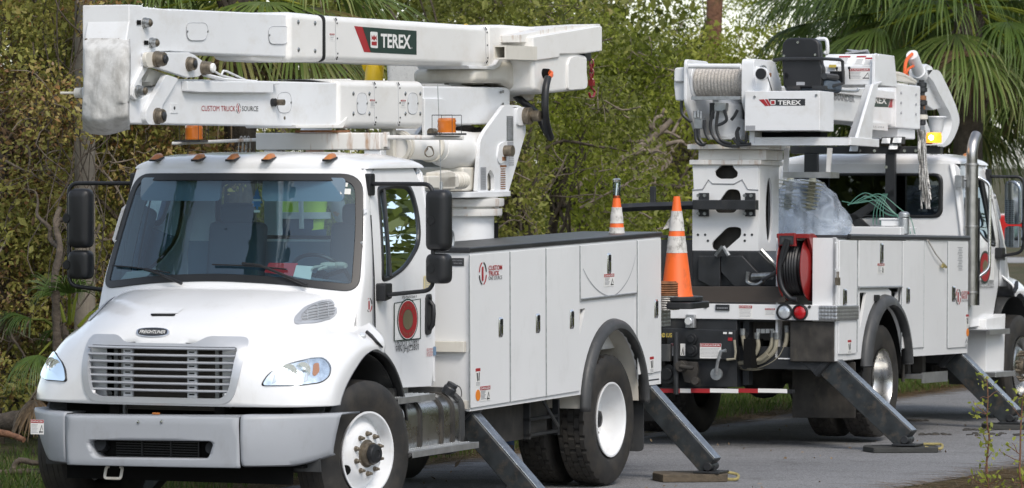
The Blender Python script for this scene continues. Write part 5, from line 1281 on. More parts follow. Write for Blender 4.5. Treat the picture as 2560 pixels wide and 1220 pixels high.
# ------------------------------------------------------------------ the rear truck: a digger derrick, seen from behind and its right side
DT = thing('derrick_truck', 'white digger derrick truck behind, seen from the rear, with winch drum and black operator seat', 'truck', T2)
make_hood(DT, T2); make_cab(DT, T2, -1, 'rear_glass'); chassis(DT, .74)
make_mirror(DT, T2, -1, 1.22, 1.31); make_mirror(DT, T2, 1, 1.40)
for sg in (1, -1):
    axle_wheel(DT, 0, sg, .51, 'front', 'polished_steel', False)
    axle_wheel(DT, -4.46, sg, .47, 'rear', 'polished_steel', True)
    m = MB(); arch_strip(m, -.02, .56, .655, sg * .62, sg * 1.10, R(-12), R(200), .01); m.build('wheel_arch', 'grey_rubber', DT)
    m = MB(); m.prism(rpoly([V((-.55, sg * 1.16, .42)), V((-.50, sg * 1.16, 1.05)), V((-.64, sg * 1.16, 1.02)), V((-1.02, sg * 1.12, 1.0)), V((-1.02, sg * 1.12, .42))], .02, 3), (0, -sg * .3, 0)); m.build('cab_skirt', 'body_white', DT, bevel=.01)
Rr = lambda x: Pl(T2, 0, x)
Sd = lambda y: Pl(T2, 1, y)
def rear(name, pts, x, t, mat, parent=None, bevel=.006, r=0, off=0):
    m = MB(); pp = Rr(x); m.prism(pp.poly(r2(pts, r) if r else pts, off), V((t, 0, 0))); return m.build(name, mat, parent or DT, bevel=bevel)
def side(name, pts, y, t, mat, parent=None, bevel=.006, r=0, off=0):
    m = MB(); pp = Sd(y); m.prism(pp.poly(r2(pts, r) if r else pts, off), V((0, t, 0))); return m.build(name, mat, parent or DT, bevel=bevel)
for y in (-.7, -.3, 0, .3, .7):
    m = MB(); x = xws(y, 2.545) - .03; m.sphere((x, y, 2.62), .05, 12, 6, (1.2, .8, .9)); m.build('marker_light', 'amber_dull', DT)
# service body
XA, XB, YN = -5.85, -1.90, -1.20
AC2 = (-4.46, .56)
m = MB()
arch = [V((AC2[0] + math.cos(t) * .59, AC2[1] + math.sin(t) * .60)) for t in [pi * k / 20 for k in range(21)]]
arch = [V((AC2[0] + .59, .69))] + [p for p in arch if p.y > .70] + [V((AC2[0] - .59, .69))]
outer = [V((-3.84, .68)), V((-3.84, 1.79)), V((XA, 1.79)), V((XA, .68))] + list(reversed(arch))
m.bb((XB, YN, .68), (-3.84, YN + .03, 1.79))
pk = [rpoly([V((-5.18, 1.29)), V((-4.98, 1.29)), V((-5.05, 1.16)), V((-5.17, .95))], .02, 3), rpoly([V((-4.28, 1.29)), V((-4.07, 1.29)), V((-4.07, 1.0)), V((-4.17, 1.1))], .02, 3)]
m.prism_holes([V((p.x, YN, p.y)) for p in outer], [[V((p.x, YN, p.y)) for p in q] for q in pk], (0, .03, 0))
m.bb((XB, YN + .002, .684), (XB - .03, -.62, 1.785)); m.bb((XA, YN + .002, .68), (XA + .03, -.98, 1.785)); m.bb((XA + .03, -.64, .7), (XB - .03, -.62, 1.785)); m.bb((XA + .02, YN + .03, .69), (-5.06, -.65, .70)); m.bb((-3.86, YN + .03, .69), (XB - .03, -.65, .70)); m.bb((XA + .03, YN + .03, 1.76), (XB - .03, -.65, 1.78))
b2 = m.build('service_body', 'body_white', DT)
m = MB(); m.bb((XA, .62, .7), (XB, 1.2, 1.76)); m.build('far_locker', 'black_steel', DT, bevel=.01)
m = MB(); m.bb((XA, .62, 1.775), (XB, 1.21, 1.80)); m.bb((-5.6, .9, 1.80), (-5.0, 1.15, 1.815)); m.build('far_locker_top', 'grey_rubber', DT)
m = MB(); m.tube([(XA + .35, YN - .004, 1.80), (XB, YN - .004, 1.80)], .024, 10); m.bb((XA + .3, YN, 1.785), (XB, -.62, 1.812)); m.build('deck_edge', 'black_steel', b2, bevel=.004)
m = MB(); m.bb((XA + .05, -.62, 1.02), (XB, .62, 1.06)); m.build('deck', 'black_steel', DT)
sN = Sd(YN)
def dpanel(x0, x1, z0, z1, latch=None, tall=False):
    m = MB(); m.prism(rpoly([V((x0 + .01, YN - .014, z0)), V((x1 - .01, YN - .014, z0)), V((x1 - .01, YN - .014, z1)), V((x0 + .01, YN - .014, z1))], .008, 2), (0, .012, 0)); d = m.build('compartment_door', 'body_white', b2, bevel=.004)
    if latch:
        c = sN(*latch, .016); w_, h_ = .05, .075
        if tall: w_, h_ = .045, .095
        q = lambda s1, s2: rpoly([c + V((-s1, 0, -s2)), c + V((s1, 0, -s2)), c + V((s1, 0, s2)), c + V((-s1, 0, s2))], .012, 3)
        m = MB(); o_, i_ = q(w_, h_), q(w_ * .74, h_ * .84); m.grid([o_, [p - V((0, .008, 0)) for p in i_], i_], True); m.m = 1; m.prism([p + V((0, .001, 0)) for p in i_], (0, .002, 0)); m.m = 0; m.bb(c + V((-w_ * .4, .002, -h_ * .6)), c + V((w_ * .4, -.012, h_ * .15)))
        m.build('latch', ['chrome', 'gasket'], d)
    return d
dpanel(-5.80, -5.29, .74, 1.765, (2108, 743)); dpanel(-5.25, -3.99, 1.345, 1.765, (2200, 634), True); dpanel(-3.97, -3.32, .76, 1.765, (2266, 739)); dpanel(-2.57, -1.92, .74, 1.765, (2380, 735))
m = MB(); m.bb((-3.31, YN + .035, .72), (-2.58, YN + .04, 1.76)); m.bb((-3.3, YN + .02, 1.10), (-2.6, YN + .035, 1.11)); m.bb((-3.3, YN + .015, .80), (-2.6, YN + .035, .805)); m.build('recess_panel', 'boom_white', b2) if False else None
m = MB(); m.tube([(-5.24, YN - .016, 1.335), (-4.0, YN - .016, 1.335)], .010, 8)
for x in (-5.27, -3.98, -3.32, -2.57): m.tube([(x, YN - .008, .75), (x, YN - .008, 1.76)], .006, 6)
m.build('hinge', 'galvanised', b2)
m = MB(); rows = []
for k in range(37):
    t = R(-4) + R(188) * k / 36; c_, s_ = math.cos(t), math.sin(t)
    rows.append([V((AC2[0] + c_ * r_, yy, max(.62, AC2[1] + s_ * r_ * 1.03))) for r_, yy in ((.59, YN + .02), (.58, YN - .055), (.595, YN - .085), (.635, YN - .08), (.68, YN - .045), (.69, YN))])
m.grid(rows); m.build('arch_moulding', 'grey_rubber', b2, solid=.01, sharp=60)
m = MB(); arch_strip(m, AC2[0], AC2[1], .585, -.6, YN + .03, R(0), R(180), .012, rz=.60); m.build('arch_liner', 'near_black', b2)
m = MB(); c = sN(2189, 745, .002); m.bb(c - V((.06, 0, .03)), c + V((.06, -.02, .03))); m.build('side_marker', 'black_plastic', b2, bevel=.004)
m = MB(); c = sN(2079, 640, 0); m.tube([V((-5.9, YN - .01, 1.74)), V((-5.9, YN - .03, 1.74)), V((-5.9, YN - .03, 1.50)), V((-5.9, YN - .01, 1.50))], .008, 6); m.m = 1; m.bb((-5.93, YN - .05, 1.36), (-5.87, YN - .02, 1.43)); m.tube([(-5.92, YN - .035, 1.43), (-5.92, YN - .035, 1.48), (-5.88, YN - .035, 1.48), (-5.88, YN - .035, 1.43)], .006, 6)
m.build('padlock_hasp', ['boom_white', 'bolt_bronze'], b2)
m = MB(); m.tube([sN(2314, 600, .02), sN(2332, 635, .03), sN(2352, 660, .03)], .007, 6); m.m = 1
for k in range(7): m.tube([sN(2350, 656, .03), sN(2353 + (k - 3) * 2.4, 668 + (k % 3), .03)], .006, 5)
m.build('tie_rope', ['white_rope', 'yellow_rope'], b2)
# lettering and labels, right side
m = MB(); logo_one(sN, m, 2385, 722, 2398, 762, .018); m.m = 1; sN.text(m, 'CUSTOM', 2399, 728, 2418, 737, .018, .02); sN.text(m, 'TRUCK', 2399, 738, 2414, 747, .018, .02); m.m = 0; sN.text(m, 'ONE SOURCE', 2399, 749, 2418, 754, .018)
m.build('body_lettering', ['decal_black', 'decal_red'], b2, recalc=False)
m = MB()
for k in range(15): sN.rect(m, 2390 + (k * 3 % 4), 618 + k * 4, 2403 - (k * 5 % 3), 619.6 + k * 4, .0005, .0165)
m.build('faded_notice', 'decal_grey', b2)
m = MB(); sN.danger(m, 2189, 658, 2207, 684, .016, True); m.build('warning_label', DM, b2)
m = MB(); pict_label(sN, m, 2115, 850, 2124, 885, .016); m.build('pinch_label', DM, b2)
m = MB(); pict_label(sN, m, 2411, 786, 2418, 820, .016); m.m = 4; c = sN(2415, 831, .018); m.cyl(c, c + V((0, .002, 0)), .04, seg=20); m.build('pinch_label', DM + ['decal_orange'], b2)
m = MB(); sN.text(m, 'SAFE', 2408, 860, 2417, 866, .017, .01); sN.plate(m, [(2408, 858), (2412, 845), (2416, 858), (2414, 858), (2412, 851), (2410, 858)], .0005, .018); m.build('maker_mark', 'decal_grey', b2, recalc=False)
em = Sd(-1.05)
m = MB(); m.m = 0; em.plate(m, [(2442, 637), (2485, 634), (2485, 700), (2442, 700)], .001, .002); c = em(2462, 668, .004)
for r_, z_, mm, o_ in ((.19, 0, 1, 0), (.165, 0, 2, .001), (.085, 0, 3, .002)):
    m.m = mm; m.prism([c + V((math.cos(t) * r_, -o_, math.sin(t) * r_ * .86)) for t in [2 * pi * k / 36 for k in range(36)]], (0, .001, 0))
m.build('door_emblem', ['decal_white', 'decal_green', 'decal_red', 'bronze'], DT); m = MB(); em.text(m, 'USDOT 127892', 2444, 703, 2484, 712, .003, .006); em.text(m, 'VIN JHJZ2801', 2444, 714, 2484, 722, .003); m.build('door_lettering', 'decal_black', DT, recalc=False)
# tail: end bar with lamps, steps, gear panel, reflective strip
tl = Rr(-5.90)
m = MB(); a_, b_ = tl(1600, 757), tl(2090, 802); m.bb((-5.90, 1.1, b_.z), (-5.84, -1.20, a_.z)); tb = m.build('tail_bar', 'body_white', DT, bevel=.005)
m = MB(); m.bb((-5.91, -1.06, b_.z + .004), (-5.30, -1.235, a_.z - .003)); m.build('corner_step', 'tread_plate', tb, bevel=.008)
for (x, y, mat) in ((1962, 780, 'clear_lens'), (2001, 781, 'red_lens')):
    m = MB(); c = tl(x, y, .0); m.m = 1; m.lathe([(.075, 0), (.075, .022), (.062, .026), (.060, .012)], c, (-1, 0, 0), 32); m.m = 0; m.lathe([(.060, .012), (.05, .022), (.02, .027), (.0001, .028)], c, (-1, 0, 0), 32)
    m.build('tail_lamp', [mat, 'black_plastic'], tb)
m = MB(); tl.danger(m, 1847, 763, 1881, 796, .001); m.build('warning_label', DM, tb)
m = MB(); tl.danger(m, 1912, 770, 1938, 790, .001); m.build('warning_label', DM, tb)
m = MB(); tl.rect(m, 1790, 761, 1824, 776, .012, .013); m.m = 1
for k in range(7): tl.bolt(m, 1795 + k * 4, 770, .006, .003, .013, 8)
m.build('plate_lamp', ['decal_black', 'decal_grey'], tb)
m = MB()
for x in (1765, 2024): tl.bolt(m, x, 767, .014, .01, 0, 12)
m.build('bar_bolt', 'decal_black', tb)
rear('end_board', [(1700, 716), (1962, 716), (1962, 756), (1700, 756)], -5.86, .03, 'brown_panel')
gp = rear('gear_panel', [(1655, 778), (1842, 778), (1842, 968), (1655, 968)], -5.88, .25, 'black_steel')
rear('gear_step', [(1655, 820), (1838, 826), (1838, 900), (1655, 898)], -5.94, .05, 'black_steel', gp)
g2 = Rr(-5.945)
m = MB(); g2.danger(m, 1750, 858, 1803, 896, .001, False); m.build('warning_label', DM, gp)
m = MB(); g2.danger(m, 1678, 858, 1689, 889, .001, False, 'O'); m.build('warning_label', DM, gp)
m = MB(); m.m = 0; g2.rect(m, 1701, 859, 1713, 889, .001, .001); m.m = 3; g2.plate(m, [(1703, 887), (1708, 866), (1710, 887), (1708, 887), (1707, 874), (1705, 887)], .0005, .002); m.build('warning_label', DM, gp)
m = MB(); g2.text(m, 'GROUND LUG', 1630, 832, 1680, 843, .003, .02); m.build('panel_lettering', 'decal_yellow', gp, recalc=False)
m = MB()
for x in (1808, 1822): g2.rect(m, x, 830, x + 9, 835, .001, .001)
m.m = 1; g2.rect(m, 1820, 844, 1831, 852, .001, .001); m.build('small_label', ['decal_white', 'decal_red'], gp)
m = MB(); g2.rect(m, 1653, 860, 1681, 903, .06, .06); m.build('connector_box', 'grey_rubber', gp, bevel=.005)
m = MB()
for x, y, r_ in ((1731, 848, .05), (1731, 876, .055), (1670, 935, .09)): g2.bolt(m, x, y, r_, .03, 0, 24); g2.bolt(m, x, y, r_ * .6, .05, 0, 20)
m.build('socket', 'black_plastic', gp, bevel=.004)
m = MB(); g2.plate(m, [(1712, 903), (1745, 905), (1748, 925), (1740, 960), (1715, 955), (1708, 930)], .04, .04); g2.bolt(m, 1742, 952, .035, .06, .0, 14); g2.bolt(m, 1712, 915, .05, .12, 0, 16); m.tube([g2(1712, 915, .12), g2(1745, 920, .12)], .02, 8); m.build('pintle_hook', 'grimy_dark', gp, bevel=.004)
m = MB(); g2.bolt(m, 1793, 935, .055, .03, 0, 20); m.tube([g2(1793, 935, .04), g2(1800, 905, .06), g2(1808, 878, .06), g2(1821, 876, .06)], .016, 8); m.build('tow_socket', 'galvanised', gp)
m = MB(); m.tube([g2(1696, 830, .06), g2(1696, 985, .06)], .025, 10); m.build('step_pole', 'black_steel', gp)
m = MB(); m.tube([g2(1838, 850, .02), g2(1842, 880, .03), g2(1840, 897, .03), g2(1820, 899, .03)], .012, 6); m.build('bent_rod', 'hose_tan', gp)
m = MB(); k_ = Rr(-5.91)
a_, b_ = k_(1719, 162 + 0), k_(1741, 188)
c0, c1 = k_(1718, 786), k_(1740, 820); m.bb((-5.96, c0.y, c1.z), (-5.90, c1.y, c0.z)); m.m = 1; k_.bolt(m, 1728, 803, .035, .03, .055, 16); m.build('work_lamp', ['aluminium', 'clear_lens'], gp, bevel=.006)
# reflective bar
dt = Rr(-5.97); a_, b_ = dt(1640, 969), dt(1978, 983)
m = MB(); m.bb((-5.93, 1.0, b_.z - .005), (-5.86, b_.y, a_.z + .005)); ub_ = m.build('under_bar', 'black_steel', DT, bevel=.004)
m = MB(); xs = [1640, 1700, 1727, 1775, 1846, 1895, 1968]
for i in range(6): m.m = (i + 1) % 2; dtp = Rr(-5.932); dtp.rect(m, xs[i], 971, xs[i + 1], 982, .001, .001)
m.build('reflective_tape', ['decal_white', 'decal_red'], ub_)
# box below the body at the rear right, mud flap, hydraulic bank and hoses
m = MB(); m.bb((-5.86, -.77, .67), (-5.3, -1.19, 1.035)); m.build('corner_box', 'grimy_dark', DT, bevel=.01)
rear('mud_flap', [(1980, 905), (2138, 905), (2138, 1046), (1980, 1044)], -5.35, .02, 'grimy_dark', r=4)
m = MB(); m.bb((-5.7, -.30, .85), (-5.4, -.72, 1.03)); vb = m.build('valve_bank', 'grimy_dark', DT, bevel=.006)
m = MB(); hv = Rr(-5.72)
for k in range(4): hv.rect(m, 1891 + k * 11.5, 822, 1901 + k * 11.5, 833, .001, .002)
m.build('valve_label', 'decal_white', vb)
hz = Rr(-5.80)
for i, pts in enumerate(([(1968, 828), (1964, 860), (1945, 895), (1905, 918), (1868, 921), (1845, 915)], [(1934, 840), (1928, 870), (1905, 895), (1875, 905), (1845, 908)], [(1945, 845), (1940, 875), (1915, 900), (1880, 912)], [(1862, 835), (1868, 870), (1880, 893), (1905, 900), (1925, 885)], [(1900, 845), (1903, 865), (1895, 885), (1885, 890)])):
    m = MB(); q = [hz(x, y, .02 * i) for x, y in pts]; m.tube(smooth(q, 5), .021, 10); m.m = 1; m.cyl(q[0] + V((0, 0, -.01)), q[0] + V((0, 0, .05)), .026, seg=8); m.build('hydraulic_hose', ['hose_tan', 'bolt_steel'], DT)
m = MB(); m.bb((-5.8, -.30, .45), (-5.7, -.36, 1.02))
for z in (.62, .80, .90): m.cyl((-5.83, -.33, z), (-5.8, -.33, z), .03)
m.build('frame_end', 'black_steel', DT)
# outriggers
for x, top, ft in ((-5.72, (.98, .74), (1.84, -.01)), (-1.96, (.96, .74), (1.68, .06))):
    for sg in (-1, 1): outrigger(DT, x, sg, top, ft, .20, .16)
m = MB(); m.bb((-5.62, -1.0, .60), (-5.82, 1.0, .80)); m.bb((-1.88, -1.0, .58), (-2.06, 1.0, .80)); m.build('outrigger_beam', 'black_steel', DT)
# under-body step and bracket
m = MB(); m.bb((-3.30, -1.0, .46), (-2.55, -1.2, .50)); m.bb((-3.31, -1.19, .42), (-2.54, -1.205, .52)); m.m = 1; m.bb((-3.15, -.9, .5), (-3.05, -1.0, .70)); m.bb((-2.7, -.9, .5), (-2.6, -1.0, .70)); m.tube([(-3.60, -1.1, .44), (-3.60, -1.1, .74)], .016, 8); m.build('body_step', ['aluminium', 'grimy_dark'], DT)
# pedestal, base and swing-arm bar
pd2 = Rr(-5.47)
m = MB(); face = pd2.poly([(1731, 412), (1896, 412), (1896, 627), (1731, 626), (1731, 478), (1735, 470)])
H_ = [r2([(1787, 428), (1796, 420), (1802, 413.5), (1832, 413.5), (1835, 421), (1845, 430), (1843, 442), (1832, 447), (1800, 447), (1789, 440)], 4), r2([(1792, 532), (1838, 532), (1854, 500), (1848, 474), (1820, 472), (1800, 500), (1785, 522)], 10), r2([(1780, 620), (1788, 627 - 1), (1812, 626), (1853, 590), (1853, 570), (1840, 567), (1818, 568), (1780, 606)], 8)]
m.prism_holes(face, [pd2.poly(h) for h in H_], (.02, 0, 0))
a_, b_ = pd2(1731, 412), pd2(1896, 627); yc0, yc1 = a_.y, b_.y
ft = [V((-5.449, yc1, b_.z)), V((-4.93, yc1, b_.z)), V((-4.93, yc1, a_.z)), V((-5.449, yc1, a_.z))]
ov = [V((-5.19 + .09 * math.cos(t), yc1, (a_.z + b_.z) / 2 - .02 + .30 * math.sin(t))) for t in [2 * pi * k / 24 for k in range(24)]]
hl_ = rpoly([V((-5.24, yc1, a_.z - .05)), V((-5.14, yc1, a_.z - .05)), V((-5.14, yc1, a_.z - .17)), V((-5.24, yc1, a_.z - .17))], .04, 3)
m.prism_holes(ft, [ov], (0, .02, 0)); m.bb((-5.44, yc0, b_.z), (-4.93, yc0 - .02, a_.z)); m.bb((-4.93, yc0, b_.z), (-4.95, yc1 + .02, a_.z))
pe = m.build('pedestal', 'body_white', DT, bevel=.004)
m = MB(); m.bb((-5.35, yc0 - .05, b_.z + .02), (-5.0, yc1 + .08, a_.z - .02)); m.build('pedestal_core', 'grimy_dark', pe)
m = MB(); z0 = a_.z; m.bb((-5.50, yc0 + .02, z0), (-4.90, yc1 - .03, z0 + .045)); m.bb((-5.44, .28, z0 + .045), (-4.98, -.38, z0 + .14)); m.bb((-5.52, .36, z0 + .142), (-4.95, -.44, z0 + .185)); m.build('turntable', 'rusty_white', DT, bevel=.006)
m = MB(); m.tube(pd2.poly([(1731, 475), (1757, 473), (1772, 449), (1782, 459), (1835, 460), (1856, 449), (1870, 473), (1896, 475)], .003), .006, 5); m.build('weld_seam', 'decal_grey', pe)
bs = rear('pedestal_base', [(1731, 628), (1896, 628), (1960, 690), (1960, 716), (1731, 716)], -5.49, .5, 'black_steel', None, .01)
m = MB(); q = Rr(-5.55); q.plate(m, [(1745, 640), (1800, 640), (1800, 716), (1775, 716), (1745, 700)], .05, 0); q.plate(m, [(1802, 640), (1855, 640), (1893, 680), (1893, 716), (1835, 716), (1802, 680)], .05, 0); m.build('base_gusset', 'black_steel', bs, bevel=.006)
m = MB(); m.tube([q(1795, 640, .05), q(1812, 617, .05)], .022, 8); m.tube([q(1826, 640, .05), q(1812, 617, .05)], .022, 8); m.tube([q(1890, 692, .08), q(1940, 690, .12)], .035, 12); m.tube([q(1905, 625, .02), q(1945, 668, .02)], .022, 8)
m.tube(smooth([q(1880, 680, .1), q(1878, 705, .1), q(1905, 712, .14), q(1925, 700, .14)], 4), .02, 8); m.build('steel_rams', 'bolt_steel', bs)
pb = Rr(-5.58)
m = MB(); m.tube([pb(1547, 520), pb(1625, 516), pb(1740, 513)], .040, 4, True); m.bb(V((-5.62, pb(1735, 500).y, pb(1800, 524).z)), V((-5.54, pb(1893, 500).y, pb(1800, 500).z)))
for x in (1741, 1857): pb.plate(m, [(x, 482), (x + 26, 482), (x + 26, 541), (x, 541)], .02, -.05)
pb.plate(m, [(1624, 466), (1637, 466), (1637, 510), (1624, 512)], .04, .0); pb.plate(m, [(1536, 470), (1547, 472), (1547, 512), (1536, 512)], .04, .0)
ba = m.build('swing_bar', 'black_steel', DT, bevel=.005)
m = MB()
for x in (1746, 1762, 1862, 1878):
    for y in (489, 534): Rr(-5.53).bolt(m, x, y, .016, .012, 0, 8)
m.build('bar_bolt', 'bolt_steel', ba)
m = MB()
for x, y in ((1745, 587), (1763, 587), (1770, 602), (1862, 587), (1880, 587), (1862, 602)): pd2.bolt(m, x, y, .012, .003, 0, 10)
m.build('bolt_hole', 'decal_black', pe)
# winch and its cheeks, swivel column, hydraulics
wn = Rr(-5.62); m = MB(); c0, c1 = wn(1722, 203), wn(1856, 203); yd0, yd1 = c0.y, c1.y; zc = c0.z; xc = -5.42
pr = [(.175, 0), (.175, .012), (.12, .014)]
L_ = abs(yd1 - yd0); prof = []
for k in range(15):
    t = k / 15 * (L_ - .03) + .015
    for j in range(5): prof.append((.128 + .010 * math.sin(pi * j / 5), t + j / 5 * (L_ - .03) / 15))
m.lathe(prof, (xc, yd0, zc), (0, -1, 0), 36); dr_ = m.build('winch_rope', 'white_rope', DT, sharp=70)
m = MB()
for y in (yd0, yd1 + .012): m.lathe([(.165, 0), (.165, .012), (.04, .012)], (xc, y, zc), (0, -1, 0), 36)
m.build('winch_drum', 'boom_white', dr_)
def cheek(y, t=.03):
    m = MB(); m.prism(rpoly([V((-5.66, y, zc + .20)), V((-5.10, y, zc + .20)), V((-4.9, y, zc - .02)), V((-4.9, y, 2.70)), V((-5.35, y, 2.70)), V((-5.66, y, zc - .20))], .05, 4), (0, -t, 0)); return m.build('winch_cheek', 'boom_white', DT, bevel=.006)
cheek(yd0 + .035); ck = cheek(yd1 - .005, .12)
m = MB(); c = V((-5.45, yd1 - .126, zc + .02)); m.lathe([(.13, 0), (.13, .02), (.10, .024), (.0001, .024)], c, (0, -1, 0), 28); m.m = 1
for k in range(3): t = 2 * pi * k / 3 + .5; m.cyl(c + V((math.cos(t) * .085, -.02, math.sin(t) * .085)), c + V((math.cos(t) * .085, -.06, math.sin(t) * .085)), .02)
m.build('winch_bearing', ['galvanised', 'rust'], ck)
m = MB(); q = Rr(-5.68); q.plate(m, r2([(1858, 160), (1880, 163), (1905, 175), (1915, 190), (1912, 240), (1880, 250), (1858, 245)], 6), .05, -.08); q.bolt(m, 1908, 185, .06, .05, 0, 20); m.m = 1; q.bolt(m, 1908, 185, .05, .07, 0, 20); m.tube([q(1915, 172, .02), q(1925, 205, .02), q(1932, 228, .02)], .006, 6); m.build('winch_motor', ['boom_white', 'black_plastic'], ck, bevel=.01)
m = MB(); q = Rr(-5.55); q.plate(m, r2([(1685, 172), (1716, 170), (1716, 252), (1688, 252), (1684, 212)], 6), .22, 0); q.plate(m, r2([(1690, 170), (1714, 168), (1714, 205), (1688, 205)], 5), .25, .04); m.build('gear_case', 'boom_white', DT, bevel=.015, seg=3)
m = MB(); q = Rr(-5.68); m.tube([q(1722, 165), q(1852, 166)], .024, 10); a_, b_ = q(1729, 241), q(1850, 249); m.m = 1; m.bb((-5.69, a_.y, b_.z), (-5.64, b_.y, a_.z)); m.build('winch_guard', ['boom_white', 'galvanised'], DT)
m = MB(); m.lathe([(.16, 2.70), (.16, 2.86), (.13, 2.87), (.13, 3.0), (.10, 3.02), (.10, 3.12)], (-5.35, 0.02, 0), (0, 0, 1), 28); m.bb((-5.5, .18, 2.68), (-5.2, -.16, 2.72)); sc_ = m.build('swivel_column', 'boom_white', DT, bevel=.006)
q = Rr(-5.58)
m = MB(); q.plate(m, [(1735, 292), (1755, 292), (1755, 322), (1735, 322)], .1, 0)
for x, y in ((1737, 285), (1745, 283), (1752, 286)): m.cyl(q(x, y + 12), q(x, y - 8), .014)
q.plate(m, [(1786, 255), (1815, 257), (1813, 278), (1786, 278)], .08, 0); m.build('hydraulic_valve', 'galvanised', DT, bevel=.006)
m = MB()
for pts in ([(1786, 278), (1778, 310), (1785, 340), (1810, 362), (1850, 366)], [(1797, 278), (1793, 320), (1805, 350), (1830, 360)], [(1812, 275), (1818, 300), (1800, 312), (1790, 312)], [(1706, 252), (1708, 285), (1730, 305)], [(1740, 322), (1742, 350), (1755, 362), (1765, 360)], [(1748, 322), (1750, 345), (1760, 360)], [(1763, 300), (1765, 330), (1775, 350)], [(1845, 330), (1850, 350), (1865, 356), (1870, 330)], [(1835, 345), (1850, 362), (1880, 360)], [(1850, 318), (1843, 335), (1850, 360)], [(1830, 300), (1838, 290), (1846, 275)]):
    m.tube(smooth([q(x, y, .02) for x, y in pts], 5), .015, 8)
m.bb(q(1750, 255) + V((.25, 0, 0)), q(1850, 300) + V((.3, 0, 0))); m.build('hydraulic_hose', 'black_steel', DT)
# operator station: box, seat, console, frame, ladder
bx = Rr(-5.72); a_, b_ = bx(1862, 228), bx(2049, 326.5)
m = MB(); m.bb((-5.72, a_.y, b_.z), (-5.33, b_.y, a_.z)); ob = m.build('station_box', 'boom_white', DT, bevel=.006)
m = MB(); m.m = 0; bx.plate(m, [(1921, 247), (2013, 247), (2013, 264), (1928, 264)], .001, .002); m.m = 1; bx.plate(m, [(1897, 249), (1910, 248), (1922, 265), (1913, 265)], .001, .002); bx.plate(m, [(1912, 248), (1919, 248), (1928, 264), (1923, 265)], .001, .002)
m.m = 2; bx.plate(m, r2([(1926, 250), (1939, 250), (1939, 262), (1926, 262)], 2), .0005, .003); m.m = 1; bx.plate(m, [(1928, 252), (1937, 252), (1937, 260), (1928, 260)], .0005, .004); m.m = 2; bx.text(m, 'TEREX', 1945, 251, 2003, 262, .003, .03)
m.build('station_emblem', ['decal_black', 'decal_red', 'decal_white'], ob, recalc=False)
m = MB()
for x, y in ((1887, 242), (2041, 238)): bx.bolt(m, x, y, .012, .008, 0, 10)
m.m = 1; bx.rect(m, 1864, 314, 1888, 325, .0005, .001); m.build('box_screw', ['bolt_steel', 'decal_grey'], ob)
se = Rr(-5.25)
m = MB(); m.prism(se.poly(r2([(1958, 218), (1954, 160), (1955, 108), (1966, 96), (1990, 94), (2034, 95), (2047, 105), (2052, 160), (2057, 170), (2054, 216), (2040, 220), (1968, 220)], 8)), V((.10, 0, 0))); st_ = m.build('operator_seat', 'black_plastic', DT, bevel=.02, seg=3)
m = MB(); m.bb((-5.2, -.46, 3.12), (-4.75, -.88, 3.24)); m.build('seat_cushion', 'seat_grey', st_, bevel=.04, seg=3)
m = MB(); m.tube([se(1936, 151, .03), se(1960, 147, .03), se(2060, 147, .03), V(se(2075, 146, .03)) + V((.3, 0, 0)), V(se(2078, 150)) + V((.32, 0, 0)), V(se(2080, 205)) + V((.32, 0, 0)), V(se(2060, 214)) + V((.2, 0, 0))], .016, 8)
for y in (2060, 1965): m.tube([V(se(y, 190)), V(se(y, 190)) + V((.35, 0, 0))], .03, 8)
m.bb(se(1966, 214), se(2000, 224) + V((.3, 0, 0))); m.bb(se(2030, 214), se(2062, 224) + V((.3, 0, 0))); m.build('arm_rest', 'black_steel', st_)
m = MB()
for x, y in ((1995, 106), (1960, 140), (2038, 137)): se.bolt(m, x, y, .012, .008, 0, 10)
m.m = 1; se.rect(m, 1991, 205, 2012, 213, .001, .001); m.build('seat_bolt', ['chrome', 'decal_grey'], st_)
m = MB(); q = Rr(-4.95); m.tube(rpoly([q(2036, 98), q(2066, 97), q(2069, 112), q(2069, 140)], .05, 5), .018, 8); m.build('seat_rail', 'boom_white', DT)
cs = Rr(-4.75)
m = MB(); f_ = cs.poly([(2052, 166), (2182, 166), (2186, 212), (2052, 212)]); tp_ = cs.poly([(2060, 134), (2190, 134)], 0)
zt2, zm2 = tp_[0].z, f_[0].z
ya_, yb_ = f_[0].y, f_[1].y
m.prism([V((-4.75, ya_, f_[2].z)), V((-4.75, ya_, zm2)), V((-4.60, ya_, zt2)), V((-4.15, ya_, zt2)), V((-4.05, ya_, f_[2].z))], (0, yb_ - ya_ - .01, 0)); co = m.build('console', 'boom_white', DT, bevel=.006)
m = MB(); cs.danger(m, 2124, 171, 2175, 200, .001, True); m.build('warning_label', DM, co)
def onslope(u, w_, off=.003): return V((-4.75 + .15 * w_ - off, ya_ + (yb_ - ya_) * u, zm2 + (zt2 - zm2) * w_ + off))
m = MB()
for u0, u1, w0, w1 in ((.28, .50, .2, .8), (.62, .80, .1, .8), (.80, .97, .0, .65)):
    m.m = 0; m.add([onslope(u0, w0), onslope(u1, w0), onslope(u1, w1), onslope(u0, w1)], [(0, 1, 2, 3)]); m.m = 1; m.add([onslope(u0, w1 - .12, .005), onslope(u1, w1 - .12, .005), onslope(u1, w1, .005), onslope(u0, w1, .005)], [(0, 1, 2, 3)])
    m.m = 2
    for k in range(4): w_ = w0 + .08 + k * .1; m.add([onslope(u0 + .02, w_, .005), onslope(u1 - .03, w_, .005), onslope(u1 - .03, w_ + .03, .005), onslope(u0 + .02, w_ + .03, .005)], [(0, 1, 2, 3)])
m.build('console_label', DM, co, recalc=False)
m = MB(); cs.rect(m, 2075, 178, 2112, 207, .001, .002); m.m = 1; cs.rect(m, 2075, 162, 2092, 169, .02, .03); m.m = 0
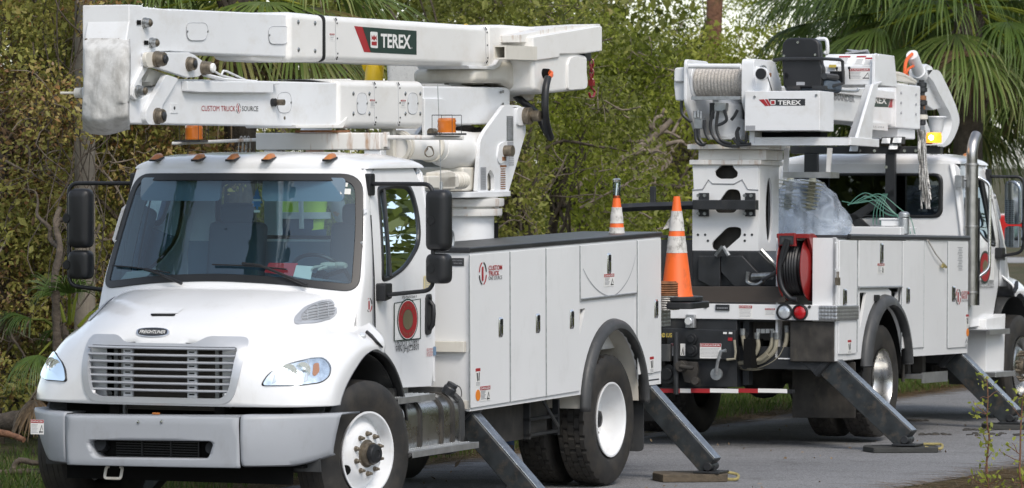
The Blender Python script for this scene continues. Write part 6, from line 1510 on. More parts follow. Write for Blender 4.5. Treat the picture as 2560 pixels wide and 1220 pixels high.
for k in range(3): p = V((-4.80, ya_ - .18 - k * .06, zm2 - .12)); m.tube([p, p + V((-.02, 0, .09))], .006, 6); m.sphere(p + V((-.02, 0, .10)), .014, 8, 5)
m.build('control_levers', ['black_plastic', 'decal_yellow'], co)
m = MB(); q = Rr(-4.5); m.prism([V((-4.6, -.85, zt2)), V((-4.4, -.84, zt2 + .02)), V((-4.35, -1.0, zt2 + .01)), V((-4.55, -1.05, zt2 + .03))], (0, 0, .015)); m.prism([V((-4.58, -.9, zt2 + .02)), V((-4.42, -.80, zt2 + .045)), V((-4.36, -.95, zt2 + .03))], (0, 0, .01))
rest('folded_cloth', 'crumpled grey cloth on top of the operator console', 'cloth', T2, m, (-4.5, -.9, zt2), 'plastic_film' if False else 'decal_grey')
lg = Rr(-4.9)
rear('station_strut', [(2163, 212), (2184, 212), (2138, 364), (2120, 342)], -4.78, .04, 'boom_white')
side('station_plate', [(2184, 210), (2207, 203), (2196, 214), (2184, 280), (2180, 364), (2138, 364)], -1.24, .03, 'boom_white')
side('station_cheek', [(2188, 136), (2194, 133), (2208, 203), (2206, 208), (2186, 213)], -1.20, .03, 'boom_white')
fc = Rr(-5.60); a_, b_ = fc(1886, 343), fc(2120, 363); m = MB(); m.bb((-5.60, a_.y, b_.z), (-5.50, b_.y, a_.z)); m.bb((-5.60, b_.y, b_.z), (-4.8, b_.y - .03, a_.z)); m.bb((-5.60, a_.y, b_.z), (-4.9, a_.y + .05, a_.z + .06)); m.build('station_frame', 'boom_white', DT, bevel=.005)
m = MB(); q = Rr(-5.4)
m.bb(q(1895, 330), q(2050, 343) + V((.2, 0, 0))); m.build('station_underside', 'near_black', DT)
m = MB(); q = Rr(-5.3); m.m = 0; m.prism([q(1952, 343), q(1980, 330), q(1998, 330), q(1990, 343)], V((.1, 0, 0))); m.m = 1; m.prism([q(1988, 343), q(1996, 332), q(2010, 331), q(2022, 343)], V((.1, 0, 0))); rest('rag_bundle', 'red and white rags tucked under the operator box', 'rags', T2, m, q(1985, 340), ['folder_red', 'paper'])
m = MB(); q = Rr(-5.1)
for x in (1960, 2068): m.prism(q.poly([(x, 370), (x + 11, 370), (x + 9 - (3 if x > 2000 else 0), 430), (x - 3, 430)]), V((.03, 0, 0)))
m.m = 1; a_, b_ = q(1957, 430), q(2076, 444); m.bb((-5.1, a_.y, b_.z), (-4.85, b_.y, a_.z)); m.build('access_step', ['boom_white', 'aluminium'], DT, bevel=.004)
# boom
bm_ = Sd(-.20)
b1 = side('boom', [(2000, 215), (2210, 222), (2210, 300), (2255, 302), (2255, 322), (2050, 292), (2000, 290)], -.16, .32, 'boom_white')
m = MB(); a_ = bm_(2000, 228); b_ = bm_(2253, 305)
m.bb((-5.3, -.20, 2.92), (-1.05, .20, 3.20)); b1b = m.build('boom_box', 'boom_white', b1, bevel=.015)
m = MB(); m.bb((-1.25, -.24, 2.90), (-.46, .24, 3.34)); m.bb((-1.05, -.20, 2.80), (-.5, .2, 2.90)); be = m.build('boom_head', 'boom_white', b1, bevel=.012)
m = MB(); m.bb((-3.1, -.225, 3.18), (-1.25, .22, 3.26)); m.build('boom_top', 'boom_white', b1, bevel=.008)
m = MB(); m.bb((-2.25, -.24, 2.86), (-1.5, -.2, 2.93)); m.m = 1
for k in range(11): m.bb((-2.15 + k * .05, -.242, 2.88), (-2.145 + k * .05, -.24, 2.90))
m.build('angle_scale', ['boom_white', 'decal_black'], b1, bevel=.003)
bp_ = Sd(-.2)
m = MB(); bp_.text(m, 'COMMANDER', 2060, 231, 2136, 252, .003, .035); m.build('boom_lettering', 'decal_grey', b1, recalc=False)
m = MB(); m.m = 0; bp_.plate(m, [(2160, 232), (2229, 234), (2220, 268), (2160, 266)], .001, .002); m.m = 1; bp_.plate(m, [(2230, 234), (2240, 234), (2231, 269), (2221, 269)], .001, .002); m.m = 2; bp_.text(m, 'TEREX', 2166, 239, 2216, 258, .003, .028); m.build('boom_emblem', ['decal_green', 'decal_red', 'decal_white'], b1, recalc=False)
m = MB()
for z in (3.05, 3.15, 3.25): 
    for x in (-1.1, -.62): m.cyl((x, -.24, z), (x, -.25, z), .014, seg=8)
m.build('boom_screw', 'decal_grey', be)
m = MB(); q = Sd(-.1)
for pts in ([(2208, 190), (2240, 184), (2265, 192), (2288, 205)], [(2208, 197), (2235, 192), (2270, 200)], [(2212, 202), (2245, 198), (2285, 208)]): m.tube(smooth([q(x, y) for x, y in pts], 4), .022, 8)
m.bb(q(2216, 204), q(2240, 213) + V((0, .2, 0))); m.bb(q(2245, 206), q(2270, 213) + V((0, .2, 0))); m.build('hose_bundle', 'cream_paint', b1)
m = MB(); m.tube(smooth([Sd(-.3)(x, y) for x, y in ((2093, 216), (2100, 226), (2140, 228), (2146, 222))], 4), .014, 8); m.build('boom_handle', 'galvanised', b1)
# tip gear
q = Sd(-.05)
m = MB(); m.tube([q(2280, 137), q(2299, 186)], .062, 18); m.m = 0; m.tube([q(2296, 180), q(2303, 192)], .072, 18); m.build('tip_tube', 'boom_white', b1)
m = MB(); m.tube(smooth([q(2280, 135), q(2268, 148), q(2263, 165), q(2262, 185)], 4), .018, 8); m.tube(smooth([q(2284, 165), q(2272, 172), q(2266, 182), q(2270, 190)], 4), .014, 8); m.build('orange_hoses', 'hose_orange', b1)
m = MB(); pts = smooth([q(2318, 175), q(2335, 178), q(2352, 210), q(2368, 245), q(2378, 270), q(2385, 300), q(2378, 330), q(2360, 360), q(2332, 372)], 5)
inn = smooth([q(2306, 190), q(2320, 205), q(2335, 235), q(2350, 262), q(2362, 285), q(2366, 305), q(2362, 330), q(2350, 352), q(2332, 374)], 5)
n_ = len(pts); rows = [[p + V((0, -.06, 0)) for p in pts], [p + V((0, .06, 0)) for p in pts], [p + V((0, .06, 0)) for p in inn], [p + V((0, -.06, 0)) for p in inn]]; rows.append(rows[0]); m.grid(rows); m.build('pole_guide', 'boom_white', b1)
m = MB(); m.prism(q.poly([(2306, 172), (2318, 160), (2330, 166), (2356, 222), (2360, 268), (2335, 275), (2316, 262), (2308, 230)]), V((0, .15, 0))); m.build('guide_bracket', 'boom_white', b1, bevel=.01)
m = MB(); q5 = Sd(-.10); m.prism(q5.poly(r2([(2308, 276), (2312, 290), (2326, 328), (2318, 345), (2308, 300)], 3)), V((0, .05, 0))); 
c = q(2341, 291); m.lathe([(.10, .0), (.105, -.01), (.085, -.03), (.07, -.14), (.055, -.18)], c, (0, 0, 1), 24); m.build('tip_cup', 'boom_white', b1)
m = MB(); q6 = Sd(-.15); zs = [208, 219, 230, 240, 250, 260, 268, 286, 298]
for i, (y, r_, mm) in enumerate(((212, .05, 0), (224, .055, 0), (236, .03, 0), (245, .045, 1), (257, .055, 0), (270, .035, 1), (280, .05, 0), (293, .06, 2), (306, .04, 0))): m.m = mm; c = q6(2305, y); m.lathe([(r_ * .6, -.03), (r_, -.02), (r_, .02), (r_ * .6, .03)], c, (0, 0, 1), 16)
m.m = 0; m.tube([q6(2304, 200), q6(2304, 312)], .028, 8); m.build('sheave_stack', ['black_steel', 'rust', 'cream_paint'], b1)
# beacon, rack, exhaust
bk_ = Rr(-1.55); c0, c1 = bk_(2317, 332), bk_(2353, 357)
m = MB(); m.lathe([(.075, 0), (.078, .012), (.075, .05), (.078, .06), (.07, .10), (.0001, .105)], ((-1.55), (c0.y + c1.y) / 2, c1.z), (0, 0, 1), 28); bc = m.build('beacon', 'amber_lit', DT)
m = MB(); m.sphere((-1.64, (c0.y + c1.y) / 2, (c0.z + c1.z) / 2), .026, 12, 8); m.build('beacon_bulb', 'amber_core', bc)
m = MB(); a_ = bk_(2309, 361); b_ = bk_(2358, 361); m.bb((-1.65, a_.y, a_.z - .01), (-1.45, b_.y, a_.z)); m.cyl((-1.55, (c0.y + c1.y) / 2, a_.z - .10), (-1.55, (c0.y + c1.y) / 2, a_.z), .035); m.build('beacon_shelf', 'boom_white', bc)
rk = Rr(-1.60); a_, b_ = rk(1985, 366), rk(2352, 384)
m = MB(); m.bb((-1.60, .75, b_.z), (-1.52, b_.y, a_.z)); rr_ = m.build('headache_rack', 'black_steel', DT, bevel=.006)
for (x0, x1, y1) in ((2213, 2236, 545), (2010, 2042, 545)):
    p0, p1 = rk(x0, 384), rk(x1, y1); m = MB(); m.bb((-1.60, p0.y, 1.2), (-1.54, p1.y, b_.z)); m.build('rack_post', 'black_steel', rr_, bevel=.006)
m = MB(); m.prism(rk.poly([(2112, 545), (2236, 470), (2236, 490), (2135, 555)]), V((.03, 0, 0))); m.prism(rk.poly([(2116, 535), (2140, 535), (2190, 580), (2150, 590)]), V((.03, 0, 0))); m.build('rack_brace', 'black_steel', rr_, bevel=.004)
m = MB()
for x in (2150, 2187, 2262, 2290): rk.bolt(m, x, 377, .016, .01, 0, 10)
rk.bolt(m, 2216, 418, .016, .01, 0, 10); m.build('rack_bolt', 'chrome', rr_)
for x, y in ((2218, 353), (2246, 352), (2236, 368), (2138, 373)):
    c = rk(x, y); m = MB(); m.prism([c + V((-.05, .055, -.03)), c + V((-.05, -.055, -.03)), c + V((-.02, -.05, .04)), c + V((-.02, .05, .04))], (.09, 0, 0)); m.m = 1; m.prism([c + V((-.053, .045, -.022)), c + V((-.053, -.045, -.022)), c + V((-.026, -.042, .032)), c + V((-.026, .042, .032))], (.002, 0, 0)); m.build('flood_lamp', ['black_plastic', 'clear_lens'], rr_, bevel=.004)
ex = Sd(-1.08); a_ = ex(2430, 392); xx = a_.x
m = MB(); m.cyl((xx, -1.08, 1.14), (xx, -1.08, ex(2430, 408).z), .063, seg=28); eh = m.build('exhaust_stack', 'exhaust_chrome', DT)
m = MB(); pz = ex(2430, 408).z; m.tube(smooth([(xx, -1.08, pz - .02), (xx, -1.08, pz + .10), (xx + .05, -1.08, pz + .20), (xx + .14, -1.08, pz + .28)], 6), .055, 24, cap=False); m.m = 1; m.tube([(xx + .13, -1.08, pz + .27), (xx + .138, -1.08, pz + .278)], .050, 20); m.build('exhaust_tip', ['exhaust_chrome', 'near_black'], eh)
m = MB()
for k in range(3): m.lathe([(.066, 0), (.070, .005), (.070, .02), (.066, .025)], (xx, -1.08, (1.25, 1.9, pz - .03)[k]), (0, 0, 1), 28)
m.build('exhaust_clamp', 'exhaust_chrome', eh)
gx = xx + .05
m = MB(); rows = []
for k in range(2):
    z = (1.14, 2.2)[k]; rows.append([V((xx + .082 * math.cos(t), -1.08 + .082 * math.sin(t), z)) for t in [R(-70) + R(150) * j / 12 for j in range(13)]])
m.grid(rows); m.m = 1
for z in range(52):
    for t in (R(-50), R(-25), R(0), R(25)): c = V((xx + .0835 * math.cos(t), -1.08 + .0835 * math.sin(t), 1.17 + z * .02)); m.box(c, (.004, .02, .008), Matrix.Rotation(t, 3, 'Z'))
m.build('heat_shield', ['galvanised', 'near_black'], eh, recalc=False)
m = MB(); m.tube([(xx - .02, -1.03, 2.38), (xx - .1, -.95, 2.38)], .02, 8); m.bb((xx - .15, -.95, 2.30), (xx - .05, -1.02, 2.42)); m.build('exhaust_bracket', 'galvanised', eh, bevel=.004)
m = MB(); m.tube(rpoly([V((-1.32, -1.10, 2.42)), V((-1.25, -1.22, 2.34)), V((-1.25, -1.22, 1.50)), V((-1.34, -1.08, 1.38))], .06, 5), .016, 10); m.build('grab_rail', 'chrome', DT)
for z, yo in ((.90, 1.24), (.48, 1.30)):
    m = MB(); m.bb((-.62, -1.0, z - .01), (-1.3, -yo, z)); m.bb((-.62, -yo + .004, z - .05), (-1.3, -yo - .004, z + .002)); m.build('cab_step', 'aluminium', DT, bevel=.003)
m = MB(); m.tube([(-.12, -1.16, 1.36), (-.24, -1.19, 1.31), (-.34, -1.20, 1.26)], [.02, .024, .014], 8); m.build('hood_latch', 'black_plastic', DT)
# hose reel on the tail
rl = Rr(-5.88)
yR = rl(2006, 660).y; zR = rl(2006, 668).z; xR = -5.72; dsc = .31
m = MB(); m.lathe([(.29, 0), (.305, .006), (.305, .014), (.27, .016), (.20, .035), (.08, .05), (.0001, .05)], (xR, yR - .02, zR), (0, -1, 0), 48); hr_ = m.build('hose_reel', 'red_paint', DT, sharp=30)
m = MB(); m.lathe([(.305, 0), (.305, .008), (.1, .008)], (xR, yR + .20, zR), (0, -1, 0), 48)
q = Rr(-5.98); q.plate(m, [(1943, 584), (1987, 582), (1990, 616), (1946, 614)], .03, .0); m.prism([V((xR + .02, yR - .085, zR - .02)), V((xR - .05, yR - .085, zR + .05)), V((xR - .22, yR - .085, zR + .26)), V((xR - .22, yR - .085, zR + .30)), V((xR - .12, yR - .085, zR + .30)), V((xR + .05, yR - .085, zR + .06))], (0, .03, 0))
m.prism([V((xR + .07, yR - .085, zR)), V((xR - .02, yR - .085, zR)), V((xR - .05, yR - .085, zR - .42)), V((xR + .10, yR - .085, zR - .42))], (0, .02, 0)); m.bb((xR - .24, yR + .22, zR + .26), (xR - .10, yR - .08, zR + .30)); m.build('reel_frame', 'red_paint', hr_, bevel=.004)
m = MB(); 
for k in range(7):
    m.lathe([(.19 + .022 * math.cos(t) + .012 * (k % 3), .025 * k + .02 + .022 * math.sin(t)) for t in [2 * pi * j / 8 for j in range(8)]], (xR, yR + .20, zR), (0, -1, 0), 44, True)
for k in range(6):
    m.lathe([(.235 + .022 * math.cos(t), .025 * k + .03 + .022 * math.sin(t)) for t in [2 * pi * j / 8 for j in range(8)]], (xR, yR + .20, zR), (0, -1, 0), 44, True)
m.build('reel_hose', 'black_plastic', hr_)
m = MB(); q = Rr(-6.0); m.tube(smooth([q(1968, 598), q(1955, 640), q(1948, 680), q(1956, 720), q(1975, 745), q(1992, 748)], 5), .024, 10); m.tube(smooth([q(1972, 600), q(1962, 640), q(1940, 680), q(1905, 700)], 5), .018, 10); m.tube(smooth([V((xR, yR - .14, zR)), V((xR + .02, yR - .16, zR - .1)), V((xR + .04, yR - .14, zR - .3)), V((xR + .02, yR - .08, zR - .44))], 5), .018, 8)
m.m = 1; m.cyl((xR, yR - .07, zR), (xR, yR - .16, zR), .03); m.build('reel_hose', ['black_plastic', 'bolt_bronze'], hr_)
q = Rr(-5.985); m = MB(); m.m = 0; q.rect(m, 1949, 589, 1984, 611, .003, .003); m.m = 1; q.rect(m, 1953, 594, 1980, 607, .001, .004)
for x in (1950, 1982):
    for y in (591, 609): q.bolt(m, x, y, .006, .004, .004, 8)
m.build('reel_plate', ['decal_black', 'grey_rubber'], hr_)
m = MB(); m.prism([V((xR + .03, yR - .087, zR - .14)), V((xR + .0, yR - .087, zR - .14)), V((xR + .0, yR - .087, zR - .34)), V((xR + .03, yR - .087, zR - .34))], (0, -.001, 0)); m.build('reel_label', 'paper', hr_)
# items riding on the derrick truck
m = MB(); q = Rr(-3.3)
OUT = [(1952, 470), (1965, 452), (1995, 446), (2030, 448), (2055, 455), (2075, 478), (2092, 505), (2112, 530), (2125, 560), (2122, 590), (1952, 592)]
cb = q(2035, 520); rows = []
out3 = q.poly(r2(OUT, 12, 5)); nn_ = len(out3); rnd = random.Random(3)
out3 = smooth(out3, 3, True); nn_ = len(out3)
for k in range(15):
    t = k / 14; s_ = math.sin(pi * (.10 + .80 * t)) ** .7; row = []
    for i, p in enumerate(out3):
        an = i / nn_ * 2 * pi
        wv = 1 + .025 * math.sin(an * 5 + k * .5) + .015 * math.sin(an * 9 - k * .8) + .008 * math.sin(an * 17 + k)
        row.append(V((-3.3 - .40 + .80 * t + .03 * math.sin(an * 5 + k), cb.y + (p.y - cb.y) * s_ * wv, cb.z + (p.z - cb.z) * (s_ * wv if p.z > cb.z else 1))))
    rows.append(row)
m.grid(rows, True); m.add(rows[0], [tuple(range(nn_))]); m.add(rows[-1], [tuple(range(nn_))])
bg_ = rest('plastic_bag', 'big clear plastic bag of insulators riding behind the cab', 'plastic bag', T2, m, cb, 'plastic_film', sharp=75)
for i, (x, y, lab) in enumerate(((2022, 492, 'cream ribbed insulator leaning inside the clear plastic bag'), (1967, 490, 'second ribbed insulator, at the bag\'s far end beside the pedestal'))):
    m = MB(); c = Rr(-3.66 + .3 * i)(x, y + 36); ax = V((0, -.12, 1)).normalized(); pr = [(.02, 0)]
    for k in range(8): pr += [(.035, .02 + k * .036), (.075 + .006 * k, .028 + k * .036), (.078 + .006 * k, .034 + k * .036), (.035, .042 + k * .036)]
    pr += [(.03, .33), (.022, .36), (.0001, .37)]
    m.lathe(pr, c, ax, 22); rest('insulator', lab, 'insulator', T2, m, c, 'insulator', 'insulators inside the plastic bag', sharp=40)
m = MB(); a_, b_ = Rr(-2.9)(2105, 566), Rr(-2.9)(2252, 590); m.bb((-2.9, a_.y, 1.06), (-2.4, b_.y, a_.z)); rest('white_chest', 'low white tool chest behind the cab, under the green wire', 'chest', T2, m, (-2.6, a_.y, 1.8), 'body_white', bevel=.01)
m = MB(); q = Rr(-2.75); a_, b_ = q(2202, 545), q(2248, 566); m.bb((-2.75, a_.y, b_.z), (-2.5, b_.y, a_.z - .02)); m.bb((-2.76, a_.y + .02, a_.z - .02), (-2.49, b_.y - .02, a_.z)); c = q(2260, 560); m.m = 1; m.cyl(c - V((0, 0, .1)), c + V((0, 0, .06)), .05, seg=16); m.lathe([(.055, .06), (.055, .1), (.03, .12), (.0001, .12)], c, (0, 0, 1), 16); rest('meter_box', 'small white cast housing with a steel canister on the white chest', 'housing', T2, m, q(2225, 566), ['boom_white', 'galvanised'], bevel=.012)
rnd = random.Random(5); m = MB(); q = Rr(-2.55)
for k in range(11):
    x0 = 2100 + rnd.random() * 40; x1 = 2262 + rnd.random() * 28; top = 478 + rnd.random() * 30; xm = 2165 + rnd.random() * 40; d_ = (k - 5) * .015
    if k < 7: pts = [(x0, 500 + rnd.random() * 15), ((x0 + xm) / 2, top + 4), (xm, top), ((xm + x1) / 2, top + 32), (x1 - 12, 545), (x1, 585)]
    else: pts = [(2192 + k * 2, 484), (2184 + (k - 7) * 6, 520), (2180 + (k - 7) * 8, 562)]
    m.tube(smooth([q(x, y) + V((d_, 0, 0)) for x, y in pts], 6), .0045, 5)
rest('wire_coil', 'springy coil of thin green wire behind the rear truck cab', 'wire coil', T2, m, q(2190, 560), 'green_wire')
m = MB(); q = Rr(-2.0)
for k in range(22):
    x0 = 2296 + (k % 7) * 2.2; x1 = 2298 + rnd.random() * 30; y1 = 470 + rnd.random() * 55; pts = [(x0, 322 + rnd.random() * 8), (x0 + 1 + (x1 - x0) * .15, 380), (x0 + (x1 - x0) * .5, 440), (x1, y1)]
    pp_ = smooth([q(x, y) + V((rnd.uniform(-.06, .06), 0, 0)) for x, y in pts], 7); m.tube(pp_, [.008 + .003 * math.sin(i * 2.1 + k) for i in range(len(pp_))], 5)
rest('wire_grips', 'bunch of grey braided wire grips hanging from the derrick boom tip', 'wire grips', T2, m, q(2305, 325), 'wire_grey')
# ------------------------------------------------------------------ ground, road, verges
def nodes_mat(name, rough=.9):
    m = bpy.data.materials.new(name); m.use_nodes = True; MATS[name] = m
    m.node_tree.nodes['Principled BSDF'].inputs['Roughness'].default_value = rough; m.node_tree.nodes['Principled BSDF'].inputs['Specular IOR Level'].default_value = .25
    return m, m.node_tree, m.node_tree.nodes['Principled BSDF']
def noise(nt, scale, det=6, vec=None, sc=None, dist=0, rough=.5):
    n = nt.nodes.new('ShaderNodeTexNoise'); n.inputs['Scale'].default_value = scale; n.inputs['Detail'].default_value = det; n.inputs['Distortion'].default_value = dist; n.inputs['Roughness'].default_value = rough
    tc = nt.nodes.new('ShaderNodeTexCoord'); mp = nt.nodes.new('ShaderNodeMapping'); mp.inputs['Scale'].default_value = sc or (1, 1, 1)
    nt.links.new(tc.outputs['Object'], mp.inputs[0]); nt.links.new(mp.outputs[0], n.inputs['Vector']); return n
def mixc(nt, f, a, b, mode='MIX'):
    mx = nt.nodes.new('ShaderNodeMixRGB'); mx.blend_type = mode
    for i, v in enumerate((f, a, b)):
        if isinstance(v, tuple): mx.inputs[i].default_value = (*v, 1)
        elif isinstance(v, (int, float)): mx.inputs[i].default_value = v
        else: nt.links.new(v, mx.inputs[i])
    return mx.outputs[0]
m_, nt, b = nodes_mat('soil')
n1 = noise(nt, .6); n2 = noise(nt, 14, 10, rough=.7); n3 = noise(nt, 60, 4)
base = ramp(nt, n1.outputs['Fac'], [(.35, (.055, .065, .022)), (.55, (.085, .075, .04)), (.7, (.12, .09, .055))]).outputs[0]
lit = ramp(nt, n2.outputs['Fac'], [(.4, (.5, .5, .5)), (.65, (1.5, 1.4, 1.2))]).outputs[0]
nt.links.new(mixc(nt, 1.0, base, lit, 'MULTIPLY'), b.inputs['Base Color'])
bp = nt.nodes.new('ShaderNodeBump'); bp.inputs['Strength'].default_value = .8; bp.inputs['Distance'].default_value = .04; nt.links.new(n3.outputs['Fac'], bp.inputs['Height']); nt.links.new(bp.outputs[0], b.inputs['Normal'])
m_, nt, b = nodes_mat('asphalt', .8)
n1 = noise(nt, .35, 5, sc=(.3, 1.2, 1)); n2 = noise(nt, 90, 3); n3 = noise(nt, 1.6, 8, rough=.7, dist=.5); n4 = noise(nt, 3.0, 6, sc=(.12, 1.6, 1), dist=.6)
base = ramp(nt, n1.outputs['Fac'], [(.3, (.165, .166, .170)), (.7, (.22, .221, .225))]).outputs[0]
gr = ramp(nt, n2.outputs['Fac'], [(.3, (.42, .42, .42)), (.7, (1.6, 1.6, 1.6))]).outputs[0]
c = mixc(nt, 1.0, base, gr, 'MULTIPLY')
st = ramp(nt, n3.outputs['Fac'], [(.55, (0, 0, 0)), (.78, (.7, .7, .7))]).outputs[0]; c = mixc(nt, st, c, (.055, .05, .042))
cr = ramp(nt, n4.outputs['Fac'], [(.492, (0, 0, 0)), (.5, (.55, .55, .55)), (.508, (0, 0, 0))]).outputs[0]; c = mixc(nt, cr, c, (.03, .03, .03))
nt.links.new(c, b.inputs['Base Color'])
bp = nt.nodes.new('ShaderNodeBump'); bp.inputs['Strength'].default_value = .5; bp.inputs['Distance'].default_value = .01; nt.links.new(n2.outputs['Fac'], bp.inputs['Height']); nt.links.new(bp.outputs[0], b.inputs['Normal'])
m = MB()
xs = [-900, -60, -20] + [-12 + i * 2 for i in range(25)] + [60, 900]; ys = [-60, 0, 20, 30, 36, 40, 44, 48, 52, 56, 60, 66, 75, 90, 110, 140, 200, 400, 1500]
m.grid([[V((x, y, -.03 if True else 0)) for x in xs] for y in ys])
tag(m.build('ground', 'soil', sharp=80), kind='structure')
RX = [30 - i * .6 for i in range(75)] + [-15 - i * 6 for i in range(40)]
rnd = random.Random(11)
def edge(x, y0, a): return y0 + a * (math.sin(x * 1.3) * .4 + math.sin(x * 3.7 + 1) * .3 + rnd.uniform(-.4, .4))
m = MB(); rows = []
for x in RX:
    e0, e1 = edge(x, -1.35, .10), edge(x, 3.30, .12)
    rows.append([T1.world(V((x, e0 + (e1 - e0) * k / 6, 0))) for k in range(7)])
for r_ in rows:
    for k, p in enumerate(r_): p.z = -.004 + (.0 if 0 < k < 6 else -.022)
m.grid(rows); tag(m.build('road', 'asphalt', sharp=80), kind='structure')
m = MB(); m.add([V((-6, 118, -.02)), V((60, 118, -.02)), V((60, 124, -.02)), V((-6, 124, -.02))], [(0, 1, 2, 3)]); tag(m.build('side_road', 'asphalt'), kind='structure')
m = MB(); m.bb((-6, 117.7, -.03), (60, 118, .10)); tag(m.build('kerb', 'decal_grey'), kind='structure')
# soft dirt and oil spots
# ------------------------------------------------------------------ leaves
def leafmat(name, stops, trans=.35, rough=.45):
    m = bpy.data.materials.new(name); m.use_nodes = True; nt = m.node_tree; N = nt.nodes; L = nt.links; b = N['Principled BSDF']
    at = N.new('ShaderNodeAttribute'); at.attribute_name = 'tint'; r = ramp(nt, at.outputs['Fac'], stops)
    L.new(r.outputs[0], b.inputs['Base Color']); b.inputs['Roughness'].default_value = rough; b.inputs['Specular IOR Level'].default_value = .35
    t = N.new('ShaderNodeBsdfTranslucent'); hs = N.new('ShaderNodeHueSaturation'); hs.inputs['Value'].default_value = 1.3; L.new(r.outputs[0], hs.inputs['Color']); L.new(hs.outputs[0], t.inputs[0])
    mx = N.new('ShaderNodeMixShader'); mx.inputs[0].default_value = trans; L.new(b.outputs[0], mx.inputs[1]); L.new(t.outputs[0], mx.inputs[2]); L.new(mx.outputs[0], N['Material Output'].inputs[0]); MATS[name] = m
leafmat('vine_leaf', [(0, (.12, .13, .03)), (.4, (.25, .26, .06)), (.72, (.36, .33, .09)), (.85, (.34, .25, .10)), (.95, (.32, .16, .06)), (1, (.26, .17, .10))])
leafmat('oak_leaf', [(0, (.10, .12, .026)), (.5, (.22, .24, .052)), (.8, (.34, .33, .09)), (1, (.33, .26, .13))])
leafmat('bright_leaf', [(0, (.12, .15, .022)), (.5, (.30, .35, .05)), (.85, (.46, .48, .10)), (1, (.28, .25, .08))], .5)
leafmat('palm_leaf', [(0, (.04, .075, .018)), (.4, (.085, .14, .03)), (.75, (.16, .22, .055)), (.9, (.30, .29, .11)), (1, (.24, .16, .08))], .35, .38)
leafmat('grass_blade', [(0, (.04, .075, .012)), (.6, (.10, .16, .03)), (.85, (.20, .20, .07)), (1, (.24, .18, .09))], .4)
leafmat('dry_straw', [(0, (.10, .065, .035)), (.5, (.22, .15, .08)), (1, (.36, .27, .16))], .15)
pbr('bark', (.085, .068, .052), .9, var=.4, scale=12, dirt=(.16, .14, .11), dirtamt=.7, dscale=(6, 6, 1.5), bump=.9, bscale=30)
pbr('bark_red', (.17, .085, .05), .9, var=.4, scale=14, bump=.9, bscale=30)
pbr('twig', (.20, .165, .13), .9, var=.4, scale=10)
pbr('pole_wood', (.20, .175, .14), .85, var=.25, scale=6, dirt=(.09, .075, .06), dirtamt=.7, dscale=(12, 12, .8), bump=.4, bscale=30)
pbr('house_wall', (.24, .19, .165), .8, var=.1)
pbr('house_roof', (.36, .36, .38), .8, var=.1)
def leafmesh(name, mat, pts, size, tint, parent=None, org=None, rng=None, asp=.5, droop=.3, flat=.5):
    """one mesh of folded leaf blades at pts (n x 3)"""
    n = len(pts); r = rng
    d = r.normal(size=(n, 3)); d[:, 2] -= droop; d /= np.linalg.norm(d, axis=1)[:, None]
    nrm = r.normal(size=(n, 3)); nrm[:, 2] += flat * 1.5; nrm[:, 1] -= flat * .7
    sd = np.cross(d, nrm); sd /= np.maximum(1e-6, np.linalg.norm(sd, axis=1))[:, None]; up = np.cross(sd, d)
    s_ = (size * .92 * np.exp(r.normal(0, .32, n)))[:, None]
    P0 = pts; P2 = pts + d * s_; mid = pts + d * s_ * .45 + up * s_ * .07
    P1 = mid + sd * s_ * asp * .5; P3 = mid - sd * s_ * asp * .5
    o = np.array(org if org is not None else (0, 0, 0))
    co = np.stack([P0, P1, P2, P3], 1).reshape(-1, 3) - o
    me = bpy.data.meshes.new(name); me.vertices.add(n * 4); me.vertices.foreach_set('co', co.ravel().astype(np.float32))
    me.loops.add(n * 4); me.loops.foreach_set('vertex_index', np.arange(n * 4, dtype=np.int32)); me.polygons.add(n); me.polygons.foreach_set('loop_start', np.arange(0, n * 4, 4, dtype=np.int32)); me.polygons.foreach_set('loop_total', np.full(n, 4, dtype=np.int32))
    me.update(); a_ = me.attributes.new('tint', 'FLOAT', 'FACE'); a_.data.foreach_set('value', np.clip(tint, 0, 1).astype(np.float32)); me.materials.append(MATS[mat])
    ob = bpy.data.objects.new(name, me); COL.objects.link(ob)
    if parent: ob.parent = parent
    elif org is not None: ob.location = org
    return ob
def wpt(px, py, D): return V(((px - CX) / FPX * D, D, CAMH - (py - YH) / FPX * D))
def cluster_pts(rng, centres, n, sig):
    c = np.array(centres); k = rng.integers(0, len(c), n); off = rng.normal(size=(n, 3)) * np.array(sig)
    rr = np.linalg.norm(off / np.array(sig), axis=1)[:, None]; off = off / np.maximum(rr, 1e-6) * np.minimum(rr, 1.6)
    return c[k] + off, k
def limb(m, a, b, r0, r1, rnd, wob=.12, n=6):
    a, b = V(a), V(b); pts = []; L_ = (b - a).length
    for i in range(n + 1):
        t = i / n; p = a.lerp(b, t); p += V((rnd.uniform(-1, 1), rnd.uniform(-1, 1), rnd.uniform(-1, 1))) * wob * L_ * math.sin(pi * t) * .5; pts.append(p)
    pts = smooth(pts, 3); m.tube(pts, [r0 + (r1 - r0) * i / (len(pts) - 1) for i in range(len(pts))], 7); return pts
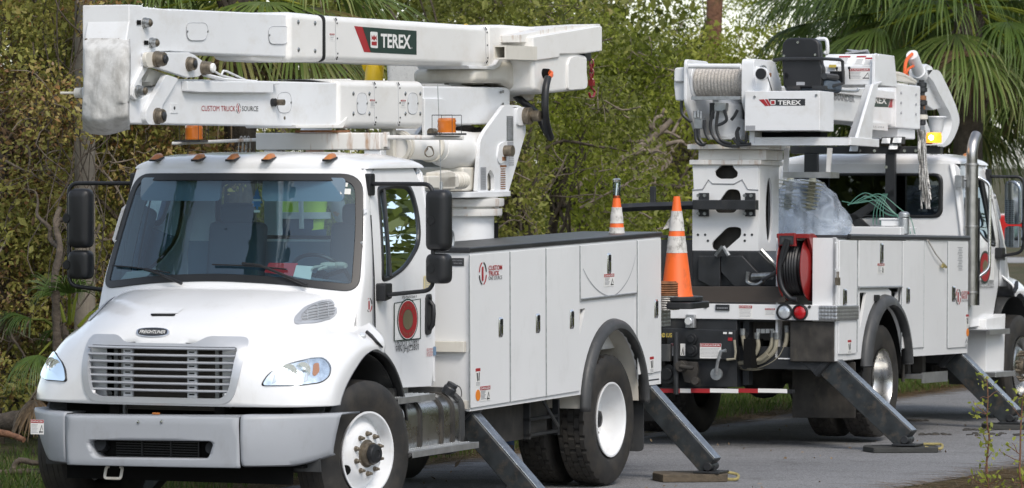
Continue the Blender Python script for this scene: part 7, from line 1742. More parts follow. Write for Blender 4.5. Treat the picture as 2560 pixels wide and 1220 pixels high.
def tree(name, label, cat, X, Y, h, rad, ncl, nl, size, mat, seed, group=None, z0=.3, trunk_r=.09, sig=(.22, .22, .17), tint=(.45, .22), bark='bark', twigs=30, box=None, asp=.5, lean=0):
    """trunk with limbs reaching into leaf clumps; box = (x0, x1, y0, y1, z0, z1) of the crown"""
    rng = np.random.default_rng(seed); rnd = random.Random(seed)
    t = bpy.data.objects.new(name, None); COL.objects.link(t); t.location = (X, Y, 0); tag(t, label, cat, group)
    b_ = box or (-rad, rad, -rad * .8, rad * .8, z0, h)
    cs = []
    while len(cs) < ncl:
        p = V((rnd.uniform(b_[0], b_[1]), rnd.uniform(b_[2], b_[3]), rnd.uniform(b_[4], b_[5])))
        u = ((p.x - (b_[0] + b_[1]) / 2) / ((b_[1] - b_[0]) / 2)) ** 2 + ((p.y - (b_[2] + b_[3]) / 2) / ((b_[3] - b_[2]) / 2)) ** 2 + (((p.z - (b_[4] + b_[5]) / 2) / ((b_[5] - b_[4]) / 2)) ** 4) * .9
        if u < 1.15: cs.append(p)
    m = MB(); top = V((lean, 0, h * .62)); spine = limb(m, (0, 0, -.1), top, trunk_r, trunk_r * .45, rnd, .15)
    for c in rnd.sample(cs, min(len(cs), 16)):
        s_ = spine[rnd.randint(len(spine) // 4, len(spine) - 1)]; limb(m, s_, c, trunk_r * .30, .008, rnd, .22)
    for p in [q for q in m.v]: pass
    me = m.build('trunk', bark, None, sharp=80); me.parent = t
    if twigs:
        m = MB()
        for k in range(twigs):
            c = V(rnd.choice(cs)); d_ = V((rnd.uniform(-1, 1), rnd.uniform(-1, .6), rnd.uniform(-.7, .8))).normalized() * rnd.uniform(.3, .9); limb(m, c - d_ * .5, c + d_ * .5, rnd.uniform(.005, .014), .003, rnd, .3, 4)
        w_ = m.build('twigs', 'twig', None, sharp=80); w_.parent = t; w_['kind'] = 'stuff'
    nl = int(nl * 1.35); pts, k = cluster_pts(rng, [tuple(c) for c in cs], nl, sig)
    ct = rng.normal(tint[0], tint[1], len(cs)); tn = ct[k] + rng.normal(0, .12, nl)
    lf = leafmesh('crown', mat, pts, size, tn, None, None, rng, asp); lf.parent = t
    return t
def frond(m, base, dirv, L_, rnd, fan=2.6, nleaf=26, w=.035, drop=.55, pet=.5, tints=None):
    """a costapalmate palm leaf: petiole plus a fan of long drooping segments"""
    dirv = V(dirv).normalized(); side_ = dirv.cross(V((0, 0, 1)));
    if side_.length < .1: side_ = V((1, 0, 0))
    side_.normalize(); upv = side_.cross(dirv).normalized()
    tip = V(base) + dirv * pet; m.m = 1; mid = V(base).lerp(tip, .5) + V((0, 0, .04)); m.tube([V(base), mid, tip], [.018, .014, .010], 4, cap=False); m.m = 0
    for i in range(nleaf):
        an = -fan / 2 + fan * i / (nleaf - 1) + rnd.uniform(-.04, .04); d = (dirv * math.cos(an) + side_ * math.sin(an)).normalized()
        l_ = L_ * (1 - .30 * abs(an / (fan / 2)) ** 2) * rnd.uniform(.85, 1.08); s_ = d.cross(upv).normalized(); wv = w * rnd.uniform(.8, 1.2); p = V(tip); q = []; dd = V(d); g = drop * rnd.uniform(.7, 1.3)
        N_ = 6
        for k in range(N_ + 1):
            t = k / N_; ww = wv * (math.sin(pi * min(.97, .15 + t * .82)) ** .7) * .5
            q.append((p - s_ * ww, p + upv * ww * .5, p + s_ * ww)); dd = (dd + V((0, 0, -g * t * .55))).normalized(); p = p + dd * l_ / N_
        b0 = len(m.v); m.v += [tuple(x) for tri in q for x in tri]
        for k in range(N_):
            for j in range(2): a_ = b0 + k * 3 + j; m.f.append((a_, a_ + 1, a_ + 4, a_ + 3)); m.mi.append(0)
def palm(label, X, Y, zc, nf, L_, seed, group='cabbage palms behind the trucks', drop=.6, tr=.16, dead=6, pet=.7, tmid=.4, w=.035):
    rnd = random.Random(seed); t = bpy.data.objects.new('palm_tree', None); COL.objects.link(t); t.location = (X, Y, 0); tag(t, label, 'palm tree', group)
    m = MB(); pts = [V((0, 0, -.1 + (zc + .1) * k / 10)) for k in range(11)]; m.tube(pts, [tr * (1.15 - .02 * k) + .012 * (k % 2) for k in range(11)], 12)
    for k in range(26):
        an = rnd.uniform(0, 2 * pi); z = zc - rnd.uniform(.05, 1.4); m.tube([(math.cos(an) * tr * .9, math.sin(an) * tr * .9, z), (math.cos(an) * tr * 1.6, math.sin(an) * tr * 1.6, z + .2)], [.035, .02], 5)
    tk = m.build('trunk', 'bark', None, sharp=80); tk.parent = t
    m = MB(); cnt = []
    for k in range(nf):
        an = 2.4 * k + rnd.uniform(-.3, .3); el = R(78) - R(120) * (k / nf) + rnd.uniform(-.12, .12)
        d = V((math.cos(an) * math.cos(el), math.sin(an) * math.cos(el), math.sin(el))); n0 = len(m.f)
        frond(m, V((0, 0, zc)) + d * .12, d, L_ * rnd.uniform(.85, 1.1), rnd, drop=drop, pet=pet * rnd.uniform(.8, 1.2), w=w, nleaf=38)
        cnt.append((len(m.f) - n0, (tmid + .12 * rnd.random() + (.15 if k / nf > .75 else 0)) + rnd.uniform(-.12, .12)))
    cr = m.build('crown', ['palm_leaf', 'bright_leaf'], None, recalc=False, flat=True); cr.parent = t
    a_ = cr.data.attributes.new('tint', 'FLOAT', 'FACE'); tn = np.concatenate([np.full(c, v) + (np.arange(c) // 12 % 7 - 3) * .035 for c, v in cnt]); a_.data.foreach_set('value', np.clip(tn, 0, 1).astype(np.float32))
    if dead:
        m = MB()
        for k in range(dead):
            an = rnd.uniform(0, 2 * pi); d = V((math.cos(an) * .6, math.sin(an) * .6, -.75)); frond(m, V((0, 0, zc - .15)) + d * .1, d, L_ * .8, rnd, drop=.9, pet=.45, nleaf=14, w=.03)
        dd = m.build('dead_fronds', ['dry_straw', 'twig'], None, recalc=False, flat=True); dd.parent = t
        a_ = dd.data.attributes.new('tint', 'FLOAT', 'FACE'); a_.data.foreach_set('value', np.random.default_rng(seed).uniform(0, .5, len(dd.data.polygons)).astype(np.float32))
    return t
def xw(px, D): return (px - CX) / FPX * D
GT = 'thicket trees and shrubs along the far side of the road'
# thicket behind the front truck, left to right: (centre px, depth, half width m, height m, leaf material, clumps, leaves, leaf size, tint, kind, label)
TH = [
 (40, 44.0, 1.0, 5.2, 'vine_leaf', 46, 15000, .055, (.55, .25), 'vine covered shrub mixing green and russet leaves at the left picture edge'),
 (215, 45.5, .95, 4.6, 'vine_leaf', 44, 15000, .055, (.62, .25), 'russet leaved vine thicket behind the wooden pole'),
 (400, 47.0, 1.0, 4.4, 'vine_leaf', 44, 15000, .055, (.52, .22), 'vine thicket showing between the folded booms and the cab roof, behind the left beacon'),
 (-10, 42.6, .8, 5.0, 'vine_leaf', 46, 16000, .052, (.62, .28), 'nearest vine tangle, cut by the left picture edge'),
 (120, 43.0, .7, 5.2, 'vine_leaf', 44, 15000, .052, (.68, .28), 'brownish vine tangle between the picture edge and the wooden pole'),
 (320, 43.4, .75, 3.3, 'vine_leaf', 40, 13000, .052, (.66, .28), 'russet and green vines right of the wooden pole above the fender'),
 (700, 49.0, 1.3, 6.0, 'oak_leaf', 50, 15000, .06, (.45, .22), 'dark bushy oak rising behind the boom sleeve with the dark square emblem'),
 (1010, 50.0, 1.3, 6.2, 'oak_leaf', 54, 17000, .06, (.5, .22), 'dense olive oak above the middle of the upper boom'),
 (1290, 50.5, 1.2, 6.0, 'oak_leaf', 50, 16000, .06, (.42, .22), 'dark leaved oak behind the boom tip bracket'),
 (1420, 53.0, 1.2, 4.4, 'bright_leaf', 50, 16000, .06, (.30, .25), 'yellow green shrub right of the turret under the hose loop'),
 (1590, 57.0, 1.3, 3.5, 'bright_leaf', 46, 13000, .065, (.42, .25), 'light green shrub between the two trucks above the orange cones'),
]
for i, (px, D, rad, h, mat, nc, nl, sz, tn, lab) in enumerate(TH):
    nm = 'oak_tree' if mat == 'oak_leaf' else 'vine_shrub' if mat == 'vine_leaf' else 'leafy_shrub'
    tree(nm, lab, nm.replace('_', ' ').replace('leafy ', '').replace('vine ', ''), xw(px, D), D, h, rad, nc, nl, sz, mat, 100 + i, GT, z0=.15, tint=tn, twigs=110, box=(-rad * 1.15, rad * 1.15, -.7, .8, .1, h), sig=(.26, .22, .2))
tree('hanging_vine', 'russet vines hanging in front of the top of the wooden pole', 'vine', xw(205, 41.2), 41.2, 5.2, .45, 16, 4200, .05, 'vine_leaf', 160, None, z0=2.75, tint=(.7, .25), twigs=26, trunk_r=.012, box=(-.45, .45, -.3, .3, 2.75, 5.2), sig=(.18, .15, .2))
GB = 'bright trees behind the derrick truck'
for i, (px, D, rad, z0, h, nc, nl, tn, lab) in enumerate((
 (1500, 66.0, 1.5, 2.9, 6.0, 34, 9000, (.15, .2), 'open crowned dark green tree behind the jib hook and the brown house'),
 (1800, 64.0, 1.35, .3, 4.35, 46, 13000, (.6, .25), 'yellow green tree right behind the winch drum with pale sky gaps above it'),
 (1985, 70.0, 1.2, 1.0, 5.6, 30, 7000, (.68, .22), 'bright yellow green tree behind the black operator seat'),
 (1690, 74.0, 1.4, 2.6, 6.2, 24, 5000, (.6, .25), 'sparse leafy tree with sky showing through, above the grey gable'))):
    tree('leafy_tree', lab, 'tree', xw(px, D), D, h, rad, nc, nl, .075, 'bright_leaf', 300 + i, GB, z0=z0, tint=tn, twigs=50, trunk_r=.12, box=(-rad * 1.1, rad * 1.1, -1, 1, z0, h), sig=(.30, .25, .22), asp=.45)
# woodland mass far behind (reads as one mass)
rng = np.random.default_rng(9)
c = []
rnd = random.Random(2)
for k in range(330):
    px = rnd.uniform(-250, 1500); D = 57 + rnd.uniform(0, 8); c.append((xw(px, D), D, rnd.uniform(.0, 7.2)))
for k in range(160):
    px = rnd.uniform(1450, 2750); D = 82 + rnd.uniform(0, 10); c.append((xw(px, D), D, rnd.uniform(0, 3.6 if px < 2120 else 6.5) * (.55 if 2430 < px < 2640 and False else 1)))
for k in range(150):
    px = rnd.uniform(300, 1660); D = 60 + rnd.uniform(0, 6); c.append((xw(px, D), D, rnd.uniform(3.4, 7.5)))
c = [q for q in c if not (2360 < (q[0] / q[1] * FPX + CX) < 2800 and q[2] < 3.4)]
pts, k = cluster_pts(rng, c, 52000, (.55, .5, .42)); tn = rng.normal(.3, .18, len(c))[k] + rng.normal(0, .12, len(pts))
wd = leafmesh('woodland', 'oak_leaf', pts, .14, tn, None, (0, 60, 0), rng, .6); tag(wd, 'distant dark woodland closing off the background', 'woodland', kind='stuff')
# trees over the camera's shoulder and across the road: only mirrored in glass and paint
c = []
for k in range(420):
    an = rnd.uniform(R(-62), R(200)); D = rnd.uniform(26, 40) if an > R(60) else rnd.uniform(24, 34); X, Y = math.cos(an) * D - 2, 33 - math.sin(an) * D
    if Y > 36 and X < 14: continue
    hh = 11 if an < R(50) else 10
    c.append((X, Y, rnd.uniform(0, hh) * (.6 + .4 * math.sin(an * 9))))
pts, k = cluster_pts(rng, c, 26000, (1.2, 1.2, .9)); tn = rng.normal(.3, .18, len(c))[k]
q = [(-2 + math.sin(R(a_)) * D_, 33 + math.cos(R(a_)) * D_, z_) for a_, D_, z_ in zip(rng.uniform(34, 84, 260), rng.uniform(27, 33, 260), rng.uniform(0, 9.5, 260))]; pp, kk = cluster_pts(rng, q, 16000, (1.2, 1.2, .8)); pts = np.concatenate([pts, pp]); tn = np.concatenate([tn, rng.normal(.3, .2, len(pp))])
for (an, D, h0, h1) in ((226, 14, 3, 17), (236, 17, 3, 12), (262, 15, 3, 17)):
    q = [(-2 + math.sin(R(an)) * D, 33 + math.cos(R(an)) * D, z) for z in np.linspace(h0, h1, 12)]; pp, kk = cluster_pts(rng, q, 2600, (.9, .9, .8)); pts = np.concatenate([pts, pp]); tn = np.concatenate([tn, rng.normal(.3, .2, len(pp))])
c2 = np.array(pts); az = np.abs(c2[:, 0] / np.maximum(c2[:, 1], .1)); keep = ~((c2[:, 1] > 0) & (az < .21)); pts = c2[keep]; tn = tn[keep]
wd2 = leafmesh('roadside_trees', 'oak_leaf', pts, .42, tn, None, (0, 0, 0), rng, .7); tag(wd2, 'trees across the road and behind the viewer, mirrored in the glass', 'trees', kind='stuff')
# palms
for a_ in (
 ('drooping fan palm behind the elbow of the folded booms', xw(600, 43.6), 43.6, 4.15, 34, 1.15, 21, 1.0, .14, 5, .75, .62, .030),
 ('fan palm cut by the top left corner of the picture, by the canvas flap', xw(110, 43.5), 46.5, 4.7, 24, 1.0, 22, .9, .12, 4, .6, .5, .030),
 ('low palm with grassy fronds between the pole and the front fender', xw(165, 40.6), 40.9, 1.05, 9, .5, 23, 1.5, .05, 9, .3, .22, .012),
 ('tall fan palm behind the right end of the derrick boom', xw(2230, 60), 60, 4.7, 60, 1.2, 24, 1.2, .17, 5, 1.0, .42, .027),
 ('big fan palm at the top right corner above the exhaust stack', xw(2420, 56), 56, 4.5, 62, 1.2, 25, 1.2, .17, 6, 1.0, .46, .027),
 ('fan palm behind the far mirror at the right picture edge', xw(2640, 60), 60, 4.1, 54, 1.2, 26, 1.2, .17, 6, .95, .46, .027),
 ('lower fan palm whose fronds hang behind the right cab roof', xw(2330, 62), 62, 3.6, 54, 1.15, 27, 1.3, .17, 5, .9, .46, .027),
 ('half hidden fan palm left of the console, in front of the sky gap', xw(2150, 66), 66, 4.9, 30, 1.2, 28, .9, .17, 4, .9, .40, .027),
 ('short fan palm under the boom, seen above the cab roof', xw(2200, 64), 64, 3.0, 30, 1.3, 29, 1.0, .15, 4, .8, .40, .027),
 ('fan palm filling the top edge right of the tip tube', xw(2330, 70), 70, 5.4, 34, 1.4, 30, 1.0, .16, 3, .9, .44, .036),
 ('fan palm filling the top edge above the far mirror', xw(2450, 72), 72, 5.3, 34, 1.4, 31, 1.0, .16, 3, .9, .44, .036)):
    palm(a_[0], a_[1], a_[2], a_[3], a_[4], a_[5], a_[6], drop=a_[7], tr=a_[8], dead=a_[9], pet=a_[10], tmid=a_[11], w=a_[12])
# bare branches and fallen wood
def branch(name, label, cat, pts, r0, r1, mat, D, forks=0, seed=1, group=None):
    rnd = random.Random(seed); q = [wpt(x, y, d) for (x, y, d) in pts]; m = MB(); s_ = smooth(q, 5); m.tube(s_, [(r0 + (r1 - r0) * i / (len(s_) - 1)) * rnd.uniform(.88, 1.12) for i in range(len(s_))], 9)
    for k in range(forks):
        a_ = s_[rnd.randint(len(s_) // 4, len(s_) - 2)]; d_ = V((rnd.uniform(-1, 1), rnd.uniform(-.5, .5), rnd.uniform(-.3, 1))).normalized() * rnd.uniform(.3, .9); limb(m, a_, a_ + d_, r1 * 1.3, .003, rnd, .3)
    o = m.build(name, mat, None, T=None, sharp=80)
    return tag(o, label, cat, group)
branch('dead_tree', 'slim bare dead trunk with a torn side branch left of the front fender', 'dead tree', [(150, 1010, 40.6), (142, 830, 40.6), (140, 740, 40.6), (137, 690, 40.6), (150, 620, 40.7), (138, 560, 40.8), (150, 520, 40.9)], .045, .022, 'bark', 40, 2, 3)
branch('fallen_log', 'thick fallen log on the verge left of the bumper', 'log', [(-60, 1062, 41.4), (20, 1055, 41.2), (110, 1048, 41.0), (240, 1040, 40.8)], .095, .085, 'bark', 41, 0, 4)
branch('fallen_branch', 'splintered pale branch lying in front of the thick log', 'branch', [(-30, 1080, 39.6), (20, 1085, 39.6), (60, 1100, 39.5)], .035, .022, 'bark_red', 41, 1, 5)
branch('fallen_branch', 'thin low branch on the grass under the thick log', 'branch', [(-40, 1183, 38.2), (30, 1180, 38.2), (100, 1178, 38.2)], .028, .024, 'bark', 41, 1, 6)
branch('bare_limb', 'long grey bare limb rising to the right between the trucks', 'branch', [(1440, 470, 56), (1500, 425, 56), (1570, 390, 56), (1630, 345, 56), (1680, 300, 56)], .06, .035, 'twig', 56, 6, 7)
branch('bare_limb', 'upper bare limb crossing in front of the brown house', 'branch', [(1330, 320, 57), (1440, 330, 57), (1520, 290, 57), (1600, 235, 57), (1640, 200, 57)], .045, .02, 'bark', 57, 5, 8)
branch('bare_limb', 'thin hooked limb above the black swing bar', 'branch', [(1480, 300, 56.5), (1540, 330, 56.5), (1590, 355, 56.5), (1660, 330, 56.5), (1700, 345, 56.5)], .03, .016, 'twig', 57, 4, 9)
for i, (x0, y0, x1, y1) in enumerate(((60, 560, 20, 760), (250, 560, 120, 800), (20, 330, 120, 520), (60, 820, 200, 930), (0, 900, 90, 760), (200, 380, 330, 560), (1300, 560, 1420, 380), (1450, 520, 1600, 440))):
    branch('bare_branch', ('thin bare branch drooping low at the left picture edge', 'thin bare branch slanting behind the small far mirror', 'grey twiggy branch high in the left thicket', 'low twig just above the fallen log', 'leaning twig at the far left, above the log', 'bare vine stem by the wooden pole top', 'bare stem right of the pedestal', 'bare twig behind the cleaner cone')[i], 'branch', [(x0, y0, 42.5 + i * .1 if i < 6 else 51), ((x0 + x1) / 2 + 20, (y0 + y1) / 2 - 10, 42.6 if i < 6 else 51), (x1, y1, 42.8 if i < 6 else 51.2)], .016, .007, 'twig', 42, 6, 20 + i, 'bare branches in the thicket')
m = MB(); a_ = wpt(212, 400, 42.0); m.tube([(a_.x, a_.y, -.1), (a_.x, a_.y, 3.1), (a_.x, a_.y, 5.8)], [.10, .095, .09], 18); tag(m.build('utility_pole', 'pole_wood', None), 'weathered wooden utility pole behind the far mirror', 'pole')
m = MB(); a_ = wpt(1775, 100, 73); m.tube([(a_.x, a_.y, -.1), (a_.x, a_.y, 3.1), (a_.x + .1, a_.y, 5.8)], [.14, .13, .13], 14); tag(m.build('tree_trunk', 'bark_red', None), 'thick reddish trunk in the foliage above the winch', 'tree trunk')
# house behind the thicket
hs_ = bpy.data.objects.new('house', None); COL.objects.link(hs_); hx = xw(1600, 84); hs_.location = (hx, 84, 0); tag(hs_, 'brown house with a grey gable roof glimpsed through the leaves between the trucks', 'house')
m = MB(); m.bb((-1.6, 0, 0), (1.1, 6, 3.7)); o = m.build('wall', 'house_wall'); o.parent = hs_
m = MB(); m.prism([V((-1.9, -.4, 3.6)), V((-.1, -.4, 4.75)), V((1.4, -.4, 3.6)), V((1.4, -.4, 3.75)), V((-.1, -.4, 4.92)), V((-1.9, -.4, 3.75))], (0, 7, 0)); m.prism([V((-1.6, 0, 3.7)), V((1.1, 0, 3.7)), V((-.1, 0, 4.7))], (0, 6, 0)); o = m.build('roof', 'house_roof'); o.parent = hs_
m = MB(); m.bb((-1.0, -.03, 1.2), (-.2, 0, 2.4)); o = m.build('window', 'dark_window'); o.parent = hs_
# red pickup far right
pk_ = bpy.data.objects.new('pickup_truck', None); COL.objects.link(pk_); pk_.location = (xw(2625, 121), 121, 0); tag(pk_, 'red pickup parked on the side road at the right picture edge', 'pickup')
m = MB(); m.prism(rpoly([V((-2.6, -.95, .45)), V((-2.65, -.95, 1.12)), V((-1.0, -.95, 1.18)), V((-.55, -.95, 1.82)), V((.85, -.95, 1.85)), V((1.25, -.95, 1.2)), V((2.75, -.95, 1.2)), V((2.75, -.95, .5))], .06, 3), (0, 1.9, 0)); o = m.build('body', 'car_red', bevel=.05); o.parent = pk_
m = MB(); m.prism([V((-.85, -.96, 1.22)), V((-.5, -.96, 1.72)), V((.2, -.96, 1.75)), V((.2, -.96, 1.22))], (0, .02, 0)); m.prism([V((.28, -.96, 1.22)), V((.28, -.96, 1.75)), V((.8, -.96, 1.75)), V((1.05, -.96, 1.22))], (0, .02, 0)); o = m.build('side_windows', 'dark_window'); o.parent = pk_
for x in (-1.75, 1.75):
    m = MB(); m.lathe([(.38, 0), (.40, .03), (.40, .22), (.38, .25)], (x, -.98, .39), (0, 1, 0), 24); o = m.build('wheel', 'rubber'); o.parent = pk_
    m = MB(); m.lathe([(.24, -.004), (.10, .0)], (x, -.982, .39), (0, 1, 0), 20); r_ = m.build('rim', 'polished_steel'); r_.parent = o
# grass, straw, litter
def blades(name, label, cat, pts, h, w, mat, tint, rng, lie=.0):
    n = len(pts); an = rng.uniform(0, 2 * pi, n); ln = rng.normal(0, .35 + lie * 2, (n, 2)); hh = h * rng.uniform(.5, 1.3, n)
    dx = np.stack([np.cos(an) * w, np.sin(an) * w, np.zeros(n)], 1); tip = np.stack([ln[:, 0] * hh, ln[:, 1] * hh, hh * (1 - lie * .95)], 1)
    midp = tip * .5; midp[:, 2] += hh * .12 * (1 - lie)
    co = np.stack([pts - dx, pts + dx, pts + midp + dx * .7, pts + tip, pts + midp - dx * .7], 1).reshape(-1, 3)
    me = bpy.data.meshes.new(name); me.vertices.add(n * 5); me.vertices.foreach_set('co', co.ravel().astype(np.float32)); me.loops.add(n * 5); me.loops.foreach_set('vertex_index', np.arange(n * 5, dtype=np.int32)); me.polygons.add(n); me.polygons.foreach_set('loop_start', np.arange(0, n * 5, 5, dtype=np.int32)); me.polygons.foreach_set('loop_total', np.full(n, 5, dtype=np.int32)); me.update()
    a_ = me.attributes.new('tint', 'FLOAT', 'FACE'); a_.data.foreach_set('value', np.clip(rng.normal(tint, .25, n), 0, 1).astype(np.float32)); me.materials.append(MATS[mat]); o = bpy.data.objects.new(name, me); COL.objects.link(o); return tag(o, label, cat, kind='stuff')
rng = np.random.default_rng(4)
def strip(n, x0, x1, y0, y1, z=-.03):
    q = np.stack([rng.uniform(min(x0, x1), max(x0, x1), n), y0 + (y1 - y0) * rng.beta(1.2, 1.6, n)], 1); M_ = np.array(T1.M); o = np.array(T1.o)
    w3 = q[:, :1] * M_[:, 0] + q[:, 1:] * M_[:, 1] + o; w3[:, 2] = z; return w3
blades('verge_grass', 'green grass on the verge beyond the trucks', 'grass', strip(42000, 4, -26, -1.45, -5.5), .11, .004, 'grass_blade', .45, rng)
blades('verge_litter', 'dry pine needles along the far road edge', 'pine litter', strip(26000, 3, -22, -1.15, -2.6, -.012), .10, .003, 'dry_straw', .4, rng, .9)
lp = strip(140, 2, -16, -1.0, 3.1, .004); lf = leafmesh('road_litter', 'dry_straw', lp, .035, rng.uniform(0, .8, 140), None, (0, 0, 0), rng, .5, 0, 3); lf.location = (0, 0, .012); lf.data.transform(Matrix.Translation((0, 0, 0))); tag(lf, 'scattered dead leaves on the asphalt', 'leaf litter', kind='stuff')
blades('far_grass', 'sunny lawn beyond the derrick truck', 'grass', strip(16000, -40, -78, 8, -10), .10, .012, 'grass_blade', .6, rng)
blades('pine_straw', 'brown pine straw on the near verge at the lower right', 'pine litter', strip(26000, 2, -16, 3.25, 6.2, -.015), .12, .0028, 'dry_straw', .5, rng, .9)
# saplings in the right foreground
def sapling(label, px, D, h, seed, nl):
    rng = np.random.default_rng(seed); rnd = random.Random(seed); X = xw(px, D); t = bpy.data.objects.new('sapling', None); COL.objects.link(t); t.location = (X, D, 0); tag(t, label, 'sapling', 'saplings at the near road edge')
    m = MB(); sp = limb(m, (0, 0, -.03), (rnd.uniform(-.04, .04), 0, h), .011, .004, rnd, .06); cs = [tuple(p) for p in sp[3:]]
    for k in range(9): s_ = sp[rnd.randint(4, len(sp) - 2)]; e_ = s_ + V((rnd.uniform(-.16, .16), rnd.uniform(-.1, .1), rnd.uniform(.0, .12))); limb(m, s_, e_, .004, .002, rnd, .2, 3); cs += [tuple(e_)] * 3
    o = m.build('stem', 'bark_red', None, sharp=80); o.parent = t
    pts, k = cluster_pts(rng, cs, nl, (.035, .03, .03)); l_ = leafmesh('leaves', 'bright_leaf', pts, .045, rng.normal(.55, .25, nl), None, None, rng, .5); l_.parent = t
sapling('taller leafy sapling in front of the right outrigger pad', 2470, 35.0, .95, 41, 110); sapling('thin sapling cut by the right picture edge', 2554, 34.6, .85, 42, 80); sapling('small low sapling at the bottom right, left of the tall one', 2480, 33.6, .30, 43, 70)
# outrigger pads and ropes
def pad(label, foot, T, L_, W_, H_, ang, mat, thin=False, seed=1):
    p = T.world(V(foot)); rnd = random.Random(seed); m = MB(); c, s_ = math.cos(ang), math.sin(ang); q = []
    for (u, v) in ((-.86, -1), (-.5, -1.04), (.5, -1), (.9, -.96), (1.02, 0), (.95, .9), (.4, 1.03), (-.5, 1), (-.93, .85), (-1.03, .1)):
        u *= L_ / 2; v *= W_ / 2; q.append(V((p.x + u * c - v * s_, p.y + u * s_ + v * c, H_ * 0 - .002)))
    m.prism(q, (0, 0, H_)); o = m.build('outrigger_pad', mat, None, bevel=.006); return tag(o, label, 'outrigger pad', 'pads under the outrigger feet')
pad('thick weathered wooden pad under the rear outrigger of the front truck', (-5.28, 1.52, 0), T1, .60, .46, .062, .1, 'wood')
pad('dark flat pad under the near rear outrigger of the derrick truck', (-5.72, -1.78, 0), T2, .66, .45, .045, .08, 'dark_wood')
pad('dark flat pad under the front outrigger of the derrick truck, by the saplings', (-1.96, -1.72, 0), T2, .66, .45, .045, .08, 'dark_wood')
pad('pad under the front outrigger of the front truck, near the bottom edge', (-1.86, 1.68, 0), T1, .60, .42, .045, .1, 'wood')
def rope(label, px, py, D, seed):
    m = MB(); rnd = random.Random(seed); z = .035
    q = [wpt(px, py, D), wpt(px + 22, py - 4, D), wpt(px + 45, py + 2, D), wpt(px + 40, py + 10, D), wpt(px + 15, py + 10, D), wpt(px, py + 6, D)]
    for p in q: p.z = max(.012, min(.06, p.z))
    for i, p in enumerate(q): p.y += (-.08 if i > 2 else .05)
    m.tube(smooth(q, 5), .013, 8); tag(m.build('pad_rope', 'yellow_rope', None), label, 'rope')
c = T1.world(V((-5.28, 1.66, 0))); rope('yellow rope handle of the thick wooden pad', 1800, 1186, c.y, 1)
c = T2.world(V((-5.72, -1.82, 0))); rope('yellow rope handle of the pad under the derrick truck', 2310, 1110, c.y, 2)
rnd = random.Random(8)
for i, (x, y, r_) in enumerate(((2318, 1086, .16), (2290, 1052, .07), (2500, 1086, .22), (2440, 1075, .10))):
    D = FPX * CAMH / (y - YH); p = wpt(x, y, D); m = MB(); rng = np.random.default_rng(i)
    for k in range(22): a_ = rnd.uniform(0, 6.28); d_ = rnd.random() ** .6 * r_; s_ = rnd.uniform(.008, .03); m.sphere((p.x + math.cos(a_) * d_ * 1.5, p.y + math.sin(a_) * d_, .0), s_, 7, 4, (1.3, 1, .6))
    tag(m.build('mud_clods', 'grimy_dark', None), ('mud crumbs on the asphalt right of the derrick pad', 'small mud spot under the derrick body step', 'long mud smear in front of the saplings', 'mud bits between pad and sapling')[i], 'mud')
# ------------------------------------------------------------------ people
def skin_mesh(name, joints, edges, mat, parent, root=0, sub=2):
    me = bpy.data.meshes.new(name); me.from_pydata([j[:3] for j in joints], edges, []); me.materials.append(MATS[mat]); ob = bpy.data.objects.new(name, me); COL.objects.link(ob); ob.parent = parent
    sk = ob.modifiers.new('skin', 'SKIN'); sk.use_smooth_shade = True
    if not me.skin_vertices: me.skin_vertices.new() if hasattr(me.skin_vertices, 'new') else None
    try:
        for i, j in enumerate(joints): v_ = me.skin_vertices[0].data[i]; v_.radius = (j[3], j[4] if len(j) > 4 else j[3]); v_.use_root = (i == root)
    except Exception: pass
    su = ob.modifiers.new('sub', 'SUBSURF'); su.levels = sub; su.render_levels = sub
    return ob
def tube_body(segs):
    m = MB()
    for pts, rs, seg in segs: m.tube(smooth(pts, 4), [rs[0]] * 0 + list(np.interp(np.linspace(0, len(rs) - 1, (len(pts) - 1) * 4 + 1), range(len(rs)), rs)), seg)
    return m
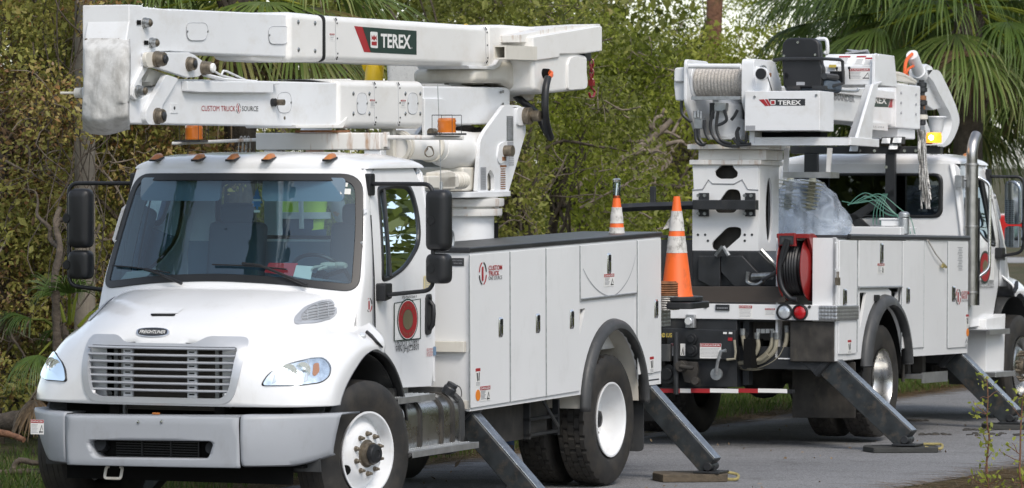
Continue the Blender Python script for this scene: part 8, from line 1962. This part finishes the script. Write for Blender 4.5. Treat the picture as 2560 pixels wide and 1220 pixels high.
def person(label, loc, yaw, lean, vest, group=None):
    t = bpy.data.objects.new('person', None); COL.objects.link(t); t.location = loc; t.rotation_euler = (0, 0, yaw); tag(t, label, 'person', group)
    ly = lean
    hip, chest, neck, head = V((0, 0, .93)), V((0, -.10 * ly, 1.32)), V((0, -.16 * ly, 1.50)), V((0, -.22 * ly, 1.64))
    J = [(0, 0, .95, .13, .10), (0, -.05 * ly, 1.12, .125, .10), (*chest, .15, .11), (*neck, .055, .055), (*head, .078, .095), (0, head.y, head.z + .09, .065, .08)]
    E = [(0, 1), (1, 2), (2, 3), (3, 4), (4, 5)]
    for s_ in (-1, 1):
        b0 = len(J); J += [(s_ * .19, chest.y, 1.42, .055), (s_ * .24, chest.y - .04, 1.14, .042), (s_ * .20, chest.y - .26, 1.0, .030), (s_ * .18, chest.y - .34, 1.0, .028)]; E += [(2, b0), (b0, b0 + 1), (b0 + 1, b0 + 2), (b0 + 2, b0 + 3)]
        for f_ in range(4): J += [(s_ * (.18 + (f_ - 1.5) * .02), chest.y - .385, .995, .009), (s_ * (.18 + (f_ - 1.5) * .022), chest.y - .42, .975 - .004 * abs(f_ - 1), .008)]; E += [(b0 + 3, len(J) - 2), (len(J) - 2, len(J) - 1)]
        J += [(s_ * .145, chest.y - .35, .985, .010), (s_ * .135, chest.y - .38, .975, .009)]; E += [(b0 + 3, len(J) - 2), (len(J) - 2, len(J) - 1)]
        b0 = len(J); J += [(s_ * .10, 0, .88, .085), (s_ * .13, -.02, .50, .055), (s_ * .14, .02, .12, .04), (s_ * .14, -.10, .05, .035)]; E += [(0, b0), (b0, b0 + 1), (b0 + 1, b0 + 2), (b0 + 2, b0 + 3)]
    skin_mesh('body', J, E, 'skin', t)
    m = MB()
    for s_ in (-1, 1): m.tube(smooth([V((s_ * .09, 0, .98)), V((s_ * .11, -.005, .80)), V((s_ * .13, -.02, .50)), V((s_ * .14, .01, .28)), V((s_ * .14, .02, .10))], 4), list(np.interp(np.linspace(0, 4, 17), range(5), [.125, .108, .080, .075, .072])), 16)
    m.tube([V((0, 0, .84)), V((0, 0, 1.0)), V((0, -.01, 1.06))], [.15, .165, .155], 20); m.build('trousers', 'denim', None, sharp=80).parent = t
    m = MB(); rows = []
    for z, rx, ry in ((.98, .185, .135), (1.10, .18, .13), (1.28, .205, .14), (1.40, .21, .135), (1.47, .16, .11), (1.52, .085, .08)):
        yy = -.16 * ly * (z - .95) / .55; rows.append([V((math.cos(a_) * rx, yy + math.sin(a_) * ry, z)) for a_ in [2 * pi * k / 24 for k in range(24)]])
    m.grid(rows, True)
    sl = MB()
    for s_ in (-1, 1): sl.tube([V((s_ * .17, chest.y, 1.43)), V((s_ * .24, chest.y - .03, 1.20)), V((s_ * .225, chest.y - .14, 1.08))], [.075, .065, .055], 14)
    sh = sl.build('sleeves', 'decal_blue' if not vest else 'decal_grey', None, sharp=80); sh.parent = t
    m.build('vest' if vest else 'shirt', 'hi_vis' if vest else 'decal_blue', None, sharp=80).parent = t
    if vest:
        m = MB()
        for z0 in (1.10, 1.28): m.lathe([(.212, -.025), (.212, .025)], (0, -.16 * ly * (z0 - .95) / .55, z0), (0, 0, 1), 28, False)
        for s_ in (-.1, .1): m.tube([V((s_, .13, 1.45)), V((s_, .15, 1.2)), V((s_, .14, 1.0))], .02, 6)
        m.build('reflective_tape', 'vest_tape', None, sharp=80).parent = t
    m = MB(); m.lathe([(.125, 0), (.135, .01), (.128, .03), (.115, .09), (.07, .135), (.0001, .15)], (0, head.y, head.z + .06), (0, -.15 * ly, 1), 26); m.build('hard_hat', 'hard_hat', None).parent = t
    m = MB(); m.sphere((0, head.y - .085, head.z + .0), .018, 8, 5, (.8, 1.2, 1.2))
    for s_ in (-1, 1): m.sphere((s_ * .085, head.y + .01, head.z), .022, 8, 6, (.4, .8, 1.3)); m.sphere((s_ * .032, head.y - .078, head.z + .03), .011, 8, 6)
    m.build('face', 'skin', None).parent = t
    m = MB()
    for s_ in (-1, 1): m.prism(rpoly([V((s_ * .14 - .05, .08, 0)), V((s_ * .14 + .05, .08, 0)), V((s_ * .14 + .05, -.20, 0)), V((s_ * .14 - .05, -.20, 0))], .035, 3), (0, 0, .075)); m.cyl((s_ * .14, .03, .07), (s_ * .14, .025, .20), .062, .068, 16)
    m.build('boots', 'boot_brown', None, bevel=.02).parent = t
    return t
p = T1.world(V((-2.25, -.50, 1.06))); person('worker in a yellow hi-vis vest standing on the deck behind the front cab', p, R(150), 1.0, True)
p = T1.world(V((-6.25, -.42, 0))); p.z = 0; person('worker in blue jeans and brown boots standing between the two trucks', p, R(200), .8, False)
# ------------------------------------------------------------------ countable pieces become parts of their own
SPLIT = set('hydraulic_valve tip_cup rivet turret_label axle winch_guard beacon_rod turret_pin socket grille_bracket wheel_nut boom_screw bumper_bolt bar_bolt rack_bolt seat_bolt box_screw hatch_screw flap_bolt step_rack body_step outrigger_beam hand_hole harness_strap base_gusset steel_rams tail_frame hydraulic_hose adjuster_slot bolt_hole cylinder_band tail_lamp body_bracket cab_step bulb_reflector lamp_divider boom_tie_rod rack_brace winch_drum access_step tip_tube station_frame tow_loop orange_hoses reel_hose reel_frame side_windows hinge boots face wire_coil console_label small_label chassis mirror_arm arm_rest rest_pad boom_rest_post winch_motor'.split())
def split_far(ob, gap=.012):
    me = ob.data; n = len(me.vertices); par = list(range(n))
    def find(a):
        while par[a] != a: par[a] = par[par[a]]; a = par[a]
        return a
    for e_ in me.edges:
        a, b = find(e_.vertices[0]), find(e_.vertices[1])
        if a != b: par[a] = b
    comp = {}
    for i, v in enumerate(me.vertices): comp.setdefault(find(i), []).append(i)
    if len(comp) < 2 or len(comp) > 400: return
    boxes = []
    for k, ids in comp.items():
        co = np.array([me.vertices[i].co[:] for i in ids]); boxes.append([co.min(0) - gap, co.max(0) + gap, [k]])
    ch = True
    while ch:
        ch = False; out = []
        for b in boxes:
            for o in out:
                if (b[0] <= o[1]).all() and (o[0] <= b[1]).all(): o[0] = np.minimum(o[0], b[0]); o[1] = np.maximum(o[1], b[1]); o[2] += b[2]; ch = True; break
            else: out.append(b)
        boxes = out
    if len(boxes) < 2 or len(boxes) > 40: return
    vg = {}
    for gi, b in enumerate(boxes):
        for k in b[2]:
            for i in comp[k]: vg[i] = gi
    for gi in range(len(boxes) - 1, -1, -1):
        tgt = ob if gi == 0 else ob.copy()
        if gi: tgt.data = me.copy(); COL.objects.link(tgt); tgt.parent = ob.parent; tgt.matrix_local = ob.matrix_local.copy()
        bm = bmesh.new(); bm.from_mesh(tgt.data); bm.verts.ensure_lookup_table()
        bmesh.ops.delete(bm, geom=[v for v in bm.verts if vg[v.index] != gi], context='VERTS'); bm.to_mesh(tgt.data); bm.free()
for ob in [o for o in COL.objects if o.type == 'MESH' and o.name.split('.')[0] in SPLIT and not o.children]: split_far(ob)
